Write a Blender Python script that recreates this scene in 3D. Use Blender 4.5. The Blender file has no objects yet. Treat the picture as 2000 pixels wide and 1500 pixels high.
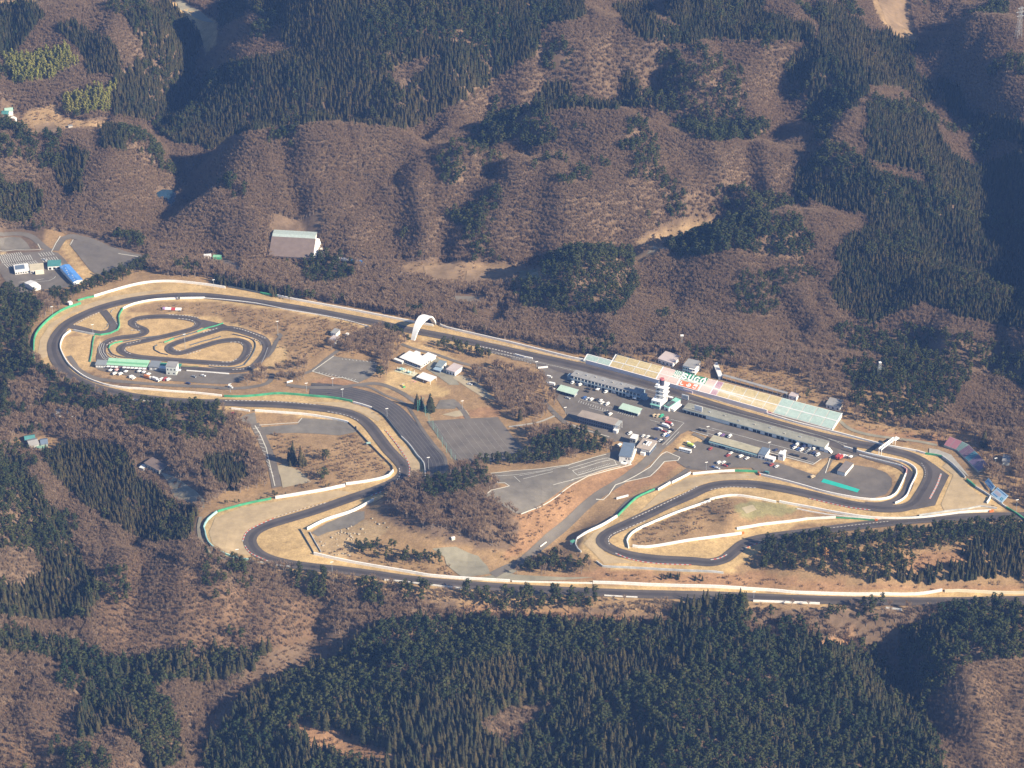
import bpy, bmesh, math, random
import numpy as np
from mathutils import Vector, Matrix, geometry

random.seed(7); RNG = np.random.default_rng(7)
SC = bpy.context.scene
COL = SC.collection

# ------------------------------------------------------------------ camera
CAM_D, CAM_TILT = 2500.0, math.radians(31.0)
FPX = 5004.0                                   # focal length in photograph pixels (2000 px wide)
CAM = np.array([0.0, -CAM_D*math.cos(CAM_TILT), CAM_D*math.sin(CAM_TILT)])
FWD = np.array([0.0, math.cos(CAM_TILT), -math.sin(CAM_TILT)])
UPV = np.array([0.0, math.sin(CAM_TILT), math.cos(CAM_TILT)])
cd = bpy.data.cameras.new("camera"); cam = bpy.data.objects.new("camera", cd); COL.objects.link(cam)
cam.location = CAM; cam.rotation_euler = (math.pi/2-CAM_TILT, 0, 0)
cd.sensor_fit = 'HORIZONTAL'; cd.angle = 2*math.atan(1000/FPX); cd.clip_start = 10; cd.clip_end = 12000
SC.camera = cam

# ------------------------------------------------------------------ sky, sun, exposure
SUN_EL, SUN_AZ = math.radians(30), math.radians(-27)      # azimuth measured from +x (right), towards the camera
sun_dir = Vector((math.cos(SUN_EL)*math.cos(SUN_AZ), math.cos(SUN_EL)*math.sin(SUN_AZ), math.sin(SUN_EL)))
w = bpy.data.worlds.new("World"); SC.world = w; w.use_nodes = True
nt = w.node_tree; bg = nt.nodes["Background"]
sky = nt.nodes.new("ShaderNodeTexSky"); sky.sky_type = 'NISHITA'; sky.sun_disc = False
sky.sun_elevation = SUN_EL; sky.sun_rotation = math.pi/2 - SUN_AZ
sky.altitude = 200; sky.air_density = 1.0; sky.dust_density = 0.1; sky.ozone_density = 2.2
nt.links.new(sky.outputs[0], bg.inputs[0]); bg.inputs[1].default_value = 0.06
sl = bpy.data.lights.new("sun", 'SUN'); so = bpy.data.objects.new("sun", sl); COL.objects.link(so)
sl.energy = 4.9; sl.angle = math.radians(0.5); sl.color = (1.0, 0.86, 0.64)
so.rotation_euler = sun_dir.to_track_quat('Z', 'Y').to_euler(); so.location = (600, -400, 900)
SC.view_settings.view_transform = 'Standard'; SC.view_settings.look = 'None'
SC.view_settings.exposure = 1.28; SC.view_settings.gamma = 1.0; SC.view_settings.use_curve_mapping = False
SC.cycles.max_bounces = 6; SC.cycles.diffuse_bounces = 2; SC.cycles.volume_bounces = 0
SC.cycles.transparent_max_bounces = 8

# ------------------------------------------------------------------ picture <-> place
def ray(u, v):
    u = np.asarray(u, float); v = np.asarray(v, float)
    return FWD + np.stack([(u-1000)/FPX, np.zeros_like(u), np.zeros_like(u)], -1) + ((750-v)/FPX)[..., None]*UPV
def at_z(u, v, z):
    d = ray(u, v); t = (np.asarray(z, float)-CAM[2])/d[..., 2]
    return CAM + d*t[..., None]
def to_px(P):
    d = np.asarray(P, float)-CAM
    f = d@FWD
    return 1000+FPX*d[..., 0]/f, 750-FPX*(d@UPV)/f

# ------------------------------------------------------------------ noise
def vnoise(x, y, scale, seed=0):
    x = np.asarray(x)/scale+1000.5; y = np.asarray(y)/scale+1000.5
    xi = np.floor(x).astype(np.int64); yi = np.floor(y).astype(np.int64)
    fx = x-xi; fy = y-yi; fx = fx*fx*(3-2*fx); fy = fy*fy*(3-2*fy)
    def h(a, b):
        n = (a*374761393+b*668265263+seed*974634777) & 0xffffffff
        n = ((n ^ (n >> 13))*1274126177) & 0xffffffff
        return ((n ^ (n >> 16)) & 0xffff)/65535.0
    return (h(xi, yi)*(1-fx)+h(xi+1, yi)*fx)*(1-fy)+(h(xi, yi+1)*(1-fx)+h(xi+1, yi+1)*fx)*fy
def fbm(x, y, scale, seed=0, octv=4):
    s = 0; a = 1; t = 0
    for k in range(octv):
        s = s+a*vnoise(x, y, scale/2**k, seed+k*17); t += a; a *= .5
    return s/t
def inside(px, py, poly):
    r = np.zeros(px.shape, bool); n = len(poly); j = n-1
    xs = [p[0] for p in poly]; ys = [p[1] for p in poly]
    bb = (px >= min(xs)) & (px <= max(xs)) & (py >= min(ys)) & (py <= max(ys))
    if not bb.any(): return r
    qx = px[bb]; qy = py[bb]; q = np.zeros(qx.shape, bool)
    for i in range(n):
        xi, yi = poly[i]; xj, yj = poly[j]
        if yi != yj:
            q ^= ((yi > qy) != (yj > qy)) & (qx < (xj-xi)*(qy-yi)/(yj-yi)+xi)
        j = i
    r[bb] = q
    return r

# ------------------------------------------------------------------ the circuit's lines, read off the photograph
TRACK = [(380,577.5,0),(420,580,0),(500,590,0),(580,602,0),(660,616.5,0),(740,632,0),(790,643,0),(870,658,0),(950,675,0),(1050,697,0),(1150,719,0),(1230,740,0),(1300,760,0),(1350,778,0),(1430,803,0),(1510,826,0),(1590,848,0),(1670,866,0),(1702,872,0),(1737,880,0),(1772,888.5,0),(1800,901,0),(1814.5,913,0),(1818,927,0),(1813,943,0),(1800,965.5,0),(1786.5,983,0),(1764,992,0),(1729,994,0),(1685,989,0),(1650,983,0),(1590,968,0),(1530,955,0),(1480,947,0),(1440,945,0),(1400,948,0),(1370,957,-1),(1350,967,-1),(1297,990,-2),(1262,1007,-3),(1217,1028,-4),(1185,1044,-4),(1177,1059.5,-4),(1196,1074,-5),(1227,1084,-5),(1280,1092,-6),(1350,1096,-6),(1387,1099,-6),(1415,1092,-6),(1436,1076,-6),(1454,1062,-6),(1482,1053,-6),(1520,1047,-6),(1580,1040,-5),(1650,1031,-4),(1720,1023,-3),(1800,1015,-2),(1900,1010,-2),(2010,1008,-2)]
TRACK_B = [(380,577.5,0),(350,578,0),(300,581,0),(250,588,0),(200,601,0),(160,617,0),(130,634,0),(113,653,0),(105,668,0),(104,684,0),(109,700,0),(118,715,0),(134.5,732,0),(160,747,0),(192,759,0),(229,768,0),(261,775,0),(330,783,0),(400,786.5,0),(440,787,-1),(490,789,-1),(550,791,-1),(610,796,-1),(650,801,-1),(680,807,-1),(704,817,-1),(722,832,-1),(738,852,-1),(757,877,-2),(776,897,-2),(788,912,-2),(790,922,-2),(783,933,-2),(768,943,-3),(745,953,-3),(720,962,-4),(690,972,-4),(650,986,-5),(610,1000,-6),(570,1012,-7),(530,1024,-8),(508,1033,-8),(494,1043,-8),(488,1057,-8),(496,1074,-9),(518,1089,-9),(560,1101,-10),(612,1108.5,-10),(665,1114,-11),(720,1121,-12),(790,1131,-12),(860,1138.5,-13),(930,1144,-13),(1000,1149,-14),(1090,1154,-14),(1175,1158,-15),(1280,1162,-15),(1457,1167,-15),(1580,1171.5,-15),(1720,1175,-15),(1860,1175,-15),(2010,1172,-14)]
KART = [(640,622),(600,590),(480,470)]
def Z7(l): return [(100+x*.23, 560+y*.23) for x, y in l]
KART = Z7([(430,560),(450,600),(500,632),(600,655),(800,672),(1100,690),(1400,713),(1600,712),(1700,690),(1760,640),(1815,570),(1835,505),(1790,440),(1650,388),(1500,355),(1400,375),(1200,437),(1050,485),(1000,520),(1020,552),(1080,566),(1140,555),(1250,520),(1400,475),(1500,458),(1580,458),(1650,480),(1672,525),(1650,580),(1610,625),(1560,648),(1480,656),(1300,645),(1100,630),(900,614),(740,598),(650,577),(600,550),(592,525),(620,500),(720,478),(900,438),(1040,405),(1180,368),(1250,340),(1262,310),(1220,285),(1120,265),(1000,255),(850,258),(740,272),(690,295),(690,318),(730,342),(780,362),(800,385),(770,408),(690,425),(600,433),(520,452),(460,485),(432,525),(430,560)])
KARTLINK = Z7([(440,205),(470,240),(505,285),(528,325),(515,365),(470,388),(420,395),(340,382),(270,362),(200,345),(120,330)])
KARTAPRON = Z7([(1240,280),(1300,283),(1460,318),(1530,350),(1480,345),(1380,365),(1270,345)])

# ------------------------------------------------------------------ heights (photo column, photo row, metres)
CTRL = """
620 870 -3;1110 1045 -13;1125 1020 -11;1090 1062 -14;1150 1000 -8;1150 1048 -2;1140 1060 -3;1175 1032 -3;1172 1005 -7;1420 997 7;1380 1003 0;1395 985 3;560 830 -2;680 850 -2;640 930 -3;560 900 -6;470 850 -5;440 900 -10;500 960 -8;350 800 5;300 790 3;400 820 3;330 870 -2;390 920 0;270 860 -5;370 960 -12;310 915 -10
60 870 -18;120 800 -8;40 790 -6;20 700 -2;30 620 0;200 640 0;300 650 0;400 680 0;300 720 0;480 640 3;560 640 3;640 640 3;560 700 2;640 720 1;760 700 1;840 720 1;900 760 0;740 770 0;660 760 0
930 860 -1;870 840 -1;1000 880 -1;960 740 1;1020 760 0;1080 800 0;1150 780 0;1250 810 0;1350 830 0;1450 850 0;1550 870 0;1640 880 0;1340 880 -3;1420 900 -3;1500 915 -3;1600 930 -3;1700 940 -3;1730 950 -3
1100 860 2;1060 870 3;1150 890 4;1100 930 5;1000 950 5;1180 905 4;960 930 6;880 935 12;830 960 12;780 975 8;900 980 13;960 985 11;850 1020 6;950 1040 2;1010 1040 -2;920 1090 -13;1060 1010 -1;1110 960 2;1000 1090 -13;1050 1070 -11;1120 1010 -8;1160 980 -6;1230 940 -3;1280 890 -1;1230 930 -3;1130 1060 -8;1100 1090 -10;1250 970 -2;1180 1000 -5
650 1060 -8;700 1040 -6;720 1000 -3;760 1040 -4;800 1075 -9;860 1100 -12;700 1080 -11;1250 1120 -9;1400 1120 -9;1100 1125 -13;1300 1140 -13;1500 1130 -11;1650 1147 -12;1800 1147 -12;1950 1147 -12
1350 1010 1;1420 990 3;1480 1000 1;1300 1040 -3;1400 1025 -2;1860 960 0;1900 985 0;1840 920 0
1530 1080 0;1600 1060 7;1700 1060 9;1800 1050 9;1900 1050 9;1980 1050 8;1560 1110 -4;1700 1105 0;1850 1105 0;1980 1100 0
200 970 -22;80 960 -5;0 950 10;100 1050 -12;20 1050 0;150 1130 -22;50 1180 -28;0 1120 -5;170 1200 -32;250 940 -20;330 1010 -14;280 1060 -16;200 1030 -18
230 1075 -8;320 1105 -6;400 1130 -7;480 1120 -11;560 1140 -16;600 1180 -22;250 1150 -18;350 1170 -16;450 1180 -18;540 1210 -28;200 1255 -42;300 1270 -44;420 1260 -42;520 1260 -44;650 1180 -20;720 1190 -22;620 1235 -42;560 1290 -52;480 1330 -56;420 1370 -58;380 1440 -60;380 1500 -62
640 1220 -30
60 1300 -26;20 1290 -24;110 1330 -34;60 1370 -40;130 1400 -50;0 1340 -30;180 1310 -46;300 1330 -50;250 1400 -54;60 1430 -38;0 1410 -36;150 1450 -42;250 1480 -46;0 1500 -52;330 1400 -56;320 1500 -58
700 1250 -38;800 1225 -30;900 1205 -26;1000 1200 -26;1100 1200 -26;1200 1205 -26;1300 1215 -26;1400 1210 -24;1500 1210 -24;1600 1215 -26;800 1300 -30;950 1300 -26;1100 1300 -28;1200 1300 -26;1280 1330 -32;1400 1300 -22;1550 1320 -26;1650 1330 -34;620 1330 -46;560 1400 -48;700 1400 -44;650 1470 -52;800 1420 -40;950 1420 -42;1080 1400 -46;1020 1470 -54;1200 1400 -36;1350 1430 -34;1500 1430 -38;1650 1420 -46;900 1500 -56;1200 1500 -48;1500 1500 -50;1750 1470 -56;1700 1240 -40;1730 1290 -54;1780 1340 -58;1790 1390 -60;1830 1450 -58
1650 1200 -24;1750 1205 -26;1850 1200 -20;1950 1190 -18;1820 1260 -24;1900 1250 -18;1980 1240 -16;1850 1330 -36;1900 1310 -28;1980 1300 -26;1900 1400 -40;1980 1380 -34;1950 1480 -50;1860 1480 -54
900 580 -9;830 560 -10;960 600 -8;1000 600 -8;870 530 -15;960 540 -15;1050 535 -14;700 520 -10;640 560 -6;720 580 -5;560 530 -8;480 530 -5;580 495 -12;500 510 -9;430 520 -5;350 520 -3
60 510 -4;150 500 -4;230 510 -4;20 540 -4;120 550 -4;60 455 -3;130 455 -3;260 480 -3;340 490 -6;100 580 -2;20 590 -2
330 445 4;380 412 16;430 401 22;475 425 16;505 465 0;440 480 -8;380 470 -4;330 385 -9;310 400 -9;295 430 -9;350 365 -9
100 440 2;200 440 2;250 430 0;150 380 18;220 390 16;280 370 10;250 330 26;310 340 8;170 300 40;230 290 42;290 295 30;330 310 10;100 360 18;130 340 20;60 330 32;30 400 8;0 330 36;20 290 42;80 270 34;340 330 -5
80 240 12;200 240 12;20 225 14;140 210 18;0 170 38;100 140 42;60 110 50;0 60 68;60 40 78;130 55 76;180 70 66;230 50 78;280 30 84;330 60 58;350 100 36;200 130 52;280 150 34;260 200 22;150 170 34;380 110 10;360 10 20
410 300 -4;385 318 -6;355 345 -8;320 260 -6;312 230 -8;333 190 -4;370 150 2;400 115 6;415 80 8;395 30 12;330 0 16
390 305 4;430 286 34;490 264 56;600 251 64;700 256 64;760 282 56;800 291 50;850 284 56;885 280 62;930 297 63;1000 312 63;1060 322 60
450 300 36;520 300 50;620 300 54;700 300 54;450 350 28;560 360 34;660 370 30;740 380 30;830 350 42;850 400 26;920 400 24;1000 380 42;1040 420 26;1100 400 38;1200 410 26;1280 420 12;380 380 -4;420 370 12;500 430 10;600 440 10;700 450 8;760 440 6;830 460 6;900 470 4;1000 460 10;1080 470 8;1150 460 8
700 335 40;680 355 32;800 330 38;795 380 32;790 430 12;785 480 -5;960 350 36;935 390 28;900 430 15;870 470 -2;560 320 44;540 400 16
520 500 -10;650 508 -12;760 506 -13;870 505 -15;950 515 -15;1050 515 -15;1150 505 -13;1210 490 -12;1240 500 -12;1300 465 -9;1360 445 -7;1430 432 -5
860 262 30;900 285 36;960 295 36;1030 305 38;900 260 44;980 250 56;1000 275 48;1040 218 74;1100 228 76;1150 240 72;1240 228 78;1290 240 72;1340 268 64;1400 292 56;1480 292 50;1130 300 52;1200 270 66;1250 300 56;1330 310 52;1420 330 42;1500 330 38;1150 350 46;1250 360 40;1350 370 34;1450 380 24;1480 420 8
800 256 24;700 246 20;600 241 18;500 246 16;850 240 30;950 215 34;1080 208 32;1130 214 32;1200 207 30;1280 202 28;1320 245 28;1400 268 24;1480 278 22;1540 255 20;1590 228 24
1040 68 104;1100 74 104;1150 82 102;1175 96 94;1230 82 98;1280 90 94;1340 93 92;1400 106 84;1450 95 86;1520 88 88;1590 92 82;1100 140 70;1050 150 66;1180 150 66;1300 150 64;1420 180 56;1500 190 44;1560 190 34;1410 132 66;1360 200 46;1250 170 56;950 180 50;1000 120 80
400 250 8;350 230 10;450 200 32;400 180 22;500 150 60;600 180 54;700 180 56;800 180 60;700 100 92;850 100 98;900 140 80;600 100 84;480 60 70;430 60 40;540 60 84;490 30 82;570 100 76;430 120 30;600 30 112;800 30 120;950 30 118;600 0 122;800 0 130;1000 0 126;1100 20 112;1050 40 108
1150 10 110;1300 20 100;1270 60 78;1420 40 98;1500 40 96;1560 20 100;1640 30 88;1660 0 92;1740 30 58;1750 70 54;1720 100 58;1790 100 46;1840 180 30;1890 250 14;1930 310 4;1950 390 -8;1975 470 -16;1995 560 -14
1880 60 82;1980 110 84;1960 180 60;1920 120 70;2000 60 96;2000 230 50;1860 120 56;2080 200 40;2100 330 44;2100 430 44;2100 540 34;2010 330 30;2040 430 20;2060 620 50
1590 140 72;1650 170 62;1700 150 64;1640 235 58;1690 215 64;1740 235 54;1800 230 40;1610 288 48;1650 302 54;1700 325 46;1780 350 38;1840 400 18;1900 480 -4;1560 300 40;1540 360 22;1560 410 10;1650 380 26;1700 420 14;1780 440 6;1850 480 -6;1800 290 38;1860 330 16;1640 430 12
1265 492 0;1340 470 16;1420 442 26;1500 430 32;1560 420 34;1620 418 30;1685 448 12;1250 560 -4;1310 590 -3;1450 625 -4;1560 640 -3;1400 530 14;1500 540 14;1580 520 16;1450 580 4;1600 580 6;1650 620 0;1460 400 0
1000 570 -2;1040 540 12;1100 510 22;1160 490 27;1205 497 24;1250 530 12;1290 570 2;1000 640 -4;1100 660 -2;1200 670 0;1060 600 4;1150 570 14;1230 620 4;1350 650 1;1180 620 4
1700 470 10;1680 490 16;1750 505 20;1850 560 20;1950 630 18;2000 690 16;1720 560 8;1700 640 0;1800 660 4;1900 700 6;1950 560 4;1620 640 -1
1450 660 2;1560 680 4;1640 690 6;1700 710 12;1800 740 14;1900 760 14;1990 740 14;1300 690 6;1400 700 6;1480 730 6;1560 750 7;1640 780 7;1560 800 3;1680 800 6;1650 835 2;1750 840 2;1850 850 3;1760 790 11;1950 800 13;1990 850 11;1930 870 7;1985 920 6;1880 870 4;1200 690 3;1120 690 1;1960 960 2;2000 990 1
"""
cp = []
for line in CTRL.strip().split("\n"):
    for t in line.split(";"):
        t = t.split()
        if len(t) == 3: cp.append([float(q) for q in t])
for q in cp:
    if q[1] < 500 and q[2] > 0: q[2] *= 1.0 if q[2] >= 60 and q[1] < 330 else 1.0      # the far hills are steep
cp += [list(p) for p in TRACK+TRACK_B]
cp += [[x, y, 0.0] for x, y in KART[::3]]
cp = np.array(cp)
CP = at_z(cp[:, 0], cp[:, 1], cp[:, 2])
_edge = np.array([(-1000,-800,-60),(-400,-900,-70),(400,-900,-70),(1000,-800,-60),(1100,0,20),(1100,500,15),(1100,1100,45),(-1100,0,10),(-1100,600,60),(-1100,1200,110),(-500,1700,140),(0,1700,150),(600,1700,140)], float)
CP = np.vstack([CP, _edge])
# drop control points that nearly coincide
keep = []
for i in range(len(CP)):
    if all((CP[i, 0]-CP[j, 0])**2+(CP[i, 1]-CP[j, 1])**2 > 36 for j in keep): keep.append(i)
CP = CP[keep]
S = 300.0
def _tps(r2): return r2*np.log(np.maximum(r2, 1e-12))*.5
X = CP[:, :2]/S; n = len(X)
K = _tps(((X[:, None]-X[None])**2).sum(-1)) + np.eye(n)*8e-4
Pm = np.hstack([np.ones((n, 1)), X])
A = np.block([[K, Pm], [Pm.T, np.zeros((3, 3))]])
sol = np.linalg.solve(A, np.concatenate([CP[:, 2], np.zeros(3)]))

GX0, GX1, GY0, GY1, GS = -900.0, 900.0, -760.0, 1500.0, 4.5
gx = np.arange(GX0, GX1+GS, GS); gy = np.arange(GY0, GY1+GS, GS)
XX, YY = np.meshgrid(gx, gy); HZ = np.zeros(XX.shape)
for r in range(0, len(gy), 20):
    q = np.stack([XX[r:r+20].ravel(), YY[r:r+20].ravel()], -1)/S
    HZ[r:r+20] = (_tps(((q[:, None]-X[None])**2).sum(-1))@sol[:n]+np.hstack([np.ones((len(q), 1)), q])@sol[n:]).reshape(XX[r:r+20].shape)
HZ = np.clip(HZ, -80, 190)
# erosion gullies on the hills, none on the graded circuit ground
CIRCUIT = [(0,440),(100,440),(300,480),(500,505),(640,490),(760,505),(1100,520),(1010,600),(1000,660),(1200,680),(1650,700),(1850,830),(2010,860),(2010,1190),(1500,1195),(900,1190),(560,1130),(380,1080),(380,960),(250,900),(0,880),(0,760),(60,760),(40,600),(0,600)]
pu, pv = to_px(np.stack([XX, YY, HZ], -1))
m = inside(pu, pv, CIRCUIT).astype(float)
for _ in range(6):
    m = (m+np.roll(m, 1, 0)+np.roll(m, -1, 0)+np.roll(m, 1, 1)+np.roll(m, -1, 1))/5
amp = np.clip(1-m*1.6, 0, 1)
wx = (fbm(XX, YY, 90, 51, 2)-.5)*60
rid = np.abs(fbm(XX+YY*.22+wx, YY*.36+wx*.5, 74, 3, 3)-.5)*2
rid = .7*rid+.3*np.abs(fbm(XX*.8-YY*.3+wx, YY*.5, 40, 8, 2)-.5)*2
HZ = HZ+amp*((rid-.3)*30+(fbm(XX, YY, 130, 9, 3)-.5)*14)+amp*(fbm(XX, YY, 14, 5, 2)-.5)*2.0

def height(x, y):
    x = np.asarray(x, float); y = np.asarray(y, float)
    fx = np.clip((x-GX0)/GS, 0, len(gx)-1.001); fy = np.clip((y-GY0)/GS, 0, len(gy)-1.001)
    i = fx.astype(int); j = fy.astype(int); a = fx-i; b = fy-j
    return (HZ[j, i]*(1-a)+HZ[j, i+1]*a)*(1-b)+(HZ[j+1, i]*(1-a)+HZ[j+1, i+1]*a)*b
# the race track is graded level from side to side
TL = np.array([p for p in TRACK[::-1]+TRACK_B[1:]]); tw = at_z(TL[:, 0], TL[:, 1], TL[:, 2])
tw = np.array([tw[i]+(tw[i+1]-tw[i])*q/6 for i in range(len(tw)-1) for q in range(6)])
tz = height(tw[:, 0], tw[:, 1]); tz = np.convolve(np.pad(tz, 6, 'edge'), np.ones(13)/13, 'valid')
near = np.where(m > .02); vx = XX[near]; vy = YY[near]; nz = HZ[near].copy()
for c0 in range(0, len(vx), 4000):
    d2 = (vx[c0:c0+4000, None]-tw[None, :, 0])**2+(vy[c0:c0+4000, None]-tw[None, :, 1])**2
    wgt = 1/(d2+30)**2; zc = (wgt*tz[None]).sum(1)/wgt.sum(1); d = np.sqrt(d2.min(1)); s = np.clip((d-10)/16, 0, 1); s = s*s*(3-2*s)
    nz[c0:c0+4000] = zc*(1-s)+nz[c0:c0+4000]*s
HZ[near] = nz
def G(pts):
    """photo points -> places on the ground"""
    p = np.asarray(pts, float).reshape(-1, 2); d = ray(p[:, 0], p[:, 1])
    t0 = (170-CAM[2])/d[:, 2]; t1 = (-90-CAM[2])/d[:, 2]
    out = np.zeros((len(p), 3))
    fr = np.linspace(0, 1, 500)
    for k in range(len(p)):
        t = t0[k]+(t1[k]-t0[k])*fr; P = CAM+d[k]*t[:, None]
        below = P[:, 2] < height(P[:, 0], P[:, 1])
        i = int(np.argmax(below)) if below.any() else len(fr)-1
        lo, hi = t[max(i-1, 0)], t[i]
        for _ in range(18):
            mid = .5*(lo+hi); Q = CAM+d[k]*mid
            if Q[2] < height(Q[0], Q[1]): hi = mid
            else: lo = mid
        Q = CAM+d[k]*hi; out[k] = (Q[0], Q[1], height(Q[0], Q[1]))
    return out
def g1(u, v): return Vector(G([(u, v)])[0])

# ------------------------------------------------------------------ materials
MATS = {}
def mat(name, col, rough=.8, var=.0, scale=.2, spec=.3, metal=0.0, col2=None, bump=0):
    if name in MATS: return MATS[name]
    m = bpy.data.materials.new(name); m.use_nodes = True; t = m.node_tree; b = t.nodes["Principled BSDF"]
    b.inputs["Roughness"].default_value = rough; b.inputs["Specular IOR Level"].default_value = spec; b.inputs["Metallic"].default_value = metal
    if var > 0 or col2:
        ge = t.nodes.new("ShaderNodeNewGeometry")
        no = t.nodes.new("ShaderNodeTexNoise"); no.inputs["Scale"].default_value = scale; no.inputs["Detail"].default_value = 6; no.inputs["Roughness"].default_value = .65
        t.links.new(ge.outputs["Position"], no.inputs["Vector"])
        mx = t.nodes.new("ShaderNodeMix"); mx.data_type = 'RGBA'
        c2 = col2 or tuple(c*(1+var) for c in col); c1 = col if col2 else tuple(c*(1-var) for c in col)
        mx.inputs["A"].default_value = (*c1, 1); mx.inputs["B"].default_value = (*c2, 1)
        mr = t.nodes.new("ShaderNodeMapRange"); mr.inputs[1].default_value = .3; mr.inputs[2].default_value = .7
        t.links.new(no.outputs[0], mr.inputs[0]); t.links.new(mr.outputs[0], mx.inputs["Factor"]); t.links.new(mx.outputs["Result"], b.inputs["Base Color"])
    else:
        b.inputs["Base Color"].default_value = (*col, 1)
    MATS[name] = m; return m

M_WHITE = mat("white_paint", (.80,.79,.77), .6, .06, .15)
M_WWALL = mat("white_wall", (.76,.74,.71), .7, .14, .5)
M_GREENB = mat("green_barrier", (.06,.30,.16), .6, .35, .15)
M_CYANB = mat("pale_cyan_barrier", (.30,.52,.50), .6, .2, .15)
M_DARKB = mat("dark_rail", (.09,.10,.11), .6, .2, .2)
M_GREYB = mat("weathered_barrier", (.42,.43,.43), .7, .25, .2)
M_ORANGE = mat("orange_paint", (.65,.16,.03), .6)
M_CONC = mat("concrete", (.36,.34,.30), .85, .15, .2)
M_RACE = mat("race_asphalt", (.095,.081,.073), .75, .22, .05)
M_LOT = mat("lot_asphalt", (.140,.122,.104), .85, .24, .06)
M_LOT2 = mat("pale_asphalt", (.165,.148,.125), .85, .26, .07)
M_ROAD = mat("road_asphalt", (.145,.128,.110), .85, .2, .05)
M_GRAVEL = mat("gravel", (.36,.30,.20), .9, .18, .08)
M_TRAP = mat("gravel_trap", (.405,.305,.18), .9, .2, .09)
M_YARD = mat("gravel_yard", (.24,.22,.165), .9, .22, .08)
M_SOIL = mat("field_soil", (.24,.165,.10), .9, .3, .06)
M_LINE = mat("line_paint", (.62,.61,.57), .7, .12, .5)
M_GLASS = mat("window_glass", (.03,.04,.05), .15, spec=.5)
M_DARK = mat("dark_opening", (.02,.021,.024), .8)
M_STEEL = mat("galvanised_steel", (.42,.44,.46), .5, spec=.5, metal=.4)
M_WATER = mat("pond_water", (.015,.035,.06), .12, spec=.5)
M_TYRE = mat("tyre_rubber", (.02,.02,.02), .8)

# ------------------------------------------------------------------ object helpers
def obj(name, V, F, mats, parent=None, mi=None, smooth=False):
    me = bpy.data.meshes.new(name)
    V = np.asarray(V, float)
    me.from_pydata([tuple(v) for v in V], [], [tuple(int(i) for i in f) for f in F])
    for mm in (mats if isinstance(mats, (list, tuple)) else [mats]): me.materials.append(mm)
    if mi is not None: me.polygons.foreach_set("material_index", np.asarray(mi, np.int32))
    if smooth: me.polygons.foreach_set("use_smooth", np.ones(len(F), bool))
    me.update()
    o = bpy.data.objects.new(name, me); COL.objects.link(o)
    if parent: o.parent = parent
    return o
def tag(o, label=None, cat=None, group=None, kind=None):
    if label: o["label"] = label
    if cat: o["category"] = cat
    if group: o["group"] = group
    if kind: o["kind"] = kind
    return o
def empty(name, loc, rz=0, label=None, cat=None, group=None):
    o = bpy.data.objects.new(name, None); COL.objects.link(o); o.location = loc; o.rotation_euler = (0, 0, rz); o.empty_display_size = 1
    return tag(o, label, cat, group)
class MB:
    def __init__(s): s.V = []; s.F = []; s.M = []
    def add(s, V, F, m=0):
        k = len(s.V); s.V += [tuple(v) for v in V]; s.F += [tuple(i+k for i in f) for f in F]; s.M += [m]*len(F); return s
    def box(s, x0, x1, y0, y1, z0, z1, m=0):
        return s.add([(x0,y0,z0),(x1,y0,z0),(x1,y1,z0),(x0,y1,z0),(x0,y0,z1),(x1,y0,z1),(x1,y1,z1),(x0,y1,z1)],
                     [(0,3,2,1),(4,5,6,7),(0,1,5,4),(1,2,6,5),(2,3,7,6),(3,0,4,7)], m)
    def taper(s, x0, x1, y0, y1, z0, z1, ix0, ix1, iy, m=0):
        return s.add([(x0,y0,z0),(x1,y0,z0),(x1,y1,z0),(x0,y1,z0),(x0+ix0,y0+iy,z1),(x1-ix1,y0+iy,z1),(x1-ix1,y1-iy,z1),(x0+ix0,y1-iy,z1)],
                     [(0,3,2,1),(4,5,6,7),(0,1,5,4),(1,2,6,5),(2,3,7,6),(3,0,4,7)], m)
    def tube(s, a, b, r0, r1, n=6, m=0):
        a = Vector(a); b = Vector(b); d = (b-a).normalized(); q = d.to_track_quat('Z', 'Y')
        V = []
        for c, r in ((a, r0), (b, r1)):
            for k in range(n):
                V.append(c+q@Vector((r*math.cos(2*math.pi*k/n), r*math.sin(2*math.pi*k/n), 0)))
        return s.add(V, [(k, (k+1) % n, n+(k+1) % n, n+k) for k in range(n)]+[tuple(range(n-1, -1, -1)), tuple(range(n, 2*n))], m)
    def build(s, name, mats, parent=None): return obj(name, s.V, s.F, mats, parent, s.M)

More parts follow.
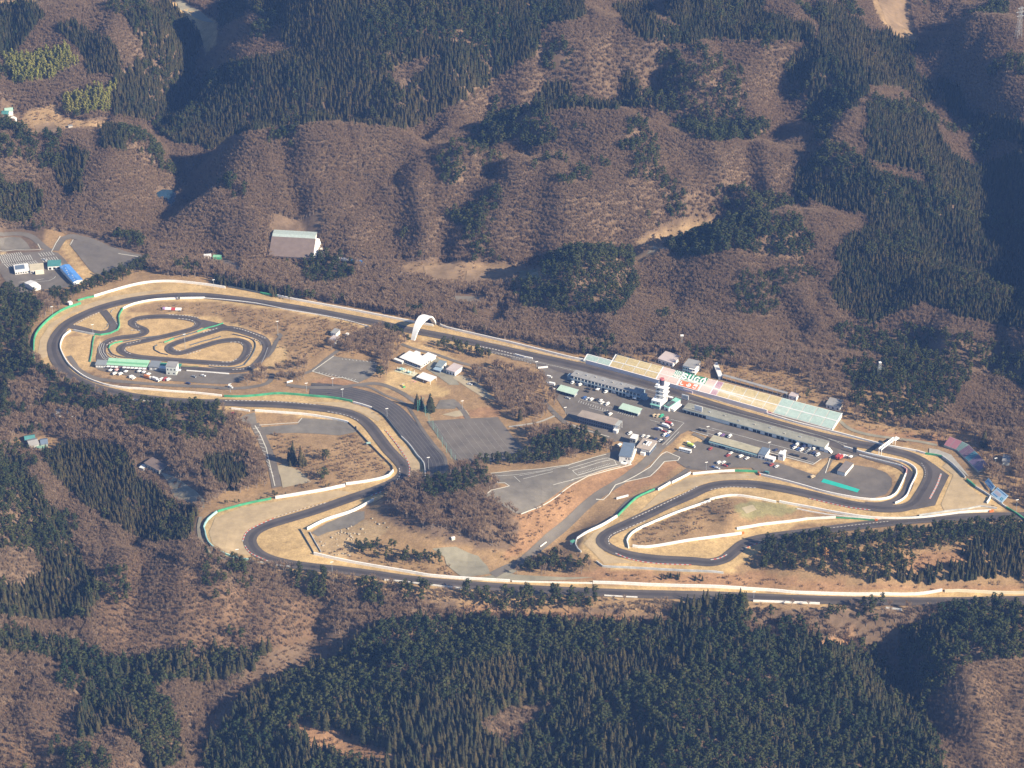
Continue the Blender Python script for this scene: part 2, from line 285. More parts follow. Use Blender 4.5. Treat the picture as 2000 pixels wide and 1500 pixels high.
# ------------------------------------------------------------------ terrain
ny, nx = XX.shape
pu, pv = to_px(np.stack([XX, YY, HZ], -1))
FLOOR = (.150,.104,.070); TAN = (.455,.318,.155); TAN2 = (.46,.315,.155); RED = (.285,.168,.092); PALE = (.46,.36,.21); BRUSH = (.285,.188,.10); DGRASS = (.25,.22,.11)
COVER = [
 (BRUSH, [(90,440),(150,470),(285,505),(420,545),(560,575),(840,630),(1000,650),(1140,690),(1650,700),(1850,830),(1990,850),(2010,1010),(2010,1190),(1000,1190),(560,1125),(400,1060),(380,1000),(440,960),(440,800),(300,760),(60,700),(60,600)]),
 (FLOOR, [(740,960),(800,925),(930,905),(1000,980),(1020,1010),(1010,1080),(930,1070),(800,1040),(735,1000)]),
 (TAN, [(62,700),(62,680),(70,650),(95,618),(150,588),(250,556),(340,548),(440,560),(540,576),(700,606),(860,635),(1150,706),(1400,778),(1720,864),(1850,893),(1890,938),(1970,993),(1940,1002),(1800,1014),(1700,1020),(1560,1025),(1500,1062),(1430,1118),(1180,1108),(1135,1078),(1126,1054),(1205,1008),(1240,974),(1350,925),(1480,923),(1560,945),(1700,975),(1745,970),(1768,930),(1740,908),(1650,880),(1100,715),(950,690),(830,665),(700,638),(560,607),(400,588),(300,590),(250,602),(238,640),(200,658),(140,650),(122,670),(130,705),(170,738),(240,757),(330,764),(440,774),(540,770),(650,778),(726,798),(770,836),(800,870),(828,906),(832,932),(770,955),(740,975),(605,1037),(620,1080),(740,1106),(835,1123),(1000,1136),(1350,1146),(1560,1158),(1780,1162),(1850,1155),(2010,1156),(2010,1182),(1600,1181),(1250,1169),(920,1153),(750,1135),(560,1108),(440,1086),(400,1050),(398,1030),(425,1000),(540,973),(674,950),(740,937),(767,918),(700,845),(660,824),(550,808),(440,798),(330,790),(230,776),(150,752),(100,715)]),
 (BRUSH, [(1228,1070),(1226,1052),(1256,1030),(1388,979),(1430,969),(1520,983),(1700,1014),(1575,1015),(1440,1034),(1450,1043),(1318,1061)]),
 (DGRASS, [(1440,985),(1480,978),(1530,985),(1560,995),(1540,1005),(1470,1010),(1430,1000)]),
 (TAN2, [(190,660),(185,700),(200,712),(330,712),(500,727),(520,690),(530,660),(480,640),(420,620),(330,612),(250,612),(236,650),(205,665)]),
 (TAN2, [(120,658),(160,655),(180,660),(178,700),(190,725),(150,722),(125,690)]),
 (TAN2, [(480,640),(560,680),(560,705),(530,720),(505,735),(530,690)]),
 (TAN, [(752,728),(800,715),(850,745),(880,765),(870,775),(800,770),(750,760)]),
 (TAN2, [(800,665),(850,680),(890,700),(885,712),(830,690),(800,680)]),
 (RED, [(900,800),(975,795),(975,812),(890,818)]),
 (RED, [(1010,1005),(1060,985),(1120,945),(1160,928),(1240,905),(1245,915),(1190,955),(1110,1010),(1030,1080),(985,1095),(1005,1060)]),
 (RED, [(1200,955),(1290,905),(1330,890),(1335,905),(1290,940),(1220,970)]),
 (RED, [(600,740),(650,735),(700,750),(690,760),(640,757)]),
 (RED, [(1060,1125),(1180,1108),(1300,1120),(1480,1118),(1700,1147),(1980,1140),(2010,1155),(1840,1153),(1560,1155),(1200,1138),(1060,1133)]),
 (RED, [(820,1185),(1000,1190),(1180,1200),(1320,1220),(1300,1228),(1000,1205)]),
 (RED, [(1600,1245),(1665,1250),(1660,1275),(1600,1275)]),
 (RED, [(1640,830),(1700,840),(1850,850),(1840,870),(1720,855)]),
 (TAN2, [(1340,850),(1383,853),(1370,870),(1330,885),(1318,878)]),
 (TAN2, [(1490,885),(1588,910),(1605,898),(1618,905),(1600,928),(1520,902)]),
 (TAN2, [(1615,897),(1650,905),(1740,912),(1768,920),(1760,945),(1745,930),(1700,908),(1640,908),(1620,925)]),
 ((.32,.23,.13), [(610,1045),(690,1020),(720,1015),(760,1035),(720,1060),(660,1090),(625,1080)]),
 ((.25,.175,.105), [(1230,505),(1250,470),(1320,438),(1430,426),(1437,436),(1340,462),(1285,500),(1250,520)]),
 ((.24,.165,.10), [(780,515),(840,512),(1060,520),(1060,552),(900,560),(800,545)]),
 ((.33,.225,.125), [(55,215),(110,200),(125,235),(225,232),(215,255),(60,268),(30,245)]),
 (TAN2, [(305,0),(330,0),(395,28),(425,45),(427,95),(400,112),(390,70),(350,30)]),
 ((.27,.185,.105), [(1700,0),(1775,0),(1785,55),(1800,85),(1780,90),(1745,75),(1720,40)]),
 (TAN2, [(0,0),(90,0),(80,16),(0,14)]),
 (TAN2, [(1820,155),(1860,190),(1850,200),(1815,170)]),
 ((.165,.105,.066), [(190,1030),(230,1060),(330,1100),(420,1140),(560,1150),(640,1180),(620,1240),(540,1270),(420,1270),(200,1270),(190,1200),(200,1100)]),
 ((.165,.11,.07), [(1820,1340),(1920,1300),(2010,1285),(2010,1500),(1830,1500),(1810,1430)]),
 ((.165,.105,.066), [(0,1380),(100,1380),(250,1480),(260,1510),(0,1510)]),
 ((.19,.118,.068), [(0,1440),(120,1470),(150,1510),(0,1510)]),
 (RED, [(560,1410),(640,1420),(760,1470),(790,1500),(640,1500)]),
 (RED, [(1770,1090),(1880,1070),(1892,1095),(1780,1118)]),
 (BRUSH, [(20,860),(150,850),(180,875),(100,880)]),
 (TAN2, [(115,465),(133,470),(150,500),(185,540),(160,548),(140,520),(125,490)]),
 (PALE, [(40,495),(0,505),(0,490)]),
]
cc = np.zeros((ny, nx, 3)); cc[:] = FLOOR
ju = pu+(fbm(XX, YY, 16, 31, 2)-.5)*14; jv = pv+(fbm(XX, YY, 16, 32, 2)-.5)*7
for c, poly in COVER:
    s_ = 0.25 if c is TAN else 1.0
    k = inside(pu+(ju-pu)*s_, pv+(jv-pv)*s_, poly); cc[k] = c
idx = np.arange(ny*nx).reshape(ny, nx)
F = np.stack([idx[:-1, :-1], idx[:-1, 1:], idx[1:, 1:], idx[1:, :-1]], -1).reshape(-1, 4)
me = bpy.data.meshes.new("terrain")
me.vertices.add(ny*nx); me.vertices.foreach_set("co", np.stack([XX, YY, HZ], -1).astype(np.float32).ravel())
me.loops.add(F.size); me.loops.foreach_set("vertex_index", F.ravel().astype(np.int32))
me.polygons.add(len(F)); me.polygons.foreach_set("loop_start", np.arange(0, F.size, 4, dtype=np.int32)); me.polygons.foreach_set("loop_total", np.full(len(F), 4, np.int32))
me.polygons.foreach_set("use_smooth", np.ones(len(F), bool)); me.update(calc_edges=True)
at = me.color_attributes.new("cover", 'FLOAT_COLOR', 'POINT')
at.data.foreach_set("color", np.concatenate([cc, np.ones((ny, nx, 1))], -1).astype(np.float32).ravel())
tm = bpy.data.materials.new("winter_ground"); tm.use_nodes = True; t = tm.node_tree; b = t.nodes["Principled BSDF"]; b.inputs["Roughness"].default_value = .95; b.inputs["Specular IOR Level"].default_value = .1
a_ = t.nodes.new("ShaderNodeAttribute"); a_.attribute_name = "cover"
ge = t.nodes.new("ShaderNodeNewGeometry")
prev = a_.outputs["Color"]
for sc_, lo, hi, tint in ((.02,.78,1.2,None),(.11,.72,1.25,(1.05,.97,.88)),(.6,.7,1.28,None)):
    no = t.nodes.new("ShaderNodeTexNoise"); no.inputs["Scale"].default_value = sc_; no.inputs["Detail"].default_value = 5; no.inputs["Roughness"].default_value = .7
    t.links.new(ge.outputs["Position"], no.inputs["Vector"])
    mr = t.nodes.new("ShaderNodeMapRange"); mr.inputs[1].default_value = .28; mr.inputs[2].default_value = .72; mr.inputs[3].default_value = lo; mr.inputs[4].default_value = hi
    t.links.new(no.outputs[0], mr.inputs[0])
    mx = t.nodes.new("ShaderNodeVectorMath"); mx.operation = 'SCALE'
    t.links.new(prev, mx.inputs[0]); t.links.new(mr.outputs[0], mx.inputs["Scale"]); prev = mx.outputs[0]
t.links.new(prev, b.inputs["Base Color"])
me.materials.append(tm)
ter = bpy.data.objects.new("terrain", me); COL.objects.link(ter); ter["kind"] = "structure"
# a wide apron so that the land goes on past the modelled hills
ap = MB(); R_ = 6000
for (x0, x1, y0, y1) in ((-R_, GX0+30, -1500, 5200), (gx[-1]-30, R_, -1500, 5200), (GX0+30, gx[-1]-30, gy[-1]-30, 5200), (GX0+30, gx[-1]-30, -1500, GY0+30)):
    ap.add([(x0,y0,-82),(x1,y0,-82),(x1,y1,-82),(x0,y1,-82)], [(0,1,2,3)])
o = ap.build("terrain", mat("far_ground", (.12,.085,.06), .95, .3, .01)); o["kind"] = "structure"

# ------------------------------------------------------------------ where nothing grows
MS = 2.0; mw = int((GX1-GX0)/MS)+2; mh = int((GY1-GY0)/MS)+2
BLOCK = np.zeros((mh, mw), bool)
def block_disc(x, y, r):
    i0 = int((x-r-GX0)/MS); i1 = int((x+r-GX0)/MS)+2; j0 = int((y-r-GY0)/MS); j1 = int((y+r-GY0)/MS)+2
    i0 = max(i0, 0); j0 = max(j0, 0); i1 = min(i1, mw); j1 = min(j1, mh)
    if i1 <= i0 or j1 <= j0: return
    jj, ii = np.mgrid[j0:j1, i0:i1]
    BLOCK[j0:j1, i0:i1] |= ((GX0+ii*MS-x)**2+(GY0+jj*MS-y)**2 < r*r)
def block_poly(w2):
    xs = [p[0] for p in w2]; ys = [p[1] for p in w2]
    i0 = max(int((min(xs)-GX0)/MS), 0); i1 = min(int((max(xs)-GX0)/MS)+2, mw); j0 = max(int((min(ys)-GY0)/MS), 0); j1 = min(int((max(ys)-GY0)/MS)+2, mh)
    if i1 <= i0 or j1 <= j0: return
    jj, ii = np.mgrid[j0:j1, i0:i1]
    BLOCK[j0:j1, i0:i1] |= inside(GX0+ii*MS, GY0+jj*MS, w2)

def smooth_line(P, step, closed=False):
    """Catmull-Rom through world xy points, resampled"""
    P = np.asarray(P, float)[:, :2]; n = len(P); out = []
    for i in range(n-1):
        p0 = P[i-1] if i > 0 else (P[-2] if closed else 2*P[0]-P[1]); p1 = P[i]; p2 = P[i+1]
        p3 = P[i+2] if i+2 < n else (P[1] if closed else 2*P[-1]-P[-2])
        k = max(1, int(np.linalg.norm(p2-p1)/step))
        for q in range(k):
            s = q/k
            out.append(.5*((2*p1)+(-p0+p2)*s+(2*p0-5*p1+4*p2-p3)*s*s+(-p0+3*p1-3*p2+p3)*s**3))
    out.append(P[-1]); return np.array(out)
def normals2(L):
    d = np.gradient(L, axis=0); d /= np.maximum(np.linalg.norm(d, axis=1, keepdims=True), 1e-9)
    return np.stack([-d[:, 1], d[:, 0]], -1)
def ribbon(name, pts, width, m, off, step=4.0, world=None, shift=0, closed=False, grow=3.0, straight=False):
    L = smooth_line(G([p[:2] for p in pts]) if world is None else world, step, closed)
    N = normals2(L); na = max(2, int(width/3)+2)
    V = []; F = []
    for k in range(len(L)):
        for a in range(na):
            q = L[k]+N[k]*(shift+width*(a/(na-1)-.5)); V.append((q[0], q[1], float(height(q[0], q[1]))+off))
        if grow is not None: block_disc(L[k][0]+N[k][0]*shift, L[k][1]+N[k][1]*shift, width/2+grow)
    for k in range(len(L)-1):
        for a in range(na-1):
            i = k*na+a; F.append((i+1, i, i+na, i+na+1))
    o = obj(name, V, F, m); o["kind"] = "structure"; return o
def sheet(name, pts, m, off, grid=7.0, world=None):
    W = G(pts) if world is None else np.asarray(world)
    B = []
    for i in range(len(W)):
        a = W[i][:2]; c = W[(i+1) % len(W)][:2]; k = max(1, int(np.linalg.norm(c-a)/grid))
        B += [a+(c-a)*q/k for q in range(k)]
    B = np.array(B); block_poly([tuple(p) for p in B])
    for p in B: block_disc(p[0], p[1], 2.5)
    xs = np.arange(B[:, 0].min()+grid/2, B[:, 0].max(), grid); ys = np.arange(B[:, 1].min()+grid/2, B[:, 1].max(), grid)
    I = np.zeros((0, 2))
    if len(xs) and len(ys):
        qx, qy = np.meshgrid(xs, ys); ins = inside(qx, qy, [tuple(p) for p in B]); I = np.stack([qx[ins], qy[ins]], -1)
        if len(I):
            dd = ((I[:, None]-B[None])**2).sum(-1).min(1); I = I[dd > (grid*.35)**2]
    allp = np.vstack([B, I])
    r = geometry.delaunay_2d_cdt([Vector(p) for p in allp], [], [list(range(len(B)))], 1, 1e-4)
    V = [(v[0], v[1], float(height(v[0], v[1]))+off) for v in r[0]]
    F = []
    for f in r[2]:
        a, b_, c = (r[0][i] for i in f[:3])
        F.append(tuple(f) if (b_-a).cross(c-a) > 0 else tuple(reversed(f)))
    o = obj(name, V, F, m); o["kind"] = "structure"; return o
# ------------------------------------------------------------------ tracks, lots, roads
def Z(ox, oy, s, l): return [(ox+x/s, oy+y/s) for x, y in l]
TR = TRACK[::-1]+TRACK_B[1:]
ribbon("race_track", TR, 12.0, M_RACE, .45, 4.0)
ribbon("racing_line", [(p[0], p[1]) for p in TR], 4.2, mat("rubbered_asphalt", (.066,.057,.053), .65, .25, .05), .475, 4.0, shift=.6, grow=None)
ribbon("racing_line", KART, 2.6, mat("rubbered_asphalt", (.066,.057,.053), .65, .25, .05), .49, 3.0, closed=True, shift=.4, grow=None)
ribbon("race_track", [(1620,853),(1700,872),(1745,882.5),(1785,893)], 4.5, M_RACE, .42, shift=0)
ribbon("kart_track", KART, 8.6, M_RACE, .46, 3.0, closed=True)
ribbon("kart_track", KARTLINK, 8.0, M_RACE, .43, 3.0)
sheet("kart_apron", KARTAPRON, M_RACE, .38, 5)
sheet("kart_apron", Z7([(390,560),(380,600),(385,640),(470,650),(640,660),(1100,700),(1100,680),(640,640),(500,600),(440,560)]), M_RACE, .36, 5)
sheet("kart_paddock", Z7([(385,695),(420,715),(600,750),(800,780),(1080,805),(1300,822),(1500,830),(1620,800),(1760,760),(1800,720),(1700,735),(1500,745),(1130,715),(1060,700),(830,690),(470,680)]), M_LOT, .30)
# turn-one tarmac apron, kept by its own hard edges
sheet("run_off_apron", [(1822,905),(1843,921),(1854,929),(1836,965),(1826,988),(1790,995),(1735,1000),(1770,996),(1796,976),(1812,955),(1822,930)], M_RACE, .33, 5)
# pit lane
ribbon("pit_lane", [(1000,700),(1050,708),(1100,719),(1200,744),(1300,770),(1400,797),(1500,825),(1600,852),(1650,869)], 6.0, M_LOT, .36, grow=1)
ribbon("pit_lane", [(1620,866),(1665,881),(1700,893.5),(1742,905),(1764,915),(1776,928),(1776,945),(1768,962),(1752,977),(1720,986),(1690,985)], 8.0, M_RACE, .40)
sheet("pit_apron", [(930,677),(1050,699),(1150,719),(1300,762),(1430,805),(1590,850),(1680,869),(1668,880),(1648,877),(1600,864),(1500,837),(1400,809),(1300,780),(1200,754),(1100,729),(1046,711),(1000,701),(960,690)], M_RACE, .31)
PADDOCK = [(1046,712),(1075,718),(1110,726),(1200,750),(1300,777),(1400,805),(1500,833),(1600,861),(1650,876),(1680,890),(1660,897),(1622,893),(1604,897),(1588,907.5),(1540,896),(1500,885),(1440,868),(1384,853),(1345,841),(1330,848),(1312,866),(1290,882),(1262,880),(1230,868),(1208,862),(1180,849),(1128,824),(1108,812),(1104,804),(1092,786),(1080,768),(1062,738)]
sheet("paddock", PADDOCK, M_LOT, .28)
sheet("lower_paddock", [(1310,888),(1330,876),(1362,862),(1384,868),(1480,894),(1520,904),(1594,929),(1618,902),(1628,896),(1614,924),(1640,911),(1672,909),(1705,914),(1730,923),(1742,935),(1742,950),(1730,966),(1708,973),(1660,969),(1600,957),(1545,942),(1482,926),(1468,914),(1420,914),(1395,919),(1352,918),(1340,914),(1325,905)], M_LOT, .29)
TURQ = mat("turquoise_sheeting", (.03,.42,.34), .6, .05, .3)
sheet("turquoise_ground_sheet", [(1608.5,935.5),(1679,956.5),(1674.5,962.5),(1603.5,942)], TURQ, .40)
# diagonal lot, field lot, yards
LOTP = [(958,925.5),(975,922.5),(1020,919.5),(1070,914.5),(1110,907),(1150,896),(1205,880),(1236,905),(1192,915),(1150,928),(1115,945),(1080,970),(1050,990),(1025,1004),(1008,1003),(985,990),(955,972),(946,968),(962,956.5),(995,950),(988,945),(973,944)]
sheet("parking_lot", LOTP, M_LOT2, .30)
sheet("parking_lot", [(833,823),(900,818.5),(972,815),(990,838),(1008,862),(1032,888),(1000,897),(940,903),(894,907),(870,872)], M_LOT, .30)
sheet("parking_lot", [(610,726),(652,696),(700,703),(737,709),(736,726),(722,738),(700,748),(666,738.5)], M_LOT2, .30)
sheet("parking_lot", Z(750,560,5,[(500,1195),(545,1110),(690,1100),(740,1150),(690,1195)]), M_LOT2, .30)
sheet("gravel_yard", Z(750,560,5,[(670,890),(750,860),(900,930),(1100,1110),(980,1090),(850,1010)]), M_GRAVEL, .30)
sheet("gravel_yard", Z(750,560,5,[(470,700),(520,690),(580,740),(720,830),(700,900),(740,960),(640,960),(530,880),(410,800)]), M_YARD, .27)
sheet("gravel_yard", Z(750,560,5,[(570,1250),(700,1215),(800,1205),(835,1250),(700,1275)]), M_GRAVEL, .30)
sheet("gravel_yard", [(844,1072),(890,1068),(934,1086),(952,1106),(958,1121),(903,1128.5),(872,1103),(868,1088)], M_YARD, .30)
sheet("gravel_yard", [(608,1041),(640,1021),(690,1000),(712,999),(712,1014),(690,1028),(640,1040),(622,1048)], M_LOT2, .30)
# car park and school-like lots at the far left
def ZA(l): return [(x/10, 440+y/10) for x, y in l]
sheet("parking_lot", ZA([(-200,600),(0,585),(330,545),(760,520),(810,490),(960,470),(1030,520),(1130,540),(1290,690),(1330,760),(1600,1090),(1450,1200),(860,1260),(500,1340),(330,1330),(150,1150),(60,1020),(-60,820)]), M_LOT, .30)
sheet("parking_lot", ZA([(1430,285),(1700,300),(1850,330),(2100,450),(2300,560),(2550,580),(2700,630),(2550,800),(2300,900),(2050,960),(1870,960),(1760,880),(1600,680),(1400,430),(1370,380)]), M_LOT, .30)
sheet("gravel_yard", ZA([(-100,240),(200,230),(400,240),(520,340),(600,470),(0,490),(-100,490)]), M_LOT2, .30)
ribbon("service_road", ZA([(-150,190),(150,175),(420,170),(620,230),(760,340),(900,450),(980,500)]), 7, M_ROAD, .34)
ribbon("service_road", ZA([(1080,500),(1150,380),(1250,260),(1380,220),(1600,260),(1850,330),(2100,440),(2400,540),(2750,620)]), 8, M_ROAD, .34)
sheet("gravel_yard", [(414,508),(446,508),(474,526),(466,531),(440,526),(420,518)], M_LOT, .30)
sheet("gravel_yard", [(888,578),(940,579),(950,586),(956,592),(918,599),(894,597)], M_LOT2, .30)
sheet("farm_field", [(828,520),(880,514),(902,526),(888,546),(830,546)], M_SOIL, .25)
sheet("farm_field", [(912,529),(950,520),(1008,529),(988,549),(908,551)], M_SOIL, .25)
sheet("farm_field", [(1015,529),(1050,525),(1052,546),(1012,548)], mat('green_grey_plot', (.17,.16,.10), .9, .25, .1), .25)
sheet("farm_field", [(1262,497),(1270,484),(1340,449),(1410,433),(1428,434),(1345,463),(1300,490)], M_YARD, .25)
sheet("farm_field", [(68,245),(105,238),(116,252),(72,263)], M_SOIL, .25)
sheet("farm_field", [(1715,0),(1768,2),(1778,52),(1748,66),(1730,40)], M_SOIL, .25)
sheet("farm_field", [(340,-5),(395,25),(418,44),(392,40),(350,18)], M_YARD, .25)
sheet("pond_water", [(306,378),(318,371),(348,372),(343,392),(337,409),(329,404),(324,391),(308,388)], M_WATER, .9)
sheet("concrete_pad", [(1448,992),(1470,986),(1478,996),(1458,1004)], M_GRAVEL, .3, 4)
# horseshoe lot and its road
sheet("service_lot", Z(350,740,5,[(570,400),(650,350),(740,330),(760,440),(780,475),(1160,445),(1200,385),(1560,405),(1690,450),(1730,520),(1560,555),(1300,535),(1100,530),(900,540),(820,560),(760,490),(690,460)]), M_LOT2, .30)
ribbon("service_road", [(497,828),(509,850),(521,878),(531,905),(541,952)], 9, M_LOT, .34)
sheet("gravel_yard", Z(350,740,5,[(950,850),(1030,835),(1180,900),(1240,960),(1290,1010),(1010,1065),(990,960)]), M_GRAVEL, .28)
sheet("gravel_yard", [(312,922),(336,930),(380,957),(399,976),(399,992),(378,990),(344,978),(328,942)], M_YARD, .3)
# spectator terrace of dark strips round the outside of the left hairpin
ribbon("terrace_paving", [(606,760),(650,762),(690,770),(722,779),(750,792),(772,808),(792,830),(812,855),(832,880),(848,903),(851,928)], 21, mat("terrace_paving", (.075,.068,.068), .9, .25, .08), .32)
for k in range(6):
    ribbon("terrace_kerb", [(606,760),(650,762),(690,770),(722,779),(750,792),(772,808),(792,830),(812,855),(832,880),(848,903),(851,928)], .3, mat('terrace_edge', (.19,.175,.16), .9), .45, shift=-9+k*3.4, grow=None)
ribbon("terrace_path", [(690,752),(722,757),(752,772),(790,788),(806,808),(826,840),(850,872),(868,893),(873,918)], 3.0, M_ROAD, .36)
# roads of the infield
ribbon("service_road", [(1292,868),(1280,884),(1262,903),(1240,921),(1218,937),(1198,950),(1176,963),(1160,975),(1140,992),(1120,1012),(1098,1032),(1075,1050),(1050,1072),(1030,1089),(1012,1101),(985,1112),(962,1124)], 9, M_ROAD, .36)
ribbon("service_road", [(1345,917),(1320,934),(1298,947),(1275,958),(1245,970),(1225,982),(1212,996),(1202,1008),(1170,1026),(1140,1040),(1118,1060)], 5, M_LOT, .35)
sheet("service_lot", Z(940,860,5,[(1800,125),(1880,145),(1935,175),(1925,200),(1860,207),(1800,210),(1750,250),(1700,320),(1650,355),(1520,385),(1400,412),(1480,365),(1650,265),(1750,160)]), M_LOT2, .33)
ribbon("service_road", [(1052,774),(1080,804),(1097,820),(1110,829),(1135,837),(1165,846),(1205,862)], 5, M_ROAD, .34)
ribbon("service_road", [(994,834),(1030,829),(1055,824),(1085,812)], 2.5, M_CONC, .34)
ribbon("service_road", [(784,672),(810,682),(850,692),(890,706),(920,714),(950,723),(985,735)], 4, M_ROAD, .34)
ribbon("service_road", Z7([(150,590),(200,660),(240,710),(400,785),(700,815),(1000,838),(1300,850),(1550,866),(1780,840),(1860,800),(1880,740)]), 5, M_ROAD, .34)
ribbon("service_road", Z7([(1830,600),(1880,540),(1910,470),(1950,420),(1930,400)]), 4.5, M_ROAD, .34)
ribbon("service_road", [(540,730),(600,728),(640,700),(662,684)], 4, M_ROAD, .34)
ribbon("service_road", [(560,752),(600,757),(660,757),(700,752),(740,750),(780,765),(820,790),(850,800)], 5, M_ROAD, .34)
ribbon("service_road", [(890,786),(902,800),(915,818)], 5, M_ROAD, .34)
ribbon("service_road", [(1640,822),(1660,838),(1700,850),(1790,862),(1830,870)], 3.5, M_YARD, .34)
ribbon("service_road", [(392,1010),(388,1030),(392,1055),(406,1075),(440,1093)], 3, M_YARD, .34)
ribbon("service_road", [(1353,848),(1372,856),(1385,868)], 4, M_ROAD, .40)
sheet("service_lot", [(1160,1128),(900,1134),(960,1124),(1010,1106),(1030,1100),(1000,1122)], M_YARD, .25)

# gravel traps beside the track (lighter raked beds)
def bed(l): sheet("gravel_trap", l, M_TRAP, .24)
bed([(74,690),(78,664),(98,632),(150,602),(210,581),(300,567),(330,567),(210,592),(140,613),(104,640),(93,668),(94,694),(84,702)])
bed([(408,1040),(420,1012),(470,992),(540,980),(660,958),(690,962),(600,990),(520,1015),(485,1034),(475,1058),(492,1085),(440,1078),(415,1062)])
bed([(1290,962),(1340,935),(1400,927),(1475,926),(1482,934),(1440,936),(1390,940),(1340,958),(1250,1000)])
bed([(1848,905),(1876,925),(1890,950),(1935,985),(1930,994),(1845,1000),(1838,985),(1862,928),(1840,912)])
bed([(1140,1062),(1160,1040),(1190,1024),(1175,1042),(1165,1060),(1185,1083),(1240,1100),(1180,1102)])
bed([(600,785),(680,786),(725,801),(745,818),(738,824),(700,803),(640,791)])
bed([(770,862),(800,880),(820,905),(824,930),(800,930),(803,915)])

# painted lines
def lines(name, segs, wd, m=M_LINE, off=.5):
    V = []; F = []
    for s in segs:
        P = G(s)
        for i in range(len(P)-1):
            a = P[i][:2]; b = P[i+1][:2]; k = max(1, int(np.linalg.norm(b-a)/5)); d = (b-a)/max(np.linalg.norm(b-a), 1e-6); nn = np.array([-d[1], d[0]])*wd/2
            for q in range(k):
                u = a+(b-a)*q/k; v = a+(b-a)*(q+1)/k; j = len(V)
                for c in (u-nn, v-nn, v+nn, u+nn): V.append((c[0], c[1], float(height(c[0], c[1]))+off))
                F.append((j, j+1, j+2, j+3))
    o = obj(name, V, F, m); o["kind"] = "structure"; return o
seg = []
for (r0, r1, n, up, dn) in (((5,620),(420,560),11,(-25,-35),(20,30)), ((40,710),(610,640),15,(-30,-60),(25,40)), ((120,800),(720,735),14,(-40,-40),(40,40)), ((780,580),(1030,550),6,(-30,-30),(30,40)), ((830,690),(1120,660),7,(-30,-40),(30,35))):
    for k in range(n):
        s = k/(n-1); x = r0[0]+(r1[0]-r0[0])*s; y = r0[1]+(r1[1]-r0[1])*s
        seg.append(ZA([(x+up[0], y+up[1]), (x+dn[0], y+dn[1])]))
lines("parking_marking", seg, .55, M_LINE)
seg = []
def zq(ox, oy, k, l): return [(ox+x/k, oy+y/k) for x, y in l]
for k in range(13):      # paddock bays
    s = k/12; seg.append(zq(1080,720,9.09,[(470+500*s, 570+165*s-(0), ), (450+510*s, 605+165*s)]))
seg.append(zq(1080,720,9.09,[(470,545),(1045,690)])); seg.append(zq(1080,720,9.09,[(640,700),(900,760),(985,750)]))
for k in range(8): s = k/7; seg.append(zq(1080,720,9.09,[(1175+265*s,765+75*s),(1150+270*s,800+75*s)]))
seg += [zq(1180,800,9.09,[(810,190),(1110,270)]), zq(1180,800,9.09,[(1030,640),(1420,240)]), zq(1180,800,9.09,[(1100,630),(1330,400)]), zq(1180,800,9.09,[(1180,180),(1410,235)])]
seg += [[(1390,837),(1560,883),(1600,894)], [(1382,847),(1500,880),(1590,905)], [(1365,836),(1395,842)]]
lines("road_marking", seg, .35, M_LINE)
seg = [zq(940,860,5,[(850,280),(1230,175),(1300,200),(1320,240)]), zq(940,860,5,[(890,300),(1260,195)]), zq(940,860,5,[(890,300),(940,345),(1330,240)]), zq(940,860,5,[(880,390),(1360,255)]), zq(940,860,5,[(130,350),(600,300),(860,250)]), zq(940,860,5,[(370,350),(700,290)]), zq(940,860,5,[(320,355),(380,410)]), zq(940,860,5,[(410,380),(700,310)]), zq(940,860,5,[(700,440),(900,390)])]
for k in range(20): s = k/19; seg.append(zq(940,860,5,[(950+300*s,318-88*s),(958+300*s,324-88*s)]))
lines("road_marking", seg, .4, M_LINE)
lines("lot_kerb", [zq(940,860,5,[(90,325),(300,300),(600,280),(850,245),(1050,185),(1220,140)]), zq(940,860,5,[(90,325),(165,420),(230,420),(275,450),(100,490),(40,540)]), zq(940,860,5,[(390,725),(560,660),(750,545),(900,430),(1040,355),(1200,310),(1470,240)]), zq(940,860,5,[(1390,410),(1650,265),(1760,140),(1810,115),(1940,170),(1920,200),(1860,205),(1790,210),(1730,280),(1650,355),(1500,390),(1400,410),(1310,440),(1250,530),(1190,585),(1120,580)]),
   [(610,726),(652,696)], [(610,726),(654,739),(668,738),(700,748)], Z(350,740,5,[(740,460),(790,540),(850,680),(900,900),(935,1050)]), Z(350,740,5,[(780,455),(1160,432),(1200,385)]),
   ZA([(0,505),(300,490),(600,490),(800,480),(740,370)]), ZA([(1010,520),(1090,360),(1180,220)]), [(1350,842),(1383,852)], [(1500,884.5),(1588,908)], [(1588,908),(1604,897)], [(1622,893),(1612,925)], [(1108,826),(1140,840),(1190,854)], ZA([(1430,285),(1370,390)]), ZA([(2310,560),(2700,620)])], .8, mat("pale_kerb", (.60,.57,.50), .8), .55)
lines("road_marking", [Z(350,740,5,[(720+s*14.5,490+s*35),(780+s*12,480+s*40)]) for s in range(13)], .4, M_LINE)
lines("road_marking", [Z7([(420,470),(405,520),(410,560),(440,610),(520,650)]), Z7([(435,480),(420,525),(425,560),(455,605),(530,640)]), Z7([(452,485),(440,525),(445,560),(475,600),(540,630)]), [(1654,868),(1600,852),(1500,825)], ZA([(370,1120),(700,1080),(860,1050)]), ZA([(700,1110),(950,1090),(1060,1040),(1085,1000)])], .35, M_LINE)
lines("track_edge_line", [[(960,687),(1050,708),(1150,731),(1230,752),(1300,770.5)], [(950,666.5),(1050,688),(1150,710),(1300,750),(1430,792),(1590,838),(1670,857)]], .3, M_LINE, .55)
seg = []
for k in range(10): s = k/9; seg.append([(668+62*s,701+6*s),(668+62*s+1.5,703+6*s)])
for k in range(12): s = k/11; seg.append([(622+70*s,729.5+14.5*s),(625+70*s,727+14.5*s)])
lines("parking_marking", seg, .4, M_LINE)
lot_stripes = []
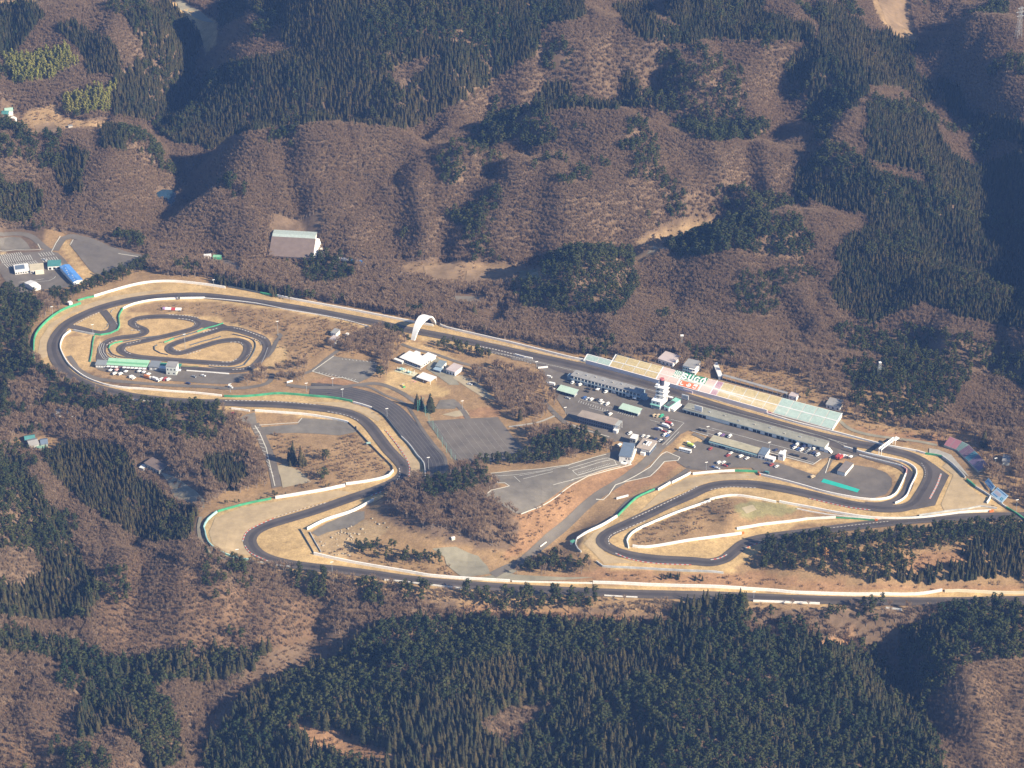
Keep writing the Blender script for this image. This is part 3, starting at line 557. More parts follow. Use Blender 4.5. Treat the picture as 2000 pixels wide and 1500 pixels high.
for k in range(9): s = k/8; lot_stripes.append([(850+100*s,828-6*s),(905+100*s,900-12*s)])
lines("road_marking", lot_stripes, .16, M_CONC, .42)

# kerbs: alternating blocks along the track edges
M_REDK = mat("red_kerb", (.50,.10,.07), .7)
M_KW = mat("kerb_white", (.46,.44,.41), .7)
M_GAP = mat("dark_kerb_gap", (.14,.11,.09), .8)
def kerb(pts, wd=1.4, blk=2.4, other=None):
    wd *= .56; blk *= .8
    L = smooth_line(G(pts), blk); N = normals2(L); V = []; F = []; M = []
    for k in range(len(L)-1):
        a0 = L[k]-N[k]*wd/2; a1 = L[k]+N[k]*wd/2; b0 = L[k+1]-N[k+1]*wd/2; b1 = L[k+1]+N[k+1]*wd/2; j = len(V)
        for c, h in ((a0,.48),(b0,.48),(b1,.62),(a1,.62)): V.append((c[0], c[1], float(height(c[0], c[1]))+h))
        F.append((j, j+1, j+2, j+3)); M.append(k % 2)
    o = obj("track_kerb", V, F, [M_KW, other or M_REDK], None, M); o["kind"] = "structure"
KW = dict(wd=1.45, blk=2.0, other=M_GAP)
kerb(Z7([(1000,238),(1150,250),(1250,266)]), **KW)
kerb(Z7([(715,315),(725,340),(760,350)]), **KW); kerb(Z7([(1080,272),(1180,285),(1225,315),(1200,345)]), **KW); kerb(Z7([(820,275),(740,285),(715,310)]), **KW)
kerb(Z7([(680,372),(740,372),(762,385),(740,402)]), **KW); kerb(Z7([(625,545),(630,530),(680,512)]), **KW); kerb(Z7([(640,490),(760,463)]), **KW)
kerb(Z7([(1290,392),(1410,355)]), **KW); kerb(Z7([(1550,352),(1680,385),(1820,440)]), **KW); kerb(Z7([(1710,440),(1770,470),(1785,500)]), **KW)
kerb(Z7([(1035,515),(1040,530),(1070,545),(1100,548)]), **KW); kerb(Z7([(1150,578),(1270,545)]), **KW); kerb(Z7([(1520,475),(1600,475),(1630,500)]), **KW)
kerb(Z7([(1450,642),(1530,640),(1585,610)]), **KW); kerb(Z7([(1700,520),(1690,570),(1650,600)]), **KW); kerb(Z7([(1340,668),(1500,677)]), **KW)
kerb(Z7([(1540,708),(1640,700),(1700,675)]), **KW); kerb(Z7([(1840,520),(1810,600),(1775,675)]), wd=1.2, blk=3, other=M_KW)
kerb(Z7([(480,560),(540,600),(650,628)]), **KW); kerb(Z7([(470,500),(520,465),(560,460)]), **KW); kerb(Z7([(625,545),(650,565),(690,577)]), **KW)
kerb(Z7([(195,330),(300,270),(420,215)]), **KW); kerb(Z7([(480,315),(478,340),(440,365)]), **KW); kerb(Z7([(510,220),(520,200),(560,180)]), **KW); kerb(Z7([(520,260),(555,310),(570,345)]), **KW)
KR = dict(wd=1.6, blk=2.6)
kerb([(474,1058),(482,1040),(505,1026),(535,1013)], **KR); kerb([(478,1066),(490,1081),(524,1097)], **KR)
kerb([(535,1012),(590,995),(640,982)], wd=1.2, blk=2.2, other=M_GAP); kerb([(440,783),(520,784),(620,791)], wd=1.2, blk=2.4, other=M_GAP); kerb([(640,804),(680,813),(700,822)], wd=1.2, blk=2.4, other=M_GAP)
kerb([(752,840),(776,870),(794,897),(800,915),(798,935)], wd=1.4, blk=3, other=M_REDK); kerb([(776,938),(781,928),(780,915)], wd=1.2, blk=2.4, other=M_GAP)
kerb([(724,969),(745,961),(760,955)], **KR)
kerb([(1202,1081),(1232,1093),(1280,1101),(1350,1104)], **KR); kerb([(1235,1014),(1290,988),(1340,963),(1362,951)], wd=1.2, blk=2.2, other=M_GAP)
kerb([(1190,1064),(1189,1052),(1203,1041),(1260,1018)], wd=1.2, blk=2.2, other=M_GAP); kerb([(1388,957),(1425,952),(1480,954)], wd=1.2, blk=2.2, other=M_GAP)
kerb([(1388,1094),(1405,1091),(1420,1084)], **KR); kerb([(1455,1072),(1480,1062),(1503,1057)], **KR); kerb([(1620,1032),(1680,1025),(1735,1019)], wd=.7, blk=2.0, other=M_GAP)
kerb([(1580,974),(1650,990),(1700,997)], wd=1.4, blk=2.6, other=M_REDK); kerb([(1838,926),(1830,948),(1816,975)], wd=3.0, blk=3.0, other=mat("pink_kerb",(.62,.30,.24),.7))
kerb([(1800,905),(1807,920),(1806,935)], wd=1.0, blk=2.2, other=M_GAP)
kerb([(930,676),(970,684),(1005,693)], wd=2.2, blk=2.0, other=M_GAP)
kerb([(960,690),(1000,697),(1040,712)], wd=1.0, blk=2.0, other=M_GAP); kerb([(600,611),(660,623),(720,637)], wd=1.0, blk=2.0, other=M_GAP)

# ------------------------------------------------------------------ barriers: each run is a thing
def barrier(pts, h, m, label, group=None, th=.7, name="barrier_wall", base=0.0, cap=None, raw=False):
    L = smooth_line(G(pts), 5.0) if not raw else G(pts)[:, :2]
    N = normals2(L); V = []; F = []
    pr = [(-th/2, -.3), (th/2, -.3), (th/2*.8, h), (-th/2*.8, h)]
    for k in range(len(L)):
        z = float(height(L[k][0], L[k][1]))+base
        for a, b in pr: V.append((L[k][0]+N[k][0]*a, L[k][1]+N[k][1]*a, z+b))
    for k in range(len(L)-1):
        i = k*4; j = i+4
        for a in range(4): F.append((i+a, i+(a+1) % 4, j+(a+1) % 4, j+a))
    F.append((3, 2, 1, 0)); e = 4*(len(L)-1); F.append((e, e+1, e+2, e+3))
    for p in L: block_disc(p[0], p[1], 3)
    o = obj(name, V, F, m)
    return tag(o, label, "barrier", group)
BAR = [
 ([(66,700),(66,686),(68,660),(80,640),(104,618),(128,604),(158,594)], 2.4, M_GREENB, "long green barrier curving round the outside of the far left bend"),
 ([(152,588),(168,583),(184,580)], 1.8, M_GREENB, "short green barrier at the top left bend beside a white marshal hut"),
 ([(184,580),(220,569),(260,558),(296,552),(340,551),(400,557),(440,563)], 2.2, M_WWALL, "white wall along the top of the upper left bend below the hedge"),
 ([(446,561),(478,567),(508,573)], 1.6, M_DARKB, "dark rail below the row of upright cedars along the upper track"),
 ([(508,573),(542,579)], 1.8, M_GREENB, "green barrier between a dark rail and a white wall below the cedar row"),
 ([(542,579),(580,587),(640,598),(700,609),(780,625),(846,637)], 2.0, M_WWALL, "white wall along the upper track ending at the foot of the white arch"),
 ([(860,636),(874,642),(930,655),(990,669),(1050,684),(1110,699),(1146,706)], 2.2, M_WWALL, "white wall along the upper track from the arch to the grandstand"),
 ([(1498,809),(1550,825),(1630,845),(1706,865),(1741,873),(1790,882),(1807,887)], 1.7, M_WWALL, "white wall past the end of the grandstand running under the white gantry"),
 ([(1807,887),(1828,890),(1840,893)], 1.8, M_GREENB, "green barrier in front of the grey lower terrace by the first corner"),
 ([(1840,893),(1860,908),(1881,929),(1885,934)], 2.2, M_GREYB, "pale grey barrier bending below the small red and purple grandstand"),
 ([(1888,938),(1895,943),(1905,952)], 2.0, M_GREENB, "dark green barrier section between a grey barrier and the sign boards"),
 ([(1905,952),(1937,972),(1965,992)], 1.8, M_GREYB, "grey barrier running below the two pale blue sign boards"),
 ([(1965,992),(1985,1004),(2012,1024)], 1.8, M_GREENB, "green barrier leaving the picture at the right edge beyond the sign boards"),
 ([(400,583),(350,584),(300,587),(260,595),(240,604)], 1.8, M_WWALL, "white wall along the inside of the upper left track above the kart circuit"),
 ([(240,604),(236,610),(232,620),(233.5,634),(230,645),(215,652),(197,655),(185,654)], 1.6, M_GREENB, "green and white barrier along the link road beside the kart circuit"),
 ([(185,654),(167,651),(144,646)], 1.8, M_GREYB, "short grey white barrier joining the link road to the left bend"),
 ([(400,583),(440,586),(500,593),(560,605),(620,615),(680,627),(720,639)], .9, M_WWALL, "low white rail with posts below the upper track above the scrub"),
 ([(138,647),(125,657),(118,675),(121,689),(132,709),(146,723),(169,739),(203,752),(238,758),(284,761),(330,765),(376,768),(433,774)], 1.7, M_WWALL, "white wall sweeping round the inside of the left bend below the kart circuit"),
 ([(438,775),(470,775.6),(506,773),(546,769.6),(610,774.5),(650,778),(688,785)], 2.0, M_GREENB, "green barrier along the outside of the middle straight above the service lot"),
 ([(690,787),(708,792),(726,798)], 1.8, M_WWALL, "short white wall at the end of the green barrier by the paved terrace"),
 ([(726,798),(750,812),(770,836),(784,854)], 1.6, M_DARKB, "dark rail along the edge of the paved terrace of dark strips"),
 ([(784,854),(800,870),(816,892),(828,906),(831,930)], 1.7, M_GREYB, "pale barrier at the lower end of the paved terrace of dark strips"),
 ([(452,799),(470,801),(488,804)], 1.6, M_WWALL, "short white wall at the gate by the red vehicle and the service lot"),
 ([(498,803),(550,807),(600,811),(650,819),(680,826)], 1.9, M_WWALL, "white wall along the top of the service lot inside the left hairpin"),
 ([(680,826),(696,840),(724,870),(750,896),(766,912),(768,920)], 1.4, M_DARKB, "dark rail round the scrub inside the hairpin bend"),
 ([(768,921),(760,930),(740,937),(720,941),(700,944),(676,947)], 2.3, M_WWALL, "white wall curving round the lower end of the scrub inside the hairpin"),
 ([(674,950),(630,959),(570,969),(538,974)], 2.6, M_WWALL, "thick white wall above the sandy run-off of the lower left hairpin"),
 ([(530,975),(490,983),(450,993),(426,1000)], 2.0, M_GREENB, "bright green barrier above the sandy run-off of the lower left hairpin"),
 ([(424,1001),(406,1016),(398,1032),(401,1040),(404,1054),(414,1068),(441,1084),(490,1096)], 2.2, M_CYANB, "pale cyan barrier round the outside of the lower left hairpin"),
 ([(490,1096),(520,1101),(542,1105),(570,1108)], 1.4, M_GREYB, "grey rail after the lower left hairpin beside the dark trees"),
 ([(730,978),(690,999),(637,1016.5),(600,1035)], 2.4, M_WWALL, "white wall slanting down beside the gravel lot with stones"),
 ([(586,1034),(600,1058),(613,1081)], 1.2, M_DARKB, "dark rail across the tip of the lower left hairpin infield"),
 ([(605,1040),(616,1060),(627,1079)], 1.2, M_GREYB, "grey rail beside the stone yard parallel to a dark rail"),
 ([(613,1083),(670,1096),(736,1108),(813,1121),(835,1125),(890,1130),(996,1136.5)], 2.3, M_WWALL, "long white wall along the back straight below the stone yard"),
 ([(1000,1136.5),(1080,1138.5),(1157,1140)], 1.3, M_WWALL, "white wall half hidden by pines on the back straight"),
 ([(1158,1139),(1210,1140.7),(1350,1146),(1500,1154),(1562,1159),(1700,1162),(1787,1162),(1840,1154)], 2.3, M_WWALL, "long white wall along the back straight below the red bank"),
 ([(1845,1156),(1900,1156.5),(2012,1157)], 2.4, mat("cream_wall",(.66,.60,.45),.7,.06,.2), "cream wall on the back straight at the right edge of the picture"),
 ([(751,1134),(791,1137.5),(824,1142),(916,1152)], 1.5, M_WWALL, "low white wall on the near side of the back straight behind the pines at left"),
 ([(1180,1164.5),(1245,1168)], 1.4, M_WWALL, "short low white wall on the near side of the back straight right of the pines"),
 ([(1471,1175),(1540,1177.5),(1601,1180)], 1.6, M_WWALL, "low white wall on the near side of the back straight above the scrub bank"),
 ([(1730,1188),(1762,1192)], 1.4, M_WWALL, "very short white wall on the near side of the back straight by the right wood"),
 ([(1126.6,1054),(1153,1038),(1177,1027),(1205,1010)], 2.3, M_WWALL, "white wall round the outside of the small right hand hairpin"),
 ([(1206,1009),(1221,994),(1241,975),(1260,965),(1278,957)], 1.9, M_GREENB, "bright green barrier rising from the right hand hairpin"),
 ([(1285,958),(1297,951),(1309,944)], 1.9, M_WWALL, "short white wall next to the upper end of the bright green barrier"),
 ([(1312,944),(1330,935),(1349,925)], 1.9, M_WWALL, "second short white wall climbing towards the lower paddock"),
 ([(1353,927),(1395,923),(1435,921)], 2.1, M_WWALL, "white wall along the lower edge of the paddock beside parked cars"),
 ([(1435,921),(1460,921.5),(1479,923)], 2.1, M_GREENB, "green barrier with a white end below the parked cars in the paddock"),
 ([(1483,928),(1560,947.5),(1610,962),(1660,972),(1700,977),(1730,975),(1748,967),(1758,951.5),(1769,927)], 1.9, M_WWALL, "white wall round the oval lot with the turquoise sheet"),
 ([(1770,926),(1771,918),(1764,913)], 1.6, mat("pink_barrier",(.62,.36,.33),.7), "short pink and white barrier at the corner of the oval lot"),
 ([(1126,1055),(1124,1065),(1129,1074),(1135,1079)], 1.8, M_GREYB, "grey rail at the tip of the right hand hairpin above the pines"),
 ([(1165,1098),(1177,1107),(1274,1112),(1330,1115),(1369,1116.5),(1413,1120)], 1.7, M_GREYB, "pale grey wall below the right hand hairpin behind young conifers"),
 ([(1228,1071),(1224.5,1058),(1234,1043),(1256,1030),(1307,1008),(1351,992),(1388,979)], 2.0, M_WWALL, "white wall hugging the inside of the right hand hairpin"),
 ([(1386,977),(1428,969),(1463,972),(1516,982)], 1.9, M_WWALL, "white wall arching over the green infield with the concrete pad"),
 ([(1522,981),(1575,991),(1650,1005),(1700,1012),(1750,1014),(1800,1012),(1850,1006),(1890,1001),(1935,999)], 1.9, M_WWALL, "long white wall above the dark pine hill at right"),
 ([(1795,1008),(1850,999.5),(1890,995),(1915,990),(1947,994)], 1.6, M_GREYB, "pale rail behind the long white wall by the sign boards"),
 ([(1235.5,1068),(1261,1070),(1318,1061.5),(1384,1051.6),(1448,1043)], 2.1, M_WWALL, "white wall with an orange end across the right hand infield"),
 ([(1439,1034),(1494,1025),(1560,1017.5),(1575,1015),(1632,1012)], 2.0, M_WWALL, "white wall above the pine hill that ends in a green barrier"),
 ([(1632,1012),(1670,1014),(1708,1017)], 1.4, M_GREENB, "low pale green barrier above the pine hill"),
 ([(1556,994),(1640,1008),(1700,1014.5)], .9, M_WWALL, "thin white rail running parallel above the low pale green barrier"),
 ([(1648,874),(1690,886),(1730,895),(1758.5,901),(1779,909),(1790,920),(1788,932),(1779,950),(1771,969),(1758,979.5),(1748,984)], 1.7, M_WWALL, "white wall between the pit exit lane and the first corner"),
 ([(1678,890),(1710,898),(1750,908),(1763,912)], 1.4, M_WWALL, "low white wall on the near side of the pit exit lane"),
 ([(1300,770),(1400,798),(1500,825),(1600,852),(1648,871)], .9, M_CONC, "low concrete pit wall along the main straight"),
 ([(1051,720),(1060,719),(1070,718)], 1.6, M_WWALL, "short white barrier at the entrance of the paddock"),
 ([(1006,694),(1024,699),(1040,702)], 1.8, M_WWALL, "white wedge barrier at the start of the pit entry lane"),
 ([(1055,1069),(1067,1060)], 1.2, M_WWALL, "small white rail beside the dark infield road above the pines"),
 ([(1204,975),(1227,969)], 1.6, M_WWALL, "small white retaining wall under the red bank between the infield roads"),
 ([(230,780),(262,782),(296,785)], 1.3, M_WWALL, "short white rail outside the left bend above the brown wood"),
 ([(1927,984),(1932,977),(1934,972)], 2.0, M_WWALL, "short white gate across the run-off below the larger sign board"),
]
for pts, h, m_, lab in BAR:
    h2 = h if m_ is not M_WWALL else h*1.1
    barrier(pts, h2, m_, lab, "track side barriers", th=1.1 if h > 1.5 else .6)
for (a, b, lab) in (((1448,1042.7),(1453,1042),"orange painted end block of the white infield wall"), ((1709,1017),(1714,1017.6),"orange end block after the low pale green barrier"), ((1932,1000),(1940,999),"orange end block of the long white wall by the sign boards"), ((1481,924.5),(1485,929),"orange and dark gate block at the lower paddock entrance")):
    barrier([a, b], 1.9, M_ORANGE, lab, "orange barrier ends", th=1.4)
# kart circuit tyre walls
KB = [
 (Z7([(330,640),(345,560),(355,470),(368,420)]), 1.2, M_GREENB, "green fence on the left edge of the kart paddock"),
 (Z7([(490,525),(500,500),(540,480),(605,467)]), 1.2, M_GREENB, "green tyre wall round the leftmost kart hairpin"),
 (Z7([(605,467),(760,440),(920,420)]), .9, M_DARKB, "dark tyre wall along the kart track between two lanes"),
 (Z7([(490,530),(520,575),(600,600),(690,608),(830,628)]), .9, M_DARKB, "dark tyre wall above the kart pit building"),
 (Z7([(1240,385),(1320,355),(1400,335),(1460,312)]), 1.2, M_GREENB, "green tyre wall at the far right top of the kart circuit"),
 (Z7([(1040,440),(1140,412),(1240,385)]), .9, M_DARKB, "dark tyre wall joined to the green tyre wall at the top of the kart circuit"),
 (Z7([(960,475),(1000,460),(1040,442)]), 1.1, M_GREENB, "short green tyre wall in the middle of the kart circuit"),
 (Z7([(900,498),(875,510),(880,540),(930,568),(990,580)]), .9, M_DARKB, "curved dark tyre wall in the middle of the kart circuit"),
 (Z7([(1180,498),(1300,462),(1440,425)]), .8, M_DARKB, "straight dark tyre wall between the two right hand kart lanes"),
 (Z7([(1540,405),(1650,430),(1720,460),(1735,510),(1700,590),(1640,665)]), .9, M_DARKB, "dark tyre wall bending between the outer right kart lanes"),
 (Z7([(1640,665),(1560,688),(1440,690),(1340,680)]), .9, M_DARKB, "dark tyre wall at the lower right kart bend"),
 (Z7([(1070,675),(1160,680),(1250,676)]), .6, mat("olive_verge",(.26,.27,.10),.9), "flat olive verge strip right of the kart tower"),
 (Z7([(1150,715),(1300,726),(1510,742)]), 1.0, M_WWALL, "white wall along the kart pit straight"),
]
for pts, h, m_, lab in KB: barrier(pts, h, m_, lab, "kart circuit barriers", th=1.0, name="tyre_wall")
# ------------------------------------------------------------------ buildings
R_WHITE = mat("white_roof", (.70,.69,.68), .6, .06, .2); R_GREY = mat("grey_roof", (.27,.265,.26), .8, .15, .15); R_DGREY = mat("dark_roof", (.16,.155,.155), .8, .15, .15)
R_GREEN = mat("pale_green_roof", (.42,.54,.45), .6, .08, .2); R_PINK = mat("pinkish_grey_roof", (.47,.40,.39), .7, .08, .2); R_BLUE = mat("blue_roof", (.09,.24,.56), .5, .25, .12)
R_TEAL = mat("teal_roof", (.07,.22,.22), .6, .2, .2); R_TAN = mat("tan_roof", (.36,.33,.235), .8, .22, .15); R_BEIGE = mat("beige_roof", (.38,.32,.27), .8, .1, .3); R_BLUEG = mat("blue_grey_roof", (.13,.17,.23), .6, .1, .2)
R_TURQ = mat("turquoise_roof", (.25,.55,.46), .6, .08, .3); R_SAND = mat("sandy_roof", (.50,.44,.32), .8, .1, .2); R_BROWN = mat("brown_roof", (.17,.13,.115), .8, .15, .2); R_LGREEN = mat("green_roof", (.22,.48,.30), .6, .1, .3)
W_BLUE = mat("blue_grey_wall", (.24,.32,.38), .7, .08, .3); W_DBLUE = mat("dark_blue_wall", (.12,.15,.21), .7, .1, .3); W_GREY = mat("grey_wall", (.35,.36,.35), .8, .1, .3); W_CREAM = mat("cream_panel", (.66,.63,.50), .7, .08, .3)
def frame(P0, P1):
    a, b = G([P0, P1]); e1 = b-a; e1[2] = 0; L = float(np.hypot(e1[0], e1[1])); ang = math.atan2(e1[1], e1[0])
    return a, b, L, ang
def shell(t, L, D, h, wall, roof, kind='flat', rise=2.0, over=.5, base=-1.5, wall_name="wall"):
    m = MB(); m.box(0, L, 0, D, base, h)
    if kind == 'gable': m.add([(0,0,h),(0,D,h),(0,D/2,h+rise),(L,0,h),(L,D,h),(L,D/2,h+rise)], [(0,2,1),(3,4,5)])
    if kind == 'shed': m.add([(0,0,h),(0,D,h),(0,D,h+rise),(L,0,h),(L,D,h),(L,D,h+rise)], [(0,2,1),(3,4,5),(1,2,5,4)])
    m.build(wall_name, wall, t)
    r = MB(); k = over; z = h+.003
    if kind == 'flat': r.box(-k, L+k, -k, D+k, z, z+.35)
    elif kind == 'gable':
        s = rise/(D/2)*k
        r.add([(-k,-k,h-s+.05),(L+k,-k,h-s+.05),(L+k,D/2,h+rise+.05),(-k,D/2,h+rise+.05),(-k,D+k,h-s+.05),(L+k,D+k,h-s+.05),
               (-k,-k,h-s+.3),(L+k,-k,h-s+.3),(L+k,D/2,h+rise+.35),(-k,D/2,h+rise+.35),(-k,D+k,h-s+.3),(L+k,D+k,h-s+.3)],
              [(6,7,8,9),(9,8,11,10),(0,3,2,1),(3,4,5,2),(0,1,7,6),(5,4,10,11),(0,6,9,3),(3,9,10,4),(1,2,8,7),(2,5,11,8)])
    else:
        s = rise/D*k
        r.add([(-k,-k,h-s+.05),(L+k,-k,h-s+.05),(L+k,D+k,h+rise+s+.05),(-k,D+k,h+rise+s+.05),(-k,-k,h-s+.35),(L+k,-k,h-s+.35),(L+k,D+k,h+rise+s+.35),(-k,D+k,h+rise+s+.35)],
              [(0,3,2,1),(4,5,6,7),(0,1,5,4),(1,2,6,5),(2,3,7,6),(3,0,4,7)])
    return r.build("roof", roof, t)
def openings(t, L, D, face, n, z0, z1, w, m=None, name="window", x0=0, x1=None, d=.06):
    x1 = (L if face in 'fb' else D) if x1 is None else x1
    for k in range(n):
        c = x0+(x1-x0)*(k+.5)/n; q = MB()
        if face == 'f': q.box(c-w/2, c+w/2, -d, .1, z0, z1)
        elif face == 'r': q.box(L-.1, L+d, c-w/2, c+w/2, z0, z1)
        elif face == 'l': q.box(-d, .1, c-w/2, c+w/2, z0, z1)
        else: q.box(c-w/2, c+w/2, D-.1, D+d, z0, z1)
        q.build(name, m or M_GLASS, t)
def clear_rect(a, ang, L, D, pad=2.5):
    c, s = math.cos(ang), math.sin(ang)
    f = lambda x, y: (a[0]+x*c-y*s, a[1]+x*s+y*c)
    block_poly([f(-pad, -pad), f(L+pad, -pad), f(L+pad, D+pad), f(-pad, D+pad)])
def house(name, label, P0, P1, D, h, wall=M_WWALL, roof=R_GREY, kind='flat', rise=2.0, over=.5, cat="building", group=None, wins=(), base=-1.5):
    a, b, L, ang = frame(P0, P1)
    z = max(a[2], b[2])*.5+.5*min(a[2], b[2])+.35
    t = empty(name, (a[0], a[1], z), ang, label, cat, group)
    clear_rect(a, ang, L, D)
    t["_L"] = L; del t["_L"]
    shell(t, L, D, h, wall, roof, kind, rise, over, base)
    for wdef in wins: openings(t, L, D, *wdef)
    return t, L, D

# left pit garages, two storeys
t, L, D = house("pit_garage", "long grey roofed two storey pit garages left of the control tower", (1115,745), (1250,782), 11, 6.6, W_BLUE, R_GREY)
n_ = 20
for k in range(n_):
    x = L*(k+.5)/n_
    MB().box(x-L/n_*.38, x+L/n_*.38, -.08, .1, .1, 2.7).build("garage_door", M_DARK if k % 4 else M_WHITE, t)
    MB().box(x-L/n_*.36, x+L/n_*.36, -.08, .1, 4.4, 5.9).build("window", M_GLASS, t)
    if k: MB().box(L*k/n_-.22, L*k/n_+.22, -1.3, -.85, -.5, 6.5).build("column", M_WHITE, t)
MB().box(0, L, -1.4, -.02, 3.2, 3.55).build("balcony", mat("balcony_blue",(.42,.52,.56),.7), t)
for k in range(8):
    x = L*(k+.5)/8; MB().box(x-.8, x+.8, 5+(k % 3), 6.3+(k % 3), 6.96, 7.7).build("roof_vent", M_STEEL if k % 2 else M_CONC, t)
    MB().box(x+L/16-.06, x+L/16+.06, -.4, 11.4, 6.955, 7.06).build("roof_seam", R_DGREY, t)
MB().box(L-1, L+4.5, 2, 7, -1, 4.6).add([(L+.6,1.9,4.7),(L+6,1.9,.4),(L+6,7.1,.4),(L+.6,7.1,4.7)], [(0,1,2,3)]).build("stair_tower", W_BLUE, t)
MB().box(-4.5, -.2, 1, 6, -1, 5).build("stair_tower", W_BLUE, t)
# right pit garages, single storey
t, L, D = house("pit_garage", "long low pit garages with flat pale roof beside the pit lane", (1334,806), (1609,882), 12, 4.0, M_WHITE, mat("weathered_flat_roof",(.26,.255,.215),.85,.2,.15))
n_ = 36
for k in range(n_):
    x = L*(k+.5)/n_
    if 6 <= k <= 11: mm = M_WHITE
    elif k % 3 == 2 and k > 11: mm = None
    else: mm = M_DARK
    if mm: MB().box(x-L/n_*.43, x+L/n_*.43, -.09, .1, .1, 3.0).build("garage_door", mm, t)
MB().box(-.5, L+.5, -.9, -.52, 3.5, 4.0).build("canopy", W_BLUE, t)
for k in range(26):
    MB().box(L*(k+.5)/26-.12, L*(k+.5)/26+.12, 9.6, 9.85, 4.36, 5.6).build("railing_post", M_CONC, t)
MB().box(0, L, 9.66, 9.8, 5.5, 5.62).build("railing", M_CONC, t)
MB().box(L+.6, L+4.5, -1, 4, -1, 3.2).add([(L+4.6,-1,3.2),(L+8,-1,.3),(L+8,3,.3),(L+4.6,3,3.2)], [(0,1,2,3)]).build("staircase", M_WHITE, t)
for k in range(9):
    x = L*(k+.6)/9.3; MB().box(x-.9, x+.9, 4+(k % 3)*1.2, 5.4+(k % 3)*1.2, 4.36, 5.1).build("roof_vent", M_STEEL if k % 2 else M_CONC, t)
# scoreboard on that roof
a = g1(1363, 813)
a2, b2, LL, ang0 = frame((1334,806), (1609,882))
s_ = empty("scoreboard", (a.x, a.y, a.z+4.4), ang0, "large blank white board standing on the flat pit garage roof", "sign")
MB().box(-4, 4, .2, .7, 1.2, 7).build("board", M_WHITE, s_)
for x in (-3, 3): MB().box(x-.15, x+.15, .75, 1.1, 0, 6).build("post", M_STEEL, s_)
MB().box(-2.6, 2.6, .14, .19, 2.4, 3.0).build("faded_print", mat("faded_pink",(.62,.40,.38),.8), s_)

# control tower
a, b, L, ang = frame((1271.5,796.5), (1289,801))
D = 17.0; clear_rect(a, ang, L, D)
t = empty("control_tower", (a[0], a[1], a[2]+.35), ang, "tall white control tower with dark drum on top beside the start line", "tower")
MB().box(0, L, 0, D, -1, 8.5).build("podium", M_WHITE, t)
MB().box(-.6, L+.3, -1.5, -.02, 3.9, 4.5).build("canopy", R_TURQ, t)
MB().box(.8, L-.8, -.1, .1, .5, 3.6).build("shopfront", mat("pale_glass",(.22,.30,.30),.2), t)
for x in (L*.3, L*.7): MB().tube((x, -.1, 6.3), (x, .05, 6.3), 1.0, 1.0, 10).build("window", M_GLASS, t)
MB().box(L*.22, L+.25, D*.33, D, 8.5, 21).build("shaft", M_WWALL, t)
for k, z in enumerate((9.5, 13.5, 17.5)):
    MB().box(L*.22-.4, L+2.0, D*.33-.6, D+.3, z+2.6, z+3.0).build("ledge", M_WHITE, t)
    MB().box(L+.2, L+.32, D*.38, D*.95, z, z+1.8).build("window", M_GLASS, t)
    MB().box(L*.28, L*.62, D*.33-.08, D*.33+.1, z, z+1.5).build("window", M_GLASS, t)
MB().box(L*.10, L+1.4, D*.25, D+.6, 21, 21.5).build("roof", M_WHITE, t)
MB().box(L*.15, L*.5, D*.3, D*.62, 21.5, 23.3).build("roof_house", M_WHITE, t)
MB().tube((L*.62, D*.62, 21.5), (L*.62, D*.62, 27.6), 2.4, 2.4, 16).build("drum", mat("navy_drum",(.035,.04,.075),.5), t)
MB().tube((L*.62, D*.62, 27.6), (L*.62, D*.62, 28.6), 2.5, 2.2, 16).build("drum_cap", mat("dusty_red",(.45,.13,.14),.6), t)
MB().box(L+.3, L+7, D*.75, D*.9, 8, 8.3).build("gangway", M_WHITE, t)
# small turquoise-roofed building
t, L, D = house("pit_office", "small white pit building with turquoise roof right of the control tower", (1297,801), (1306,804.5), 19, 4.2, M_WHITE, R_TURQ, wins=(('r',4,1.2,2.6,2.2),('f',1,.2,2.4,2.0)))
MB().box(.5, L-.5, 1, 12, 4.56, 5.1).build("roof_plant", M_DARKB, t); MB().box(L+.1, L+4, 3, 16, -1, 2.2).build("lean_to", M_WHITE, t)
# green roofed sheds in the paddock
for P0, P1, lab in (((1089,768),(1121,777),"pale green roofed open shed near the left end of the paddock"), ((1210,804),(1245,814),"pale green roofed shed in the middle of the paddock by the bays")):
    t, L, D = house("paddock_shed", lab, P0, P1, 7.5, 3.4, W_DBLUE, R_GREEN, kind='shed', rise=.9, over=.9, group="green roofed paddock sheds")
    openings(t, L, D, 'f', 6, .1, 2.4, L/6*.8, M_DARK, "bay"); openings(t, L, D, 'r', 1, .1, 2.2, 4.5, W_GREY, "door")
# long dark two-storey building
t, L, D = house("paddock_lodge", "long dark blue two storey block with brownish roof at the paddock edge", (1128,826), (1198,843), 11, 7.2, W_DBLUE, mat("brownish_roof",(.30,.25,.21),.8,.2,.1))
openings(t, L, D, 'f', 16, 4.4, 5.9, 1.2); openings(t, L, D, 'f', 16, 1.0, 2.5, 1.2, M_DARK); openings(t, L, D, 'r', 2, 4.4, 5.9, 1.5)
for x in (L+1.6, L+4.2):
    for y in (.8, 5, 10): MB().box(x-.2, x+.2, y-.2, y+.2, -1, 6.8).build("post", M_WHITE, t)
MB().box(L+.6, L+4.6, .3, 10.6, 6.8, 7.1).build("porch_roof", W_GREY, t)
house("electric_cabin", "tiny white cabin at the right end of the dark two storey block", (1197,846), (1204.5,848), 4, 2.8, M_WHITE, R_WHITE, over=.1)
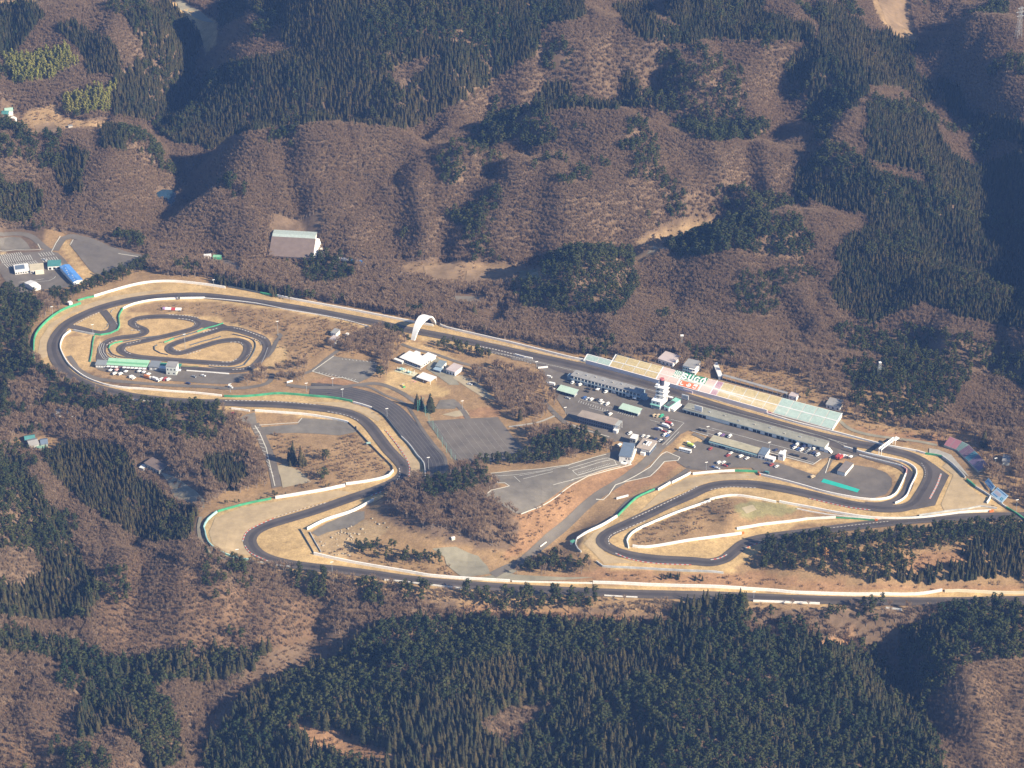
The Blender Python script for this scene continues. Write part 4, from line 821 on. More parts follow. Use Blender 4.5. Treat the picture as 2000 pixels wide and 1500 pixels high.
# white medical-type building and its neighbour
t, L, D = house("office_block", "white two storey block with dark blue grey sloping roof by the diagonal lot", (1209,902), (1231,908.5), 21, 7.4, M_WWALL, R_BLUEG, kind='shed', rise=1.4)
openings(t, L, D, 'f', 2, 4.2, 6.0, 1.1, x0=L*.5); openings(t, L, D, 'f', 1, 1.2, 2.6, 2.2, x0=L*.3, x1=L*.7); openings(t, L, D, 'r', 6, 4.3, 6.0, 2.2, M_DARK)
MB().box(L+.02, L+2.0, .5, D-.5, 3.1, 3.5).build("balcony", M_WHITE, t); MB().box(L+.3, L+2, .5, D-.5, 3.5, 4.3).build("balcony_rail", M_WWALL, t)
MB().box(2, 7, -2.4, -.05, -.8, 1.1).build("entrance_step", M_WHITE, t)
t, L, D = house("office_block", "low office block with beige flat roof and three white skylights", (1244,883), (1268,891), 17, 5.6, W_DBLUE, R_BEIGE, over=.9)
openings(t, L, D, 'f', 7, 3.1, 4.7, .9, M_WHITE, "window_frame", x0=L*.35); openings(t, L, D, 'r', 7, 3.2, 4.7, 1.6, M_WHITE, "window_frame"); openings(t, L, D, 'r', 5, .4, 2.2, 2.0)
for k in range(3): MB().box(L*.25+k*2.4, L*.25+k*2.4+1.3, D*.35, D*.8, 5.96, 6.5).build("skylight", M_WHITE, t)
MB().box(L*.25+.4, L*.25+2, D*.45, D*.7, 6.5, 6.9).build("roof_vent", M_DARK, t)
MB().box(L*.35, L*.7, -2.6, -.05, -1, 2.6).build("entrance_porch", M_WHITE, t)
t, L, D = house("stair_block", "small tall white roofed block behind the beige roofed office", (1230,868), (1241,871), 8, 6.8, W_GREY, R_WHITE, over=.2, wins=(('f',2,3.6,5.0,1.2),))
# restaurant and shelters left of the paddock
t, L, D = house("restaurant", "white roofed L shaped pavilion with a row of dark windows", (783,704), (822,719.5), 14, 3.2, M_WWALL, R_WHITE, over=1.2)
openings(t, L, D, 'f', 12, .6, 2.5, L/12*.75, M_DARK); openings(t, L, D, 'r', 4, .6, 2.3, 2.2)
MB().box(L-9, L+.4, D+1.25, D+9, -1, 3.2).build("wing_wall", M_WWALL, t); MB().box(L-10, L+1.2, D+1.22, D+10, 3.2, 3.55).build("wing_roof", R_WHITE, t)
MB().box(-.5, L+1.4, -3.2, -1.2, -1, .25).build("terrace", M_CONC, t)
house("lean_to_shed", "tiny white roofed lean-to at the left end of the white pavilion", (769,706), (785,712), 3, 2.2, W_GREY, R_WHITE, over=.2)
house("store_shed", "tiny white roofed shed behind the white pavilion", (808,693), (816,696), 4, 2.4, M_WHITE, R_WHITE, over=.1)
a, b, L, ang = frame((814,742), (840,751.5)); clear_rect(a, ang, L, 11)
t = empty("picnic_canopy", (a[0], a[1], a[2]), ang, "white flat picnic canopy on posts below the white pavilion", "shelter")
MB().box(-.4, L+.4, -.4, 11, 3.2, 3.5).build("roof", R_WHITE, t)
for x in (0, L*.5, L):
    for y in (.2, 10.2): MB().box(x-.2, x+.2, y-.2, y+.2, -1, 3.2).build("post", M_WHITE, t)
house("garage_shed", "blue grey shed with white gable between two small buildings", (851,720), (863,723), 10, 3, M_WHITE, mat("slate_roof",(.20,.24,.26),.7,.1,.3), kind='shed', rise=.8, wins=(('r',1,.2,2.2,3),))
house("car_port", "small blue canopy in front of the slate shed", (846,725), (859,729), 6, 1.9, W_DBLUE, mat("pale_blue_roof",(.27,.36,.44),.5), over=.3)
house("cottage", "white cottage with pinkish grey roof at the end of the gravel yard", (872,729), (888.5,735), 13, 4.2, M_WWALL, R_PINK, kind='shed', rise=.5, wins=(('f',3,.3,2.3,1.4,M_DARK),))
house("cottage", "upper of two little grey roofed white huts beside the infield wood", (646.5,656), (656,659), 8, 3.6, M_WWALL, R_GREY, kind='shed', rise=.6, wins=(('f',2,.5,2.0,1.2),))
house("cottage", "lower of two little pale roofed white huts beside the infield wood", (643.5,669.5), (654,673), 8, 3.6, M_WWALL, R_PINK, kind='shed', rise=.6, wins=(('f',3,.5,2.2,1.0),))
house("store_shed", "tiny white box right of the two little huts", (674.5,656.5), (678.5,658), 3, 2.2, M_WWALL, R_WHITE, over=.1)

# gymnasium with the great sloping roof
a, b, L, ang = frame((529,493), (612,507)); D = 40; H = 15
clear_rect(a, ang, L, D, 3)
t = empty("sports_hall", (a[0], a[1], a[2]-.5), ang, "big brown roofed hall with a pale ridge skylight below the hill", "hall")
V = [(0,-6,.8),(L,-6,.8),(L,16,H),(0,16,H),(0,24,H),(L,24,H),(L,34,5),(0,34,5),(0,-6,-2),(L,-6,-2),(L,34,-2),(0,34,-2)]
obj("wall", V, [(8,9,1,0),(9,10,6,5,2,1),(11,8,0,3,4,7),(10,11,7,6)], M_WWALL, t)
obj("roof", [(-1,-7.5,.5),(L+1,-7.5,.5),(L+1,13,13.2),(-1,13,13.2),(-1,-7.5,.1),(L+1,-7.5,.1),(L+1,13,12.8),(-1,13,12.8)], [(0,1,2,3),(4,7,6,5),(0,4,5,1),(1,5,6,2),(3,7,4,0)], R_BROWN, t)
obj("roof", [(-1,24.5,15.2),(L+1,24.5,15.2),(L+1,35,4.8),(-1,35,4.8),(-1,24.5,14.9),(L+1,24.5,14.9),(L+1,35,4.5),(-1,35,4.5)], [(0,1,2,3),(4,7,6,5),(2,6,7,3),(1,5,6,2)], R_BROWN, t)
obj("ridge_skylight", [(-.6,13,13.25),(L+.6,13,13.25),(L+.6,16,15.3),(-.6,16,15.3),(L+.6,24.4,15.4),(-.6,24.4,15.4)], [(0,1,2,3),(3,2,4,5)], mat("ridge_glass",(.36,.42,.40),.4,.15,.4), t)
obj('gable_prow', [(L+.02,-6,-1.5),(L+10,9,-1.5),(L+4.5,15,12.4),(L+.02,15,13),(L+.02,16,-1.5)], [(0,1,2,3),(1,4,3,2)], M_WWALL, t)
for k in range(0):
    y = -3+k*5; zt = min(H-1.2, (y+6)/22*H*.92+.4) if y < 17 else (H-1 if y < 24 else 8)
    MB().box(L, L+.25, y, y+.5, -1, max(zt, .6)).build("gable_rib", mat("rib_grey",(.33,.34,.35),.7), t)

# far-left lot buildings
t, L, D = house("clubhouse", "white building with blue grey roof panel beside the marked car park", (30,537), (58,533.5), 15, 3.6, M_WWALL, R_WHITE, over=.2, wins=(('f',6,.6,2.2,1.6),))
MB().box(1.5, L*.72, 3, 12, 3.99, 4.5).build("roof_deck", R_BLUEG, t)
t, L, D = house("clubhouse", "sandy roofed building joined to the white building by the car park", (60,534.5), (86,532), 14, 3.2, M_WWALL, R_SAND, over=.4, wins=(('f',5,.3,2.2,1.8,M_DARK),))
MB().box(L*.35, L*1.0, -4, -.45, -1, 2.6).build("porch", W_CREAM, t)
t, L, D = house("reception_hall", "teal roofed hall between the sandy roof and the blue roof", (94,528), (119,526.5), 13, 4.2, M_WWALL, R_TEAL, over=.4, wins=(('f',3,.3,2.8,2.6,M_DARK),))
t, L, D = house("long_hall", "long blue roofed shed with worn white patches beside the tan lawn", (118,529), (144,557), 10, 4.0, M_WWALL, R_BLUE, kind='gable', rise=1.0, over=.5, wins=(('r',2,.3,2.2,1.6,M_GREYB),))
for k in range(8):
    x = 2+k*L/8.4; y0 = .8+(k*2.3) % 3.0; sl_ = 1.0/(D/2)
    f = lambda xx, yy: (xx, yy, 4.0+.36+yy*sl_)
    w2 = 1.0+(k % 3)*.5
    obj("worn_patch", [f(x,y0),f(x+w2,y0),f(x+w2+.5,y0+.9),f(x+.5,y0+.9)], [(0,1,2,3)], R_WHITE, t)
house("white_hut", "plain white hut below the curved white lines at the far left lot", (67.5,570), (80,565), 17, 3.8, M_WWALL, R_WHITE, kind='gable', rise=1.2, over=.2)
house("white_hut", "small white hut with a green annexe by the far lot behind trees", (399,506), (413,506), 5, 3, M_WWALL, R_WHITE, over=.2, wins=(('f',2,.4,2,1.2),))
house("green_hut", "small green hut beside the white hut behind trees", (416,507), (432,507), 5, 2.4, mat("green_wall",(.05,.30,.17),.7), R_LGREEN, over=.2)
house("marshal_hut", "tiny white marshal hut outside the top left bend", (136,598), (142,596), 4, 3, M_WWALL, R_WHITE, over=.2)
# farms
house("farmhouse", "teal roofed farmhouse at the far left edge below the bamboo", (3,228), (16,233), 11, 4, W_GREY, R_TEAL, kind='gable', rise=2)
house("farmhouse", "pale green roofed farm building at the far left edge", (10,222), (26,227), 10, 4.6, M_WWALL, mat("mint_roof",(.34,.50,.42),.7,.1,.3), kind='gable', rise=1.6)
house("farm_shed", "white farm shed in front of the pale green farm roof", (19,238), (33,237), 6, 2.8, M_WWALL, R_WHITE, over=.2)
house("farm_shed", "tiny white shed at the end of the tan farm clearing", (134,251), (142,251), 4, 2.4, M_WWALL, R_GREY, over=.2)
house("farmhouse", "dull teal roofed house of the farm left of the dark conifers", (50,866), (69,864), 8, 3.4, W_GREY, R_TEAL, kind='gable', rise=1.8)
house("farmhouse", "grey roofed house of the farm left of the dark conifers", (59,879), (77,876), 12, 4.2, W_GREY, R_GREY, kind='gable', rise=2)
house("farmhouse", "bluish roofed house of the farm left of the dark conifers", (81,876), (94,874), 10, 4.0, W_GREY, R_BLUEG, kind='gable', rise=2)
house("farm_shed", "low green roofed shed of the farm left of the dark conifers", (72,880), (90,880), 5, 2.4, W_GREY, mat("dull_green_roof",(.20,.34,.26),.7), over=.3)
house("workshop", "brown roofed workshop with a cream end wall on the gravel track", (283,913), (311,926), 10, 4, W_GREY, R_BROWN, kind='shed', rise=1.2, wins=(('f',5,.2,2.2,1.8,M_DARK),))
house("farm_shed", "white hut in front of the brown workshop", (272,919), (281,922), 6, 3, M_WWALL, R_WHITE, over=.2)
a = g1(122, 806); t = empty("sheeted_heap", (a.x, a.y, a.z), .4, "pale grey white sheeted heap in the brown clearing left of the pine hill", "heap")
MB().taper(-9, 7, -5, 5, -.8, 3.2, 2.5, 3, 2).build("sheeting", mat("crumpled_sheeting",(.50,.52,.53),.6,.3,.35), t); MB().taper(4, 11, -11, -3, -.8, 2, 2, 2, 2).build("sheeting", mat("grey_sheeting",(.36,.40,.44),.6,.3,.35), t)
# behind the grandstand
house("service_hall", "white hall with pinkish grey roof behind the grandstand", (1285,708), (1314,718), 15, 4.2, M_WWALL, R_PINK, kind='shed', rise=.8, wins=(('f',4,.5,2.2,1.8,M_DARK),))
t, L, D = house("race_office", "white three tier building behind the lettering of the grandstand", (1333,728), (1357,734), 15, 7.8, M_WWALL, R_GREY, over=.2, wins=(('f',5,4.6,6.2,1.8),('f',5,1.4,3.0,1.8)))
for z in (3.4, 6.7): MB().box(L*.55, L+2, -1.6, D*.7, z, z+.35).build("balcony", M_WHITE, t)
MB().box(-1, L*.8, -3.5, -.1, -1, 1.2).build("terrace", R_TURQ, t)
t, L, D = house("kiosk_row", "long narrow white roofed kiosk pointing down towards the grandstand", (1403,742), (1411,741), 26, 3.6, W_DBLUE, R_WHITE, over=.3)
a, b, L, ang = frame((1410,742), (1536,777)); t = empty("walkway_canopy", (a[0], a[1], a[2]+.3), ang, "long thin grey canopy on posts along the top of the grandstand", "canopy")
MB().box(0, L, 0, 3.6, 4.4, 4.65).build("roof", R_GREY, t); clear_rect(a, ang, L, 6)
for k in range(15): MB().box(L*k/14-.15, L*k/14+.15, .3, .6, -1, 4.4).build("post", M_WHITE, t)
house("kiosk", "small white kiosk at the lower end of the grey canopy", (1540,780), (1555,783.5), 7, 4, M_WHITE, R_PINK, over=.2, wins=(('f',2,1,2.2,1.6),))
house("first_aid_hut", "white hut with grey roof behind the far end of the grandstand", (1613,797), (1640,803), 12, 3.8, M_WWALL, R_GREY, kind='shed', rise=.8, wins=(('f',3,.4,2.2,1.4,M_DARK),))
house("house_in_scrub", "grey roofed cream house on the scrub slope above the sign boards", (1957,909), (1971,910), 12, 4.2, W_CREAM, R_GREY, kind='gable', rise=1.6, cat="house", wins=(('f',3,.8,2.2,1.2,M_WHITE),))
house("fuel_station", "white hut with brownish flat roof in the oval lot", (1634.8,926.5), (1650,931), 19, 3.6, M_WWALL, mat("mud_roof",(.20,.17,.155),.8,.1,.2), over=.15)
t, L, D = house("pit_garage", "lower row of garages with tan flat roof and cream panels", (1385.5,868), (1478,894.5), 10, 4.2, W_BLUE, R_TAN, over=.4, wins=())
for k in range(15): MB().box(L*(k+.5)/15-L/15*.36, L*(k+.5)/15+L/15*.36, -.08, .1, .1, 2.4).build("garage_door", M_DARK if k in (3,4) else W_CREAM, t)
MB().box(-.4, L+.4, -1.6, -.42, 3.0, 3.4).build("canopy", mat("blue_canopy",(.22,.36,.40),.7), t)
house("toilet_block", "white block at the right end of the tan roofed garages", (1480,896), (1494.5,899.5), 13, 5.0, M_WWALL, R_BLUEG, over=.1, wins=(('f',2,1.0,3.0,1.6),))
house("store_shed", "low white shed next to the white block below the paddock bank", (1496,900), (1510,904), 6, 2.6, M_WWALL, R_WHITE, over=.1, wins=(('f',2,.4,1.8,1.4),))
house("ticket_cabin", "white cube cabin on the tan bank under the paddock", (1519.5,898.5), (1530,901), 6, 6.6, M_WWALL, R_WHITE, over=.1, wins=(('f',1,4,5.2,2),))
# kart pit buildings
t, L, D = house("kart_office", "grey flat block at the left end of the kart pits", (187,718.5), (207,719.5), 9, 3.2, W_GREY, mat("slate_flat_roof",(.24,.26,.27),.7,.1,.2), wins=(('f',4,.6,2.2,1.6,M_WHITE),))
t, L, D = house("kart_garage", "long pale green roofed kart garage with white awnings", (209,718), (287,723.5), 11, 3.4, mat("plum_wall",(.30,.22,.25),.8), mat("kart_green_roof",(.32,.55,.38),.6,.12,.3), kind='shed', rise=.6, over=.6)
for k in range(10):
    if k in (3,): continue
    MB().box(L*k/10+.4, L*(k+1)/10-.4, -3.4, -.65, 2.5, 2.7).build("awning", M_WHITE, t)
MB().box(0, L, 3.0, 5.6, 4.0, 4.25).build("roof_stripe", mat("mid_green",(.16,.40,.22),.6), t)
t, L, D = house("kart_office", "dark grey square block in the middle of the kart pits", (291,724), (309,725.5), 11, 4.4, mat("mid_grey_wall",(.26,.265,.27),.8), mat("blue_slate_roof",(.19,.21,.235),.7,.1,.2), wins=(('f',2,1.0,3,1.6,M_WHITE),))
t, L, D = house("kart_canopy", "silver white canopy between the grey block and the kart tower", (309,724.5), (326,726), 7, 3.0, W_GREY, R_WHITE, over=.4)
t, L, D = house("kart_tower", "pale grey kart tower with a green deck behind it", (325,732), (345,733.5), 10, 9.0, mat("pale_grey_wall",(.52,.55,.53),.7,.06,.3), R_GREY, over=.3, wins=(('f',3,5.0,6.8,1.2),('f',2,1.0,2.4,1.6)))
MB().box(-10, L+2, D+.6, D+6, 3.6, 4.0).build("deck", mat("deck_green",(.05,.22,.15),.7), t)
for x in (-9, -1, L+1): MB().box(x-.2, x+.2, D+1, D+1.4, -1, 3.6).build("deck_post", M_STEEL, t)
MB().box(L, L+4, .5, 4, 4.4, 4.7).build("landing", M_WHITE, t)

# ------------------------------------------------------------------ the great white arch over the track
A0, A1 = g1(806, 664.5), g1(848.5, 633); mid = (A0+A1)/2; sp = (A1-A0); sp.z = 0; half = sp.length/2; ang = math.atan2(sp.y, sp.x)
t = empty("white_arch", (mid.x, mid.y, mid.z), ang, "great white arch spanning the upper straight", "arch")
def archband(z0, hgt, w0, w1, th, n=28):
    V = []; F = []
    for k in range(n+1):
        s = -1+2*k/n; x = s*half*1.0; z = hgt*(1-abs(s)**2.4)-1.5; w = w0+(w1-w0)*(1-abs(s))
        dz = -2.4*abs(s)**1.4*np.sign(s)*hgt/half; nrm = math.hypot(1, dz); nx_, nz_ = -dz/nrm, 1/nrm
        for (yy, tt) in ((-w, 0), (w, 0), (w, th), (-w, th)): V.append((x+nx_*tt, yy, z+nz_*tt))
    for k in range(n):
        i = k*4; j = i+4
        for a_ in range(4): F.append((i+a_, i+(a_+1) % 4, j+(a_+1) % 4, j+a_))
    F += [(3,2,1,0), (4*n, 4*n+1, 4*n+2, 4*n+3)]
    return V, F
V, F = archband(0, 17.2, 2.0, 5.2, 1.4); obj("arch_band", V, F, M_WHITE, t)
for k in range(9):
    s = -1+2*(k+1)/10; z = 17.2*(1-abs(s)**2.4)-.6
    MB().box(s*half-.25, s*half+.25, -2.0-3.2*(1-abs(s))-.12, 2.0+3.2*(1-abs(s))+.12, z-.3, z+.2).build("rib", mat("arch_rib",(.60,.62,.66),.6), t)
for s, d in ((-1, 1), (1, -1)): MB().box(s*half-1.6, s*half+1.6, -2, 2, -3, .6).build("footing", M_CONC, t)
# gantry over the end of the straight
A0, A1 = g1(1718, 889.5), g1(1746, 868); sp = A1-A0; sp.z = 0; Lg = sp.length; ang = math.atan2(sp.y, sp.x)
t = empty("gantry", (A0.x, A0.y, min(A0.z, A1.z)), ang, "white truss gantry over the end of the main straight", "gantry")
for x in (.4, Lg-.4):
    for y in (-1.3, 1.3): MB().box(x-.22, x+.22, y-.22, y+.22, -1, 6.4).build("post", M_WHITE, t)
MB().box(-.5, Lg+.5, -1.5, 1.5, 6.4, 6.7).box(-.5, Lg+.5, -1.55, -1.3, 6.7, 7.8).box(-.5, Lg+.5, 1.3, 1.55, 6.7, 7.8).build("beam", M_WHITE, t)
MB().box(Lg-1, Lg+6, -2, 2, 5.0, 5.4).add([(Lg+6,-2,5.4),(Lg+11,-9,0),(Lg+11,-6,0),(Lg+6,2,5.4)], [(0,1,2,3)]).build("stair", M_WHITE, t)
for k in range(6): MB().box(Lg*k/5-.15, Lg*k/5+.15, -1.6, 1.6, 7.8, 7.95).build("brace", M_STEEL, t)

# ------------------------------------------------------------------ the main grandstand
F0 = np.array([1140., 704.5]); F1 = np.array([1626., 838.5]); T0 = np.array([1155., 679.5]); T1 = np.array([1645., 807.])
gz = float(np.mean(G([F0, F1])[:, 2]))
f0, f1 = at_z([F0[0], F1[0]], [F0[1], F1[1]], gz+1.6); t0, t1 = at_z([T0[0], T1[0]], [T0[1], T1[1]], gz+8.2)
def st(s, r, up=0.0):
    a = f0+(f1-f0)*s; b = t0+(t1-t0)*s; return a+(b-a)*r+np.array([0, 0, up])
org = st(0, 0); ang = math.atan2(f1[1]-f0[1], f1[0]-f0[0])
gs = empty("grandstand", (org[0], org[1], org[2]), ang, "long open grandstand of yellow pink and pale blue green seats along the main straight", "grandstand")
inv = Matrix.Translation(Vector(org)) @ Matrix.Rotation(ang, 4, 'Z'); inv.invert()
def loc(s, r, up=0.0): return tuple(inv @ Vector(st(s, r, up)))
LS = float(np.linalg.norm(f1-f0)); DS = float(np.linalg.norm(t0-f0))
M_CONS = mat("stand_concrete", (.66,.63,.56), .85, .08, .3)
# carrying body: solid concrete wedge
V = [loc(0,0,-.12),loc(1,0,-.12),loc(1,1,-.12),loc(.107,1,-.12),loc(.107,.52,-.12),loc(0,.52,-.12)]; B2 = [(x,y,-6) for x,y,z in V]
obj("stand_body", V+B2, [tuple(range(6))]+[(i, i+6, (i+1) % 6+6, (i+1) % 6) for i in range(6)], M_CONS, gs)
SEATS = {"teal": mat("teal_seat",(.40,.56,.51),.7,.14,.3), "yellow": mat("yellow_seat",(.60,.46,.205),.7,.16,.3), "pink": mat("pink_seat",(.74,.55,.49),.7,.07,.4), "purple": mat("purple_seat",(.48,.24,.33),.7,.1,.4), "green": mat("green_seat",(.02,.24,.12),.7,.1,.4), "orange": mat("orange_seat",(.70,.20,.08),.7,.08,.4)}
def seat_block(s0, s1, r0, r1, colour, rows=8, solid=False, label=None):
    m = MB(); gap = .9/LS
    s0 += gap/2; s1 -= gap/2
    for k in range(rows):
        a = r0+(r1-r0)*k/rows; b = r0+(r1-r0)*(k+(.98 if solid else .62))/rows; c = r0+(r1-r0)*(k+1)/rows
        m.add([loc(s0,a,.25), loc(s1,a,.25), loc(s1,b,.25), loc(s0,b,.25), loc(s0,a,-.1), loc(s1,a,-.1)], [(0,1,2,3),(4,5,1,0)], 0)
        m.add([loc(s0,b,.02), loc(s1,b,.02), loc(s1,c,.02), loc(s0,c,.02)], [(0,1,2,3)], 1)
    o = m.build("seating_block", [SEATS[colour], M_CONS], gs); o["label"] = label or f"block of {colour} seats"; return o
def blocks(sa, sb, r0, r1, colour, wid=13.0):
    n = max(1, round((sb-sa)*LS/wid))
    for k in range(n): seat_block(sa+(sb-sa)*k/n, sa+(sb-sa)*(k+1)/n, r0, r1, colour)
LO, HI = (.03, .48), (.53, .985)
for sa, sb, c in ((.0,.103,"teal"),(.103,.296,"yellow"),(.296,.383,"pink"),(.463,.514,"pink"),(.514,.54,"purple"),(.54,.77,"yellow"),(.77,1.,"teal")): blocks(sa, sb, *LO, c)
for sa, sb, c in ((.108,.296,"yellow"),(.296,.348,"pink"),(.478,.514,"pink"),(.514,.54,"purple"),(.54,.77,"yellow"),(.77,1.,"teal")): blocks(sa, sb, *HI, c)
seat_block(.375, .478, .47, .985, "green", 10, True, label="green seats carrying large white letters")
seat_block(.386, .463, .10, .44, "orange", 7, True, label="orange red seats carrying white brush letters")
# chequered block
m = MB()
for i in range(6):
    for j in range(8):
        sa = .348+.027*i/6; ra = HI[0]-.03+(.48)*j/8; sb = sa+.027/6; rb = ra+.48/8
        m.add([loc(sa,ra,.2),loc(sb,ra,.2),loc(sb,rb,.2),loc(sa,rb,.2)], [(0,1,2,3)], (i+j) % 2)
o = m.build("chequered_block", [M_WHITE, SEATS["green"]], gs); o["label"] = "green and white chequered seats left of the letters"
# letters: strokes laid over the seats
def letter(strokes, s0, s1, r0, r1, th, name="letter"):
    m = MB()
    sw = (s1-s0)*LS; rw = (r1-r0)*DS
    for stx in strokes:
        P = np.array([(x*sw, y*rw) for x, y in stx])
        d = np.gradient(P, axis=0); d /= np.maximum(np.linalg.norm(d, axis=1, keepdims=True), 1e-6); N = np.stack([-d[:, 1], d[:, 0]], -1)*th/2
        Vv = []
        for p, q in zip(P, N):
            for e in (p-q, p+q): Vv.append(loc(s0+e[0]/LS, r0+e[1]/DS, .36))
        m.add(Vv, [(2*i, 2*i+2, 2*i+3, 2*i+1) for i in range(len(P)-1)])
    return m.build(name, M_WHITE, gs)
def arc(cx, cy, rx, ry, a0, a1, n=14): return [(cx+rx*math.cos(math.radians(a0+(a1-a0)*k/n)), cy+ry*math.sin(math.radians(a0+(a1-a0)*k/n))) for k in range(n+1)]
GL = {"S": [arc(.5,.73,.36,.22,20,270)+arc(.5,.28,.36,.23,90,-160)[1:], [(.86,.70),(.86,.92)], [(.14,.08),(.14,.34)]],
      "U": [[(.18,.95),(.18,.4)]+arc(.5,.36,.32,.30,180,360)+[(.82,.95)], [(.02,.95),(.36,.95)], [(.66,.95),(.98,.95)]],
      "G": [arc(.5,.5,.38,.43,50,320)+[(.80,.22),(.80,.46)], [(.52,.44),(.98,.44)], [(.84,.70),(.84,.94)]],
      "O": [arc(.5,.5,.36,.43,0,360,22)]}
for k, ch in enumerate("SUGO"):
    s0 = .381+k*.0243; letter(GL[ch], s0, s0+.0205, .55, .91, 1.55)
letter([[(.12,.9),(.12,.35)]+arc(.4,.32,.28,.22,180,330)], .389, .411, .15, .40, 1.2)
letter([arc(.5,.48,.36,.36,120,-190), [(.55,.85),(.42,.2)]], .414, .433, .15, .38, 1.2)
letter([[(.1,.62),(.9,.75)], [(.15,.85),(.85,.95)], [(.45,1.0),(.75,.42)], arc(.5,.25,.3,.2,20,-200)], .438, .459, .15, .41, 1.0)
# walkway, aisle strips, kiosks at the front, roof-less railing
m = MB()
for s in (.0,.103,.296,.380,.468,.514,1.0):
    m.add([loc(s-.0022,.0,.32),loc(s+.0022,.0,.32),loc(s+.0022,1 if s else .5,.32),loc(s-.0022,1 if s else .5,.32)], [(0,1,2,3)])
m.build("aisle_steps", M_WHITE, gs)
m = MB(); m.add([loc(0,.485,.3),loc(1,.485,.3),loc(1,.522,.3),loc(0,.522,.3)], [(0,1,2,3)]); m.build("walkway", M_WHITE, gs)
for k in range(40):
    s = .11+.885*k/39; p = loc(s, 1.005, 0); MB().box(p[0]-.08, p[0]+.08, p[1]-.08, p[1]+.08, p[2]-.3, p[2]+1.3).build("railing_post", M_STEEL, gs)
m = MB()
for s0, s1 in ((.107,1),):
    a = loc(s0,1.005,1.3); b = loc(s1,1.005,1.3); m.tube(a, b, .07, .07, 4)
m.build("railing", M_STEEL, gs)
block_poly([tuple(st(s, r)[:2]) for s, r in ((-.01,-.15),(1.01,-.15),(1.02,1.12),(.1,1.12),(-.01,.7))])
w_ = barrier([(1144,710.5),(1190,723),(1250,739.5),(1310,756.5),(1350,767.5),(1400,781),(1450,795),(1498,808.5)], 4.6, mat("pinkish_white_wall",(.80,.72,.70),.7,.05,.2), "tall pinkish white wall in front of the grandstand", "track side barriers", th=1.0)
for k in range(15):
    s = .03+.70*k/14
    if .36 < s < .48: continue
    p = loc(s, -.02, 0); q = loc(s+.02 if k % 2 else s+.034, -.02, 0)
    m = MB(); m.add([(p[0],p[1]-.6,p[2]-.9),(q[0],q[1]-.6,q[2]-.9),(q[0],q[1]-.6,q[2]+.7),(p[0],p[1]-.6,p[2]+.7),(p[0],p[1]-.2,p[2]-.9),(q[0],q[1]-.2,q[2]-.9),(q[0],q[1]-.2,q[2]+.7),(p[0],p[1]-.2,p[2]+.7)], [(0,1,2,3),(5,4,7,6),(3,2,6,7),(1,5,6,2),(4,0,3,7)])
    o = m.build("banner", mat("crimson_banner",(.48,.09,.14),.7) if k % 3 else mat("rose_banner",(.62,.28,.32),.7), gs)
m = MB(); p = loc(.415,-.06,0); q = loc(.452,-.06,0); m.box(p[0], q[0], p[1]-1.5, p[1]+.8, p[2]-2, p[2]+1.4).build("podium", mat("pale_lilac",(.62,.55,.62),.7), gs)

# ------------------------------------------------------------------ the small grandstand on the right
fr = [(1843,869),(1867,878),(1872,882),(1884,894),(1892,902),(1911,921)]; bk = [(1855,852),(1880,862),(1893,868.5),(1904,880),(1911,886.5),(1931,908)]
zb = float(np.mean(G(fr)[:, 2]))
PF = at_z([p[0] for p in fr], [p[1] for p in fr], zb+1.5); PB = at_z([p[0] for p in bk], [p[1] for p in bk], zb+6.0)
o0 = PF[0]; t = empty("grandstand", tuple(o0), 0, "small bent grandstand of faded red blue and purple seats by the first corner", "grandstand")
cols = [mat("faded_red_seat",(.42,.17,.20),.7,.1,.4), mat("grey_green_seat",(.22,.33,.30),.7,.1,.4), mat("plum_seat",(.25,.15,.20),.7,.1,.4), mat("blue_seat",(.09,.25,.32),.7,.1,.4), mat("violet_seat",(.22,.16,.25),.7,.1,.4)]
m = MB(); V = [tuple(p-o0-(0,0,.15)) for p in PF]+[tuple(p-o0-(0,0,.15)) for p in PB]; n = 6
m.add(V+[(x,y,-7) for x,y,z in V], [(i,i+1,n+i+1,n+i) for i in range(5)]+[(i,i+12,i+13,i+1) for i in range(5)]+[(n+i+1,n+i+13,n+i+12,n+i) for i in range(5)]+[(0,6,18,12),(5,17,23,11)]).build("stand_body", M_CONC, t)
for i in range(5):
    for h in range(2):
        m = MB(); s0, s1 = (.02+.5*h, .48+.5*h)
        for k in range(8):
            f = lambda s, r, up: tuple(PF[i]+(PF[i+1]-PF[i])*s+((PB[i]+(PB[i+1]-PB[i])*s)-(PF[i]+(PF[i+1]-PF[i])*s))*r-o0+np.array([0,0,up]))
            a = .03+.95*k/8; b = a+.085; c = a+.95/8
            m.add([f(s0,a,.2),f(s1,a,.2),f(s1,b,.2),f(s0,b,.2)], [(0,1,2,3)], 0); m.add([f(s0,b,.0),f(s1,b,.0),f(s1,c,.0),f(s0,c,.0)], [(0,1,2,3)], 1)
        m.build("seating_block", [cols[i], mat("dull_step",(.26,.24,.25),.8)], t)
block_poly([tuple(p[:2]) for p in PF]+[tuple(p[:2]) for p in PB[::-1]])
o = sheet("lower_terrace", [(1815,876),(1832,879),(1858,889),(1866,899),(1880,915),(1893,932),(1889,930),(1866,909),(1850,897),(1814,887)], M_CONC, .5, 5)
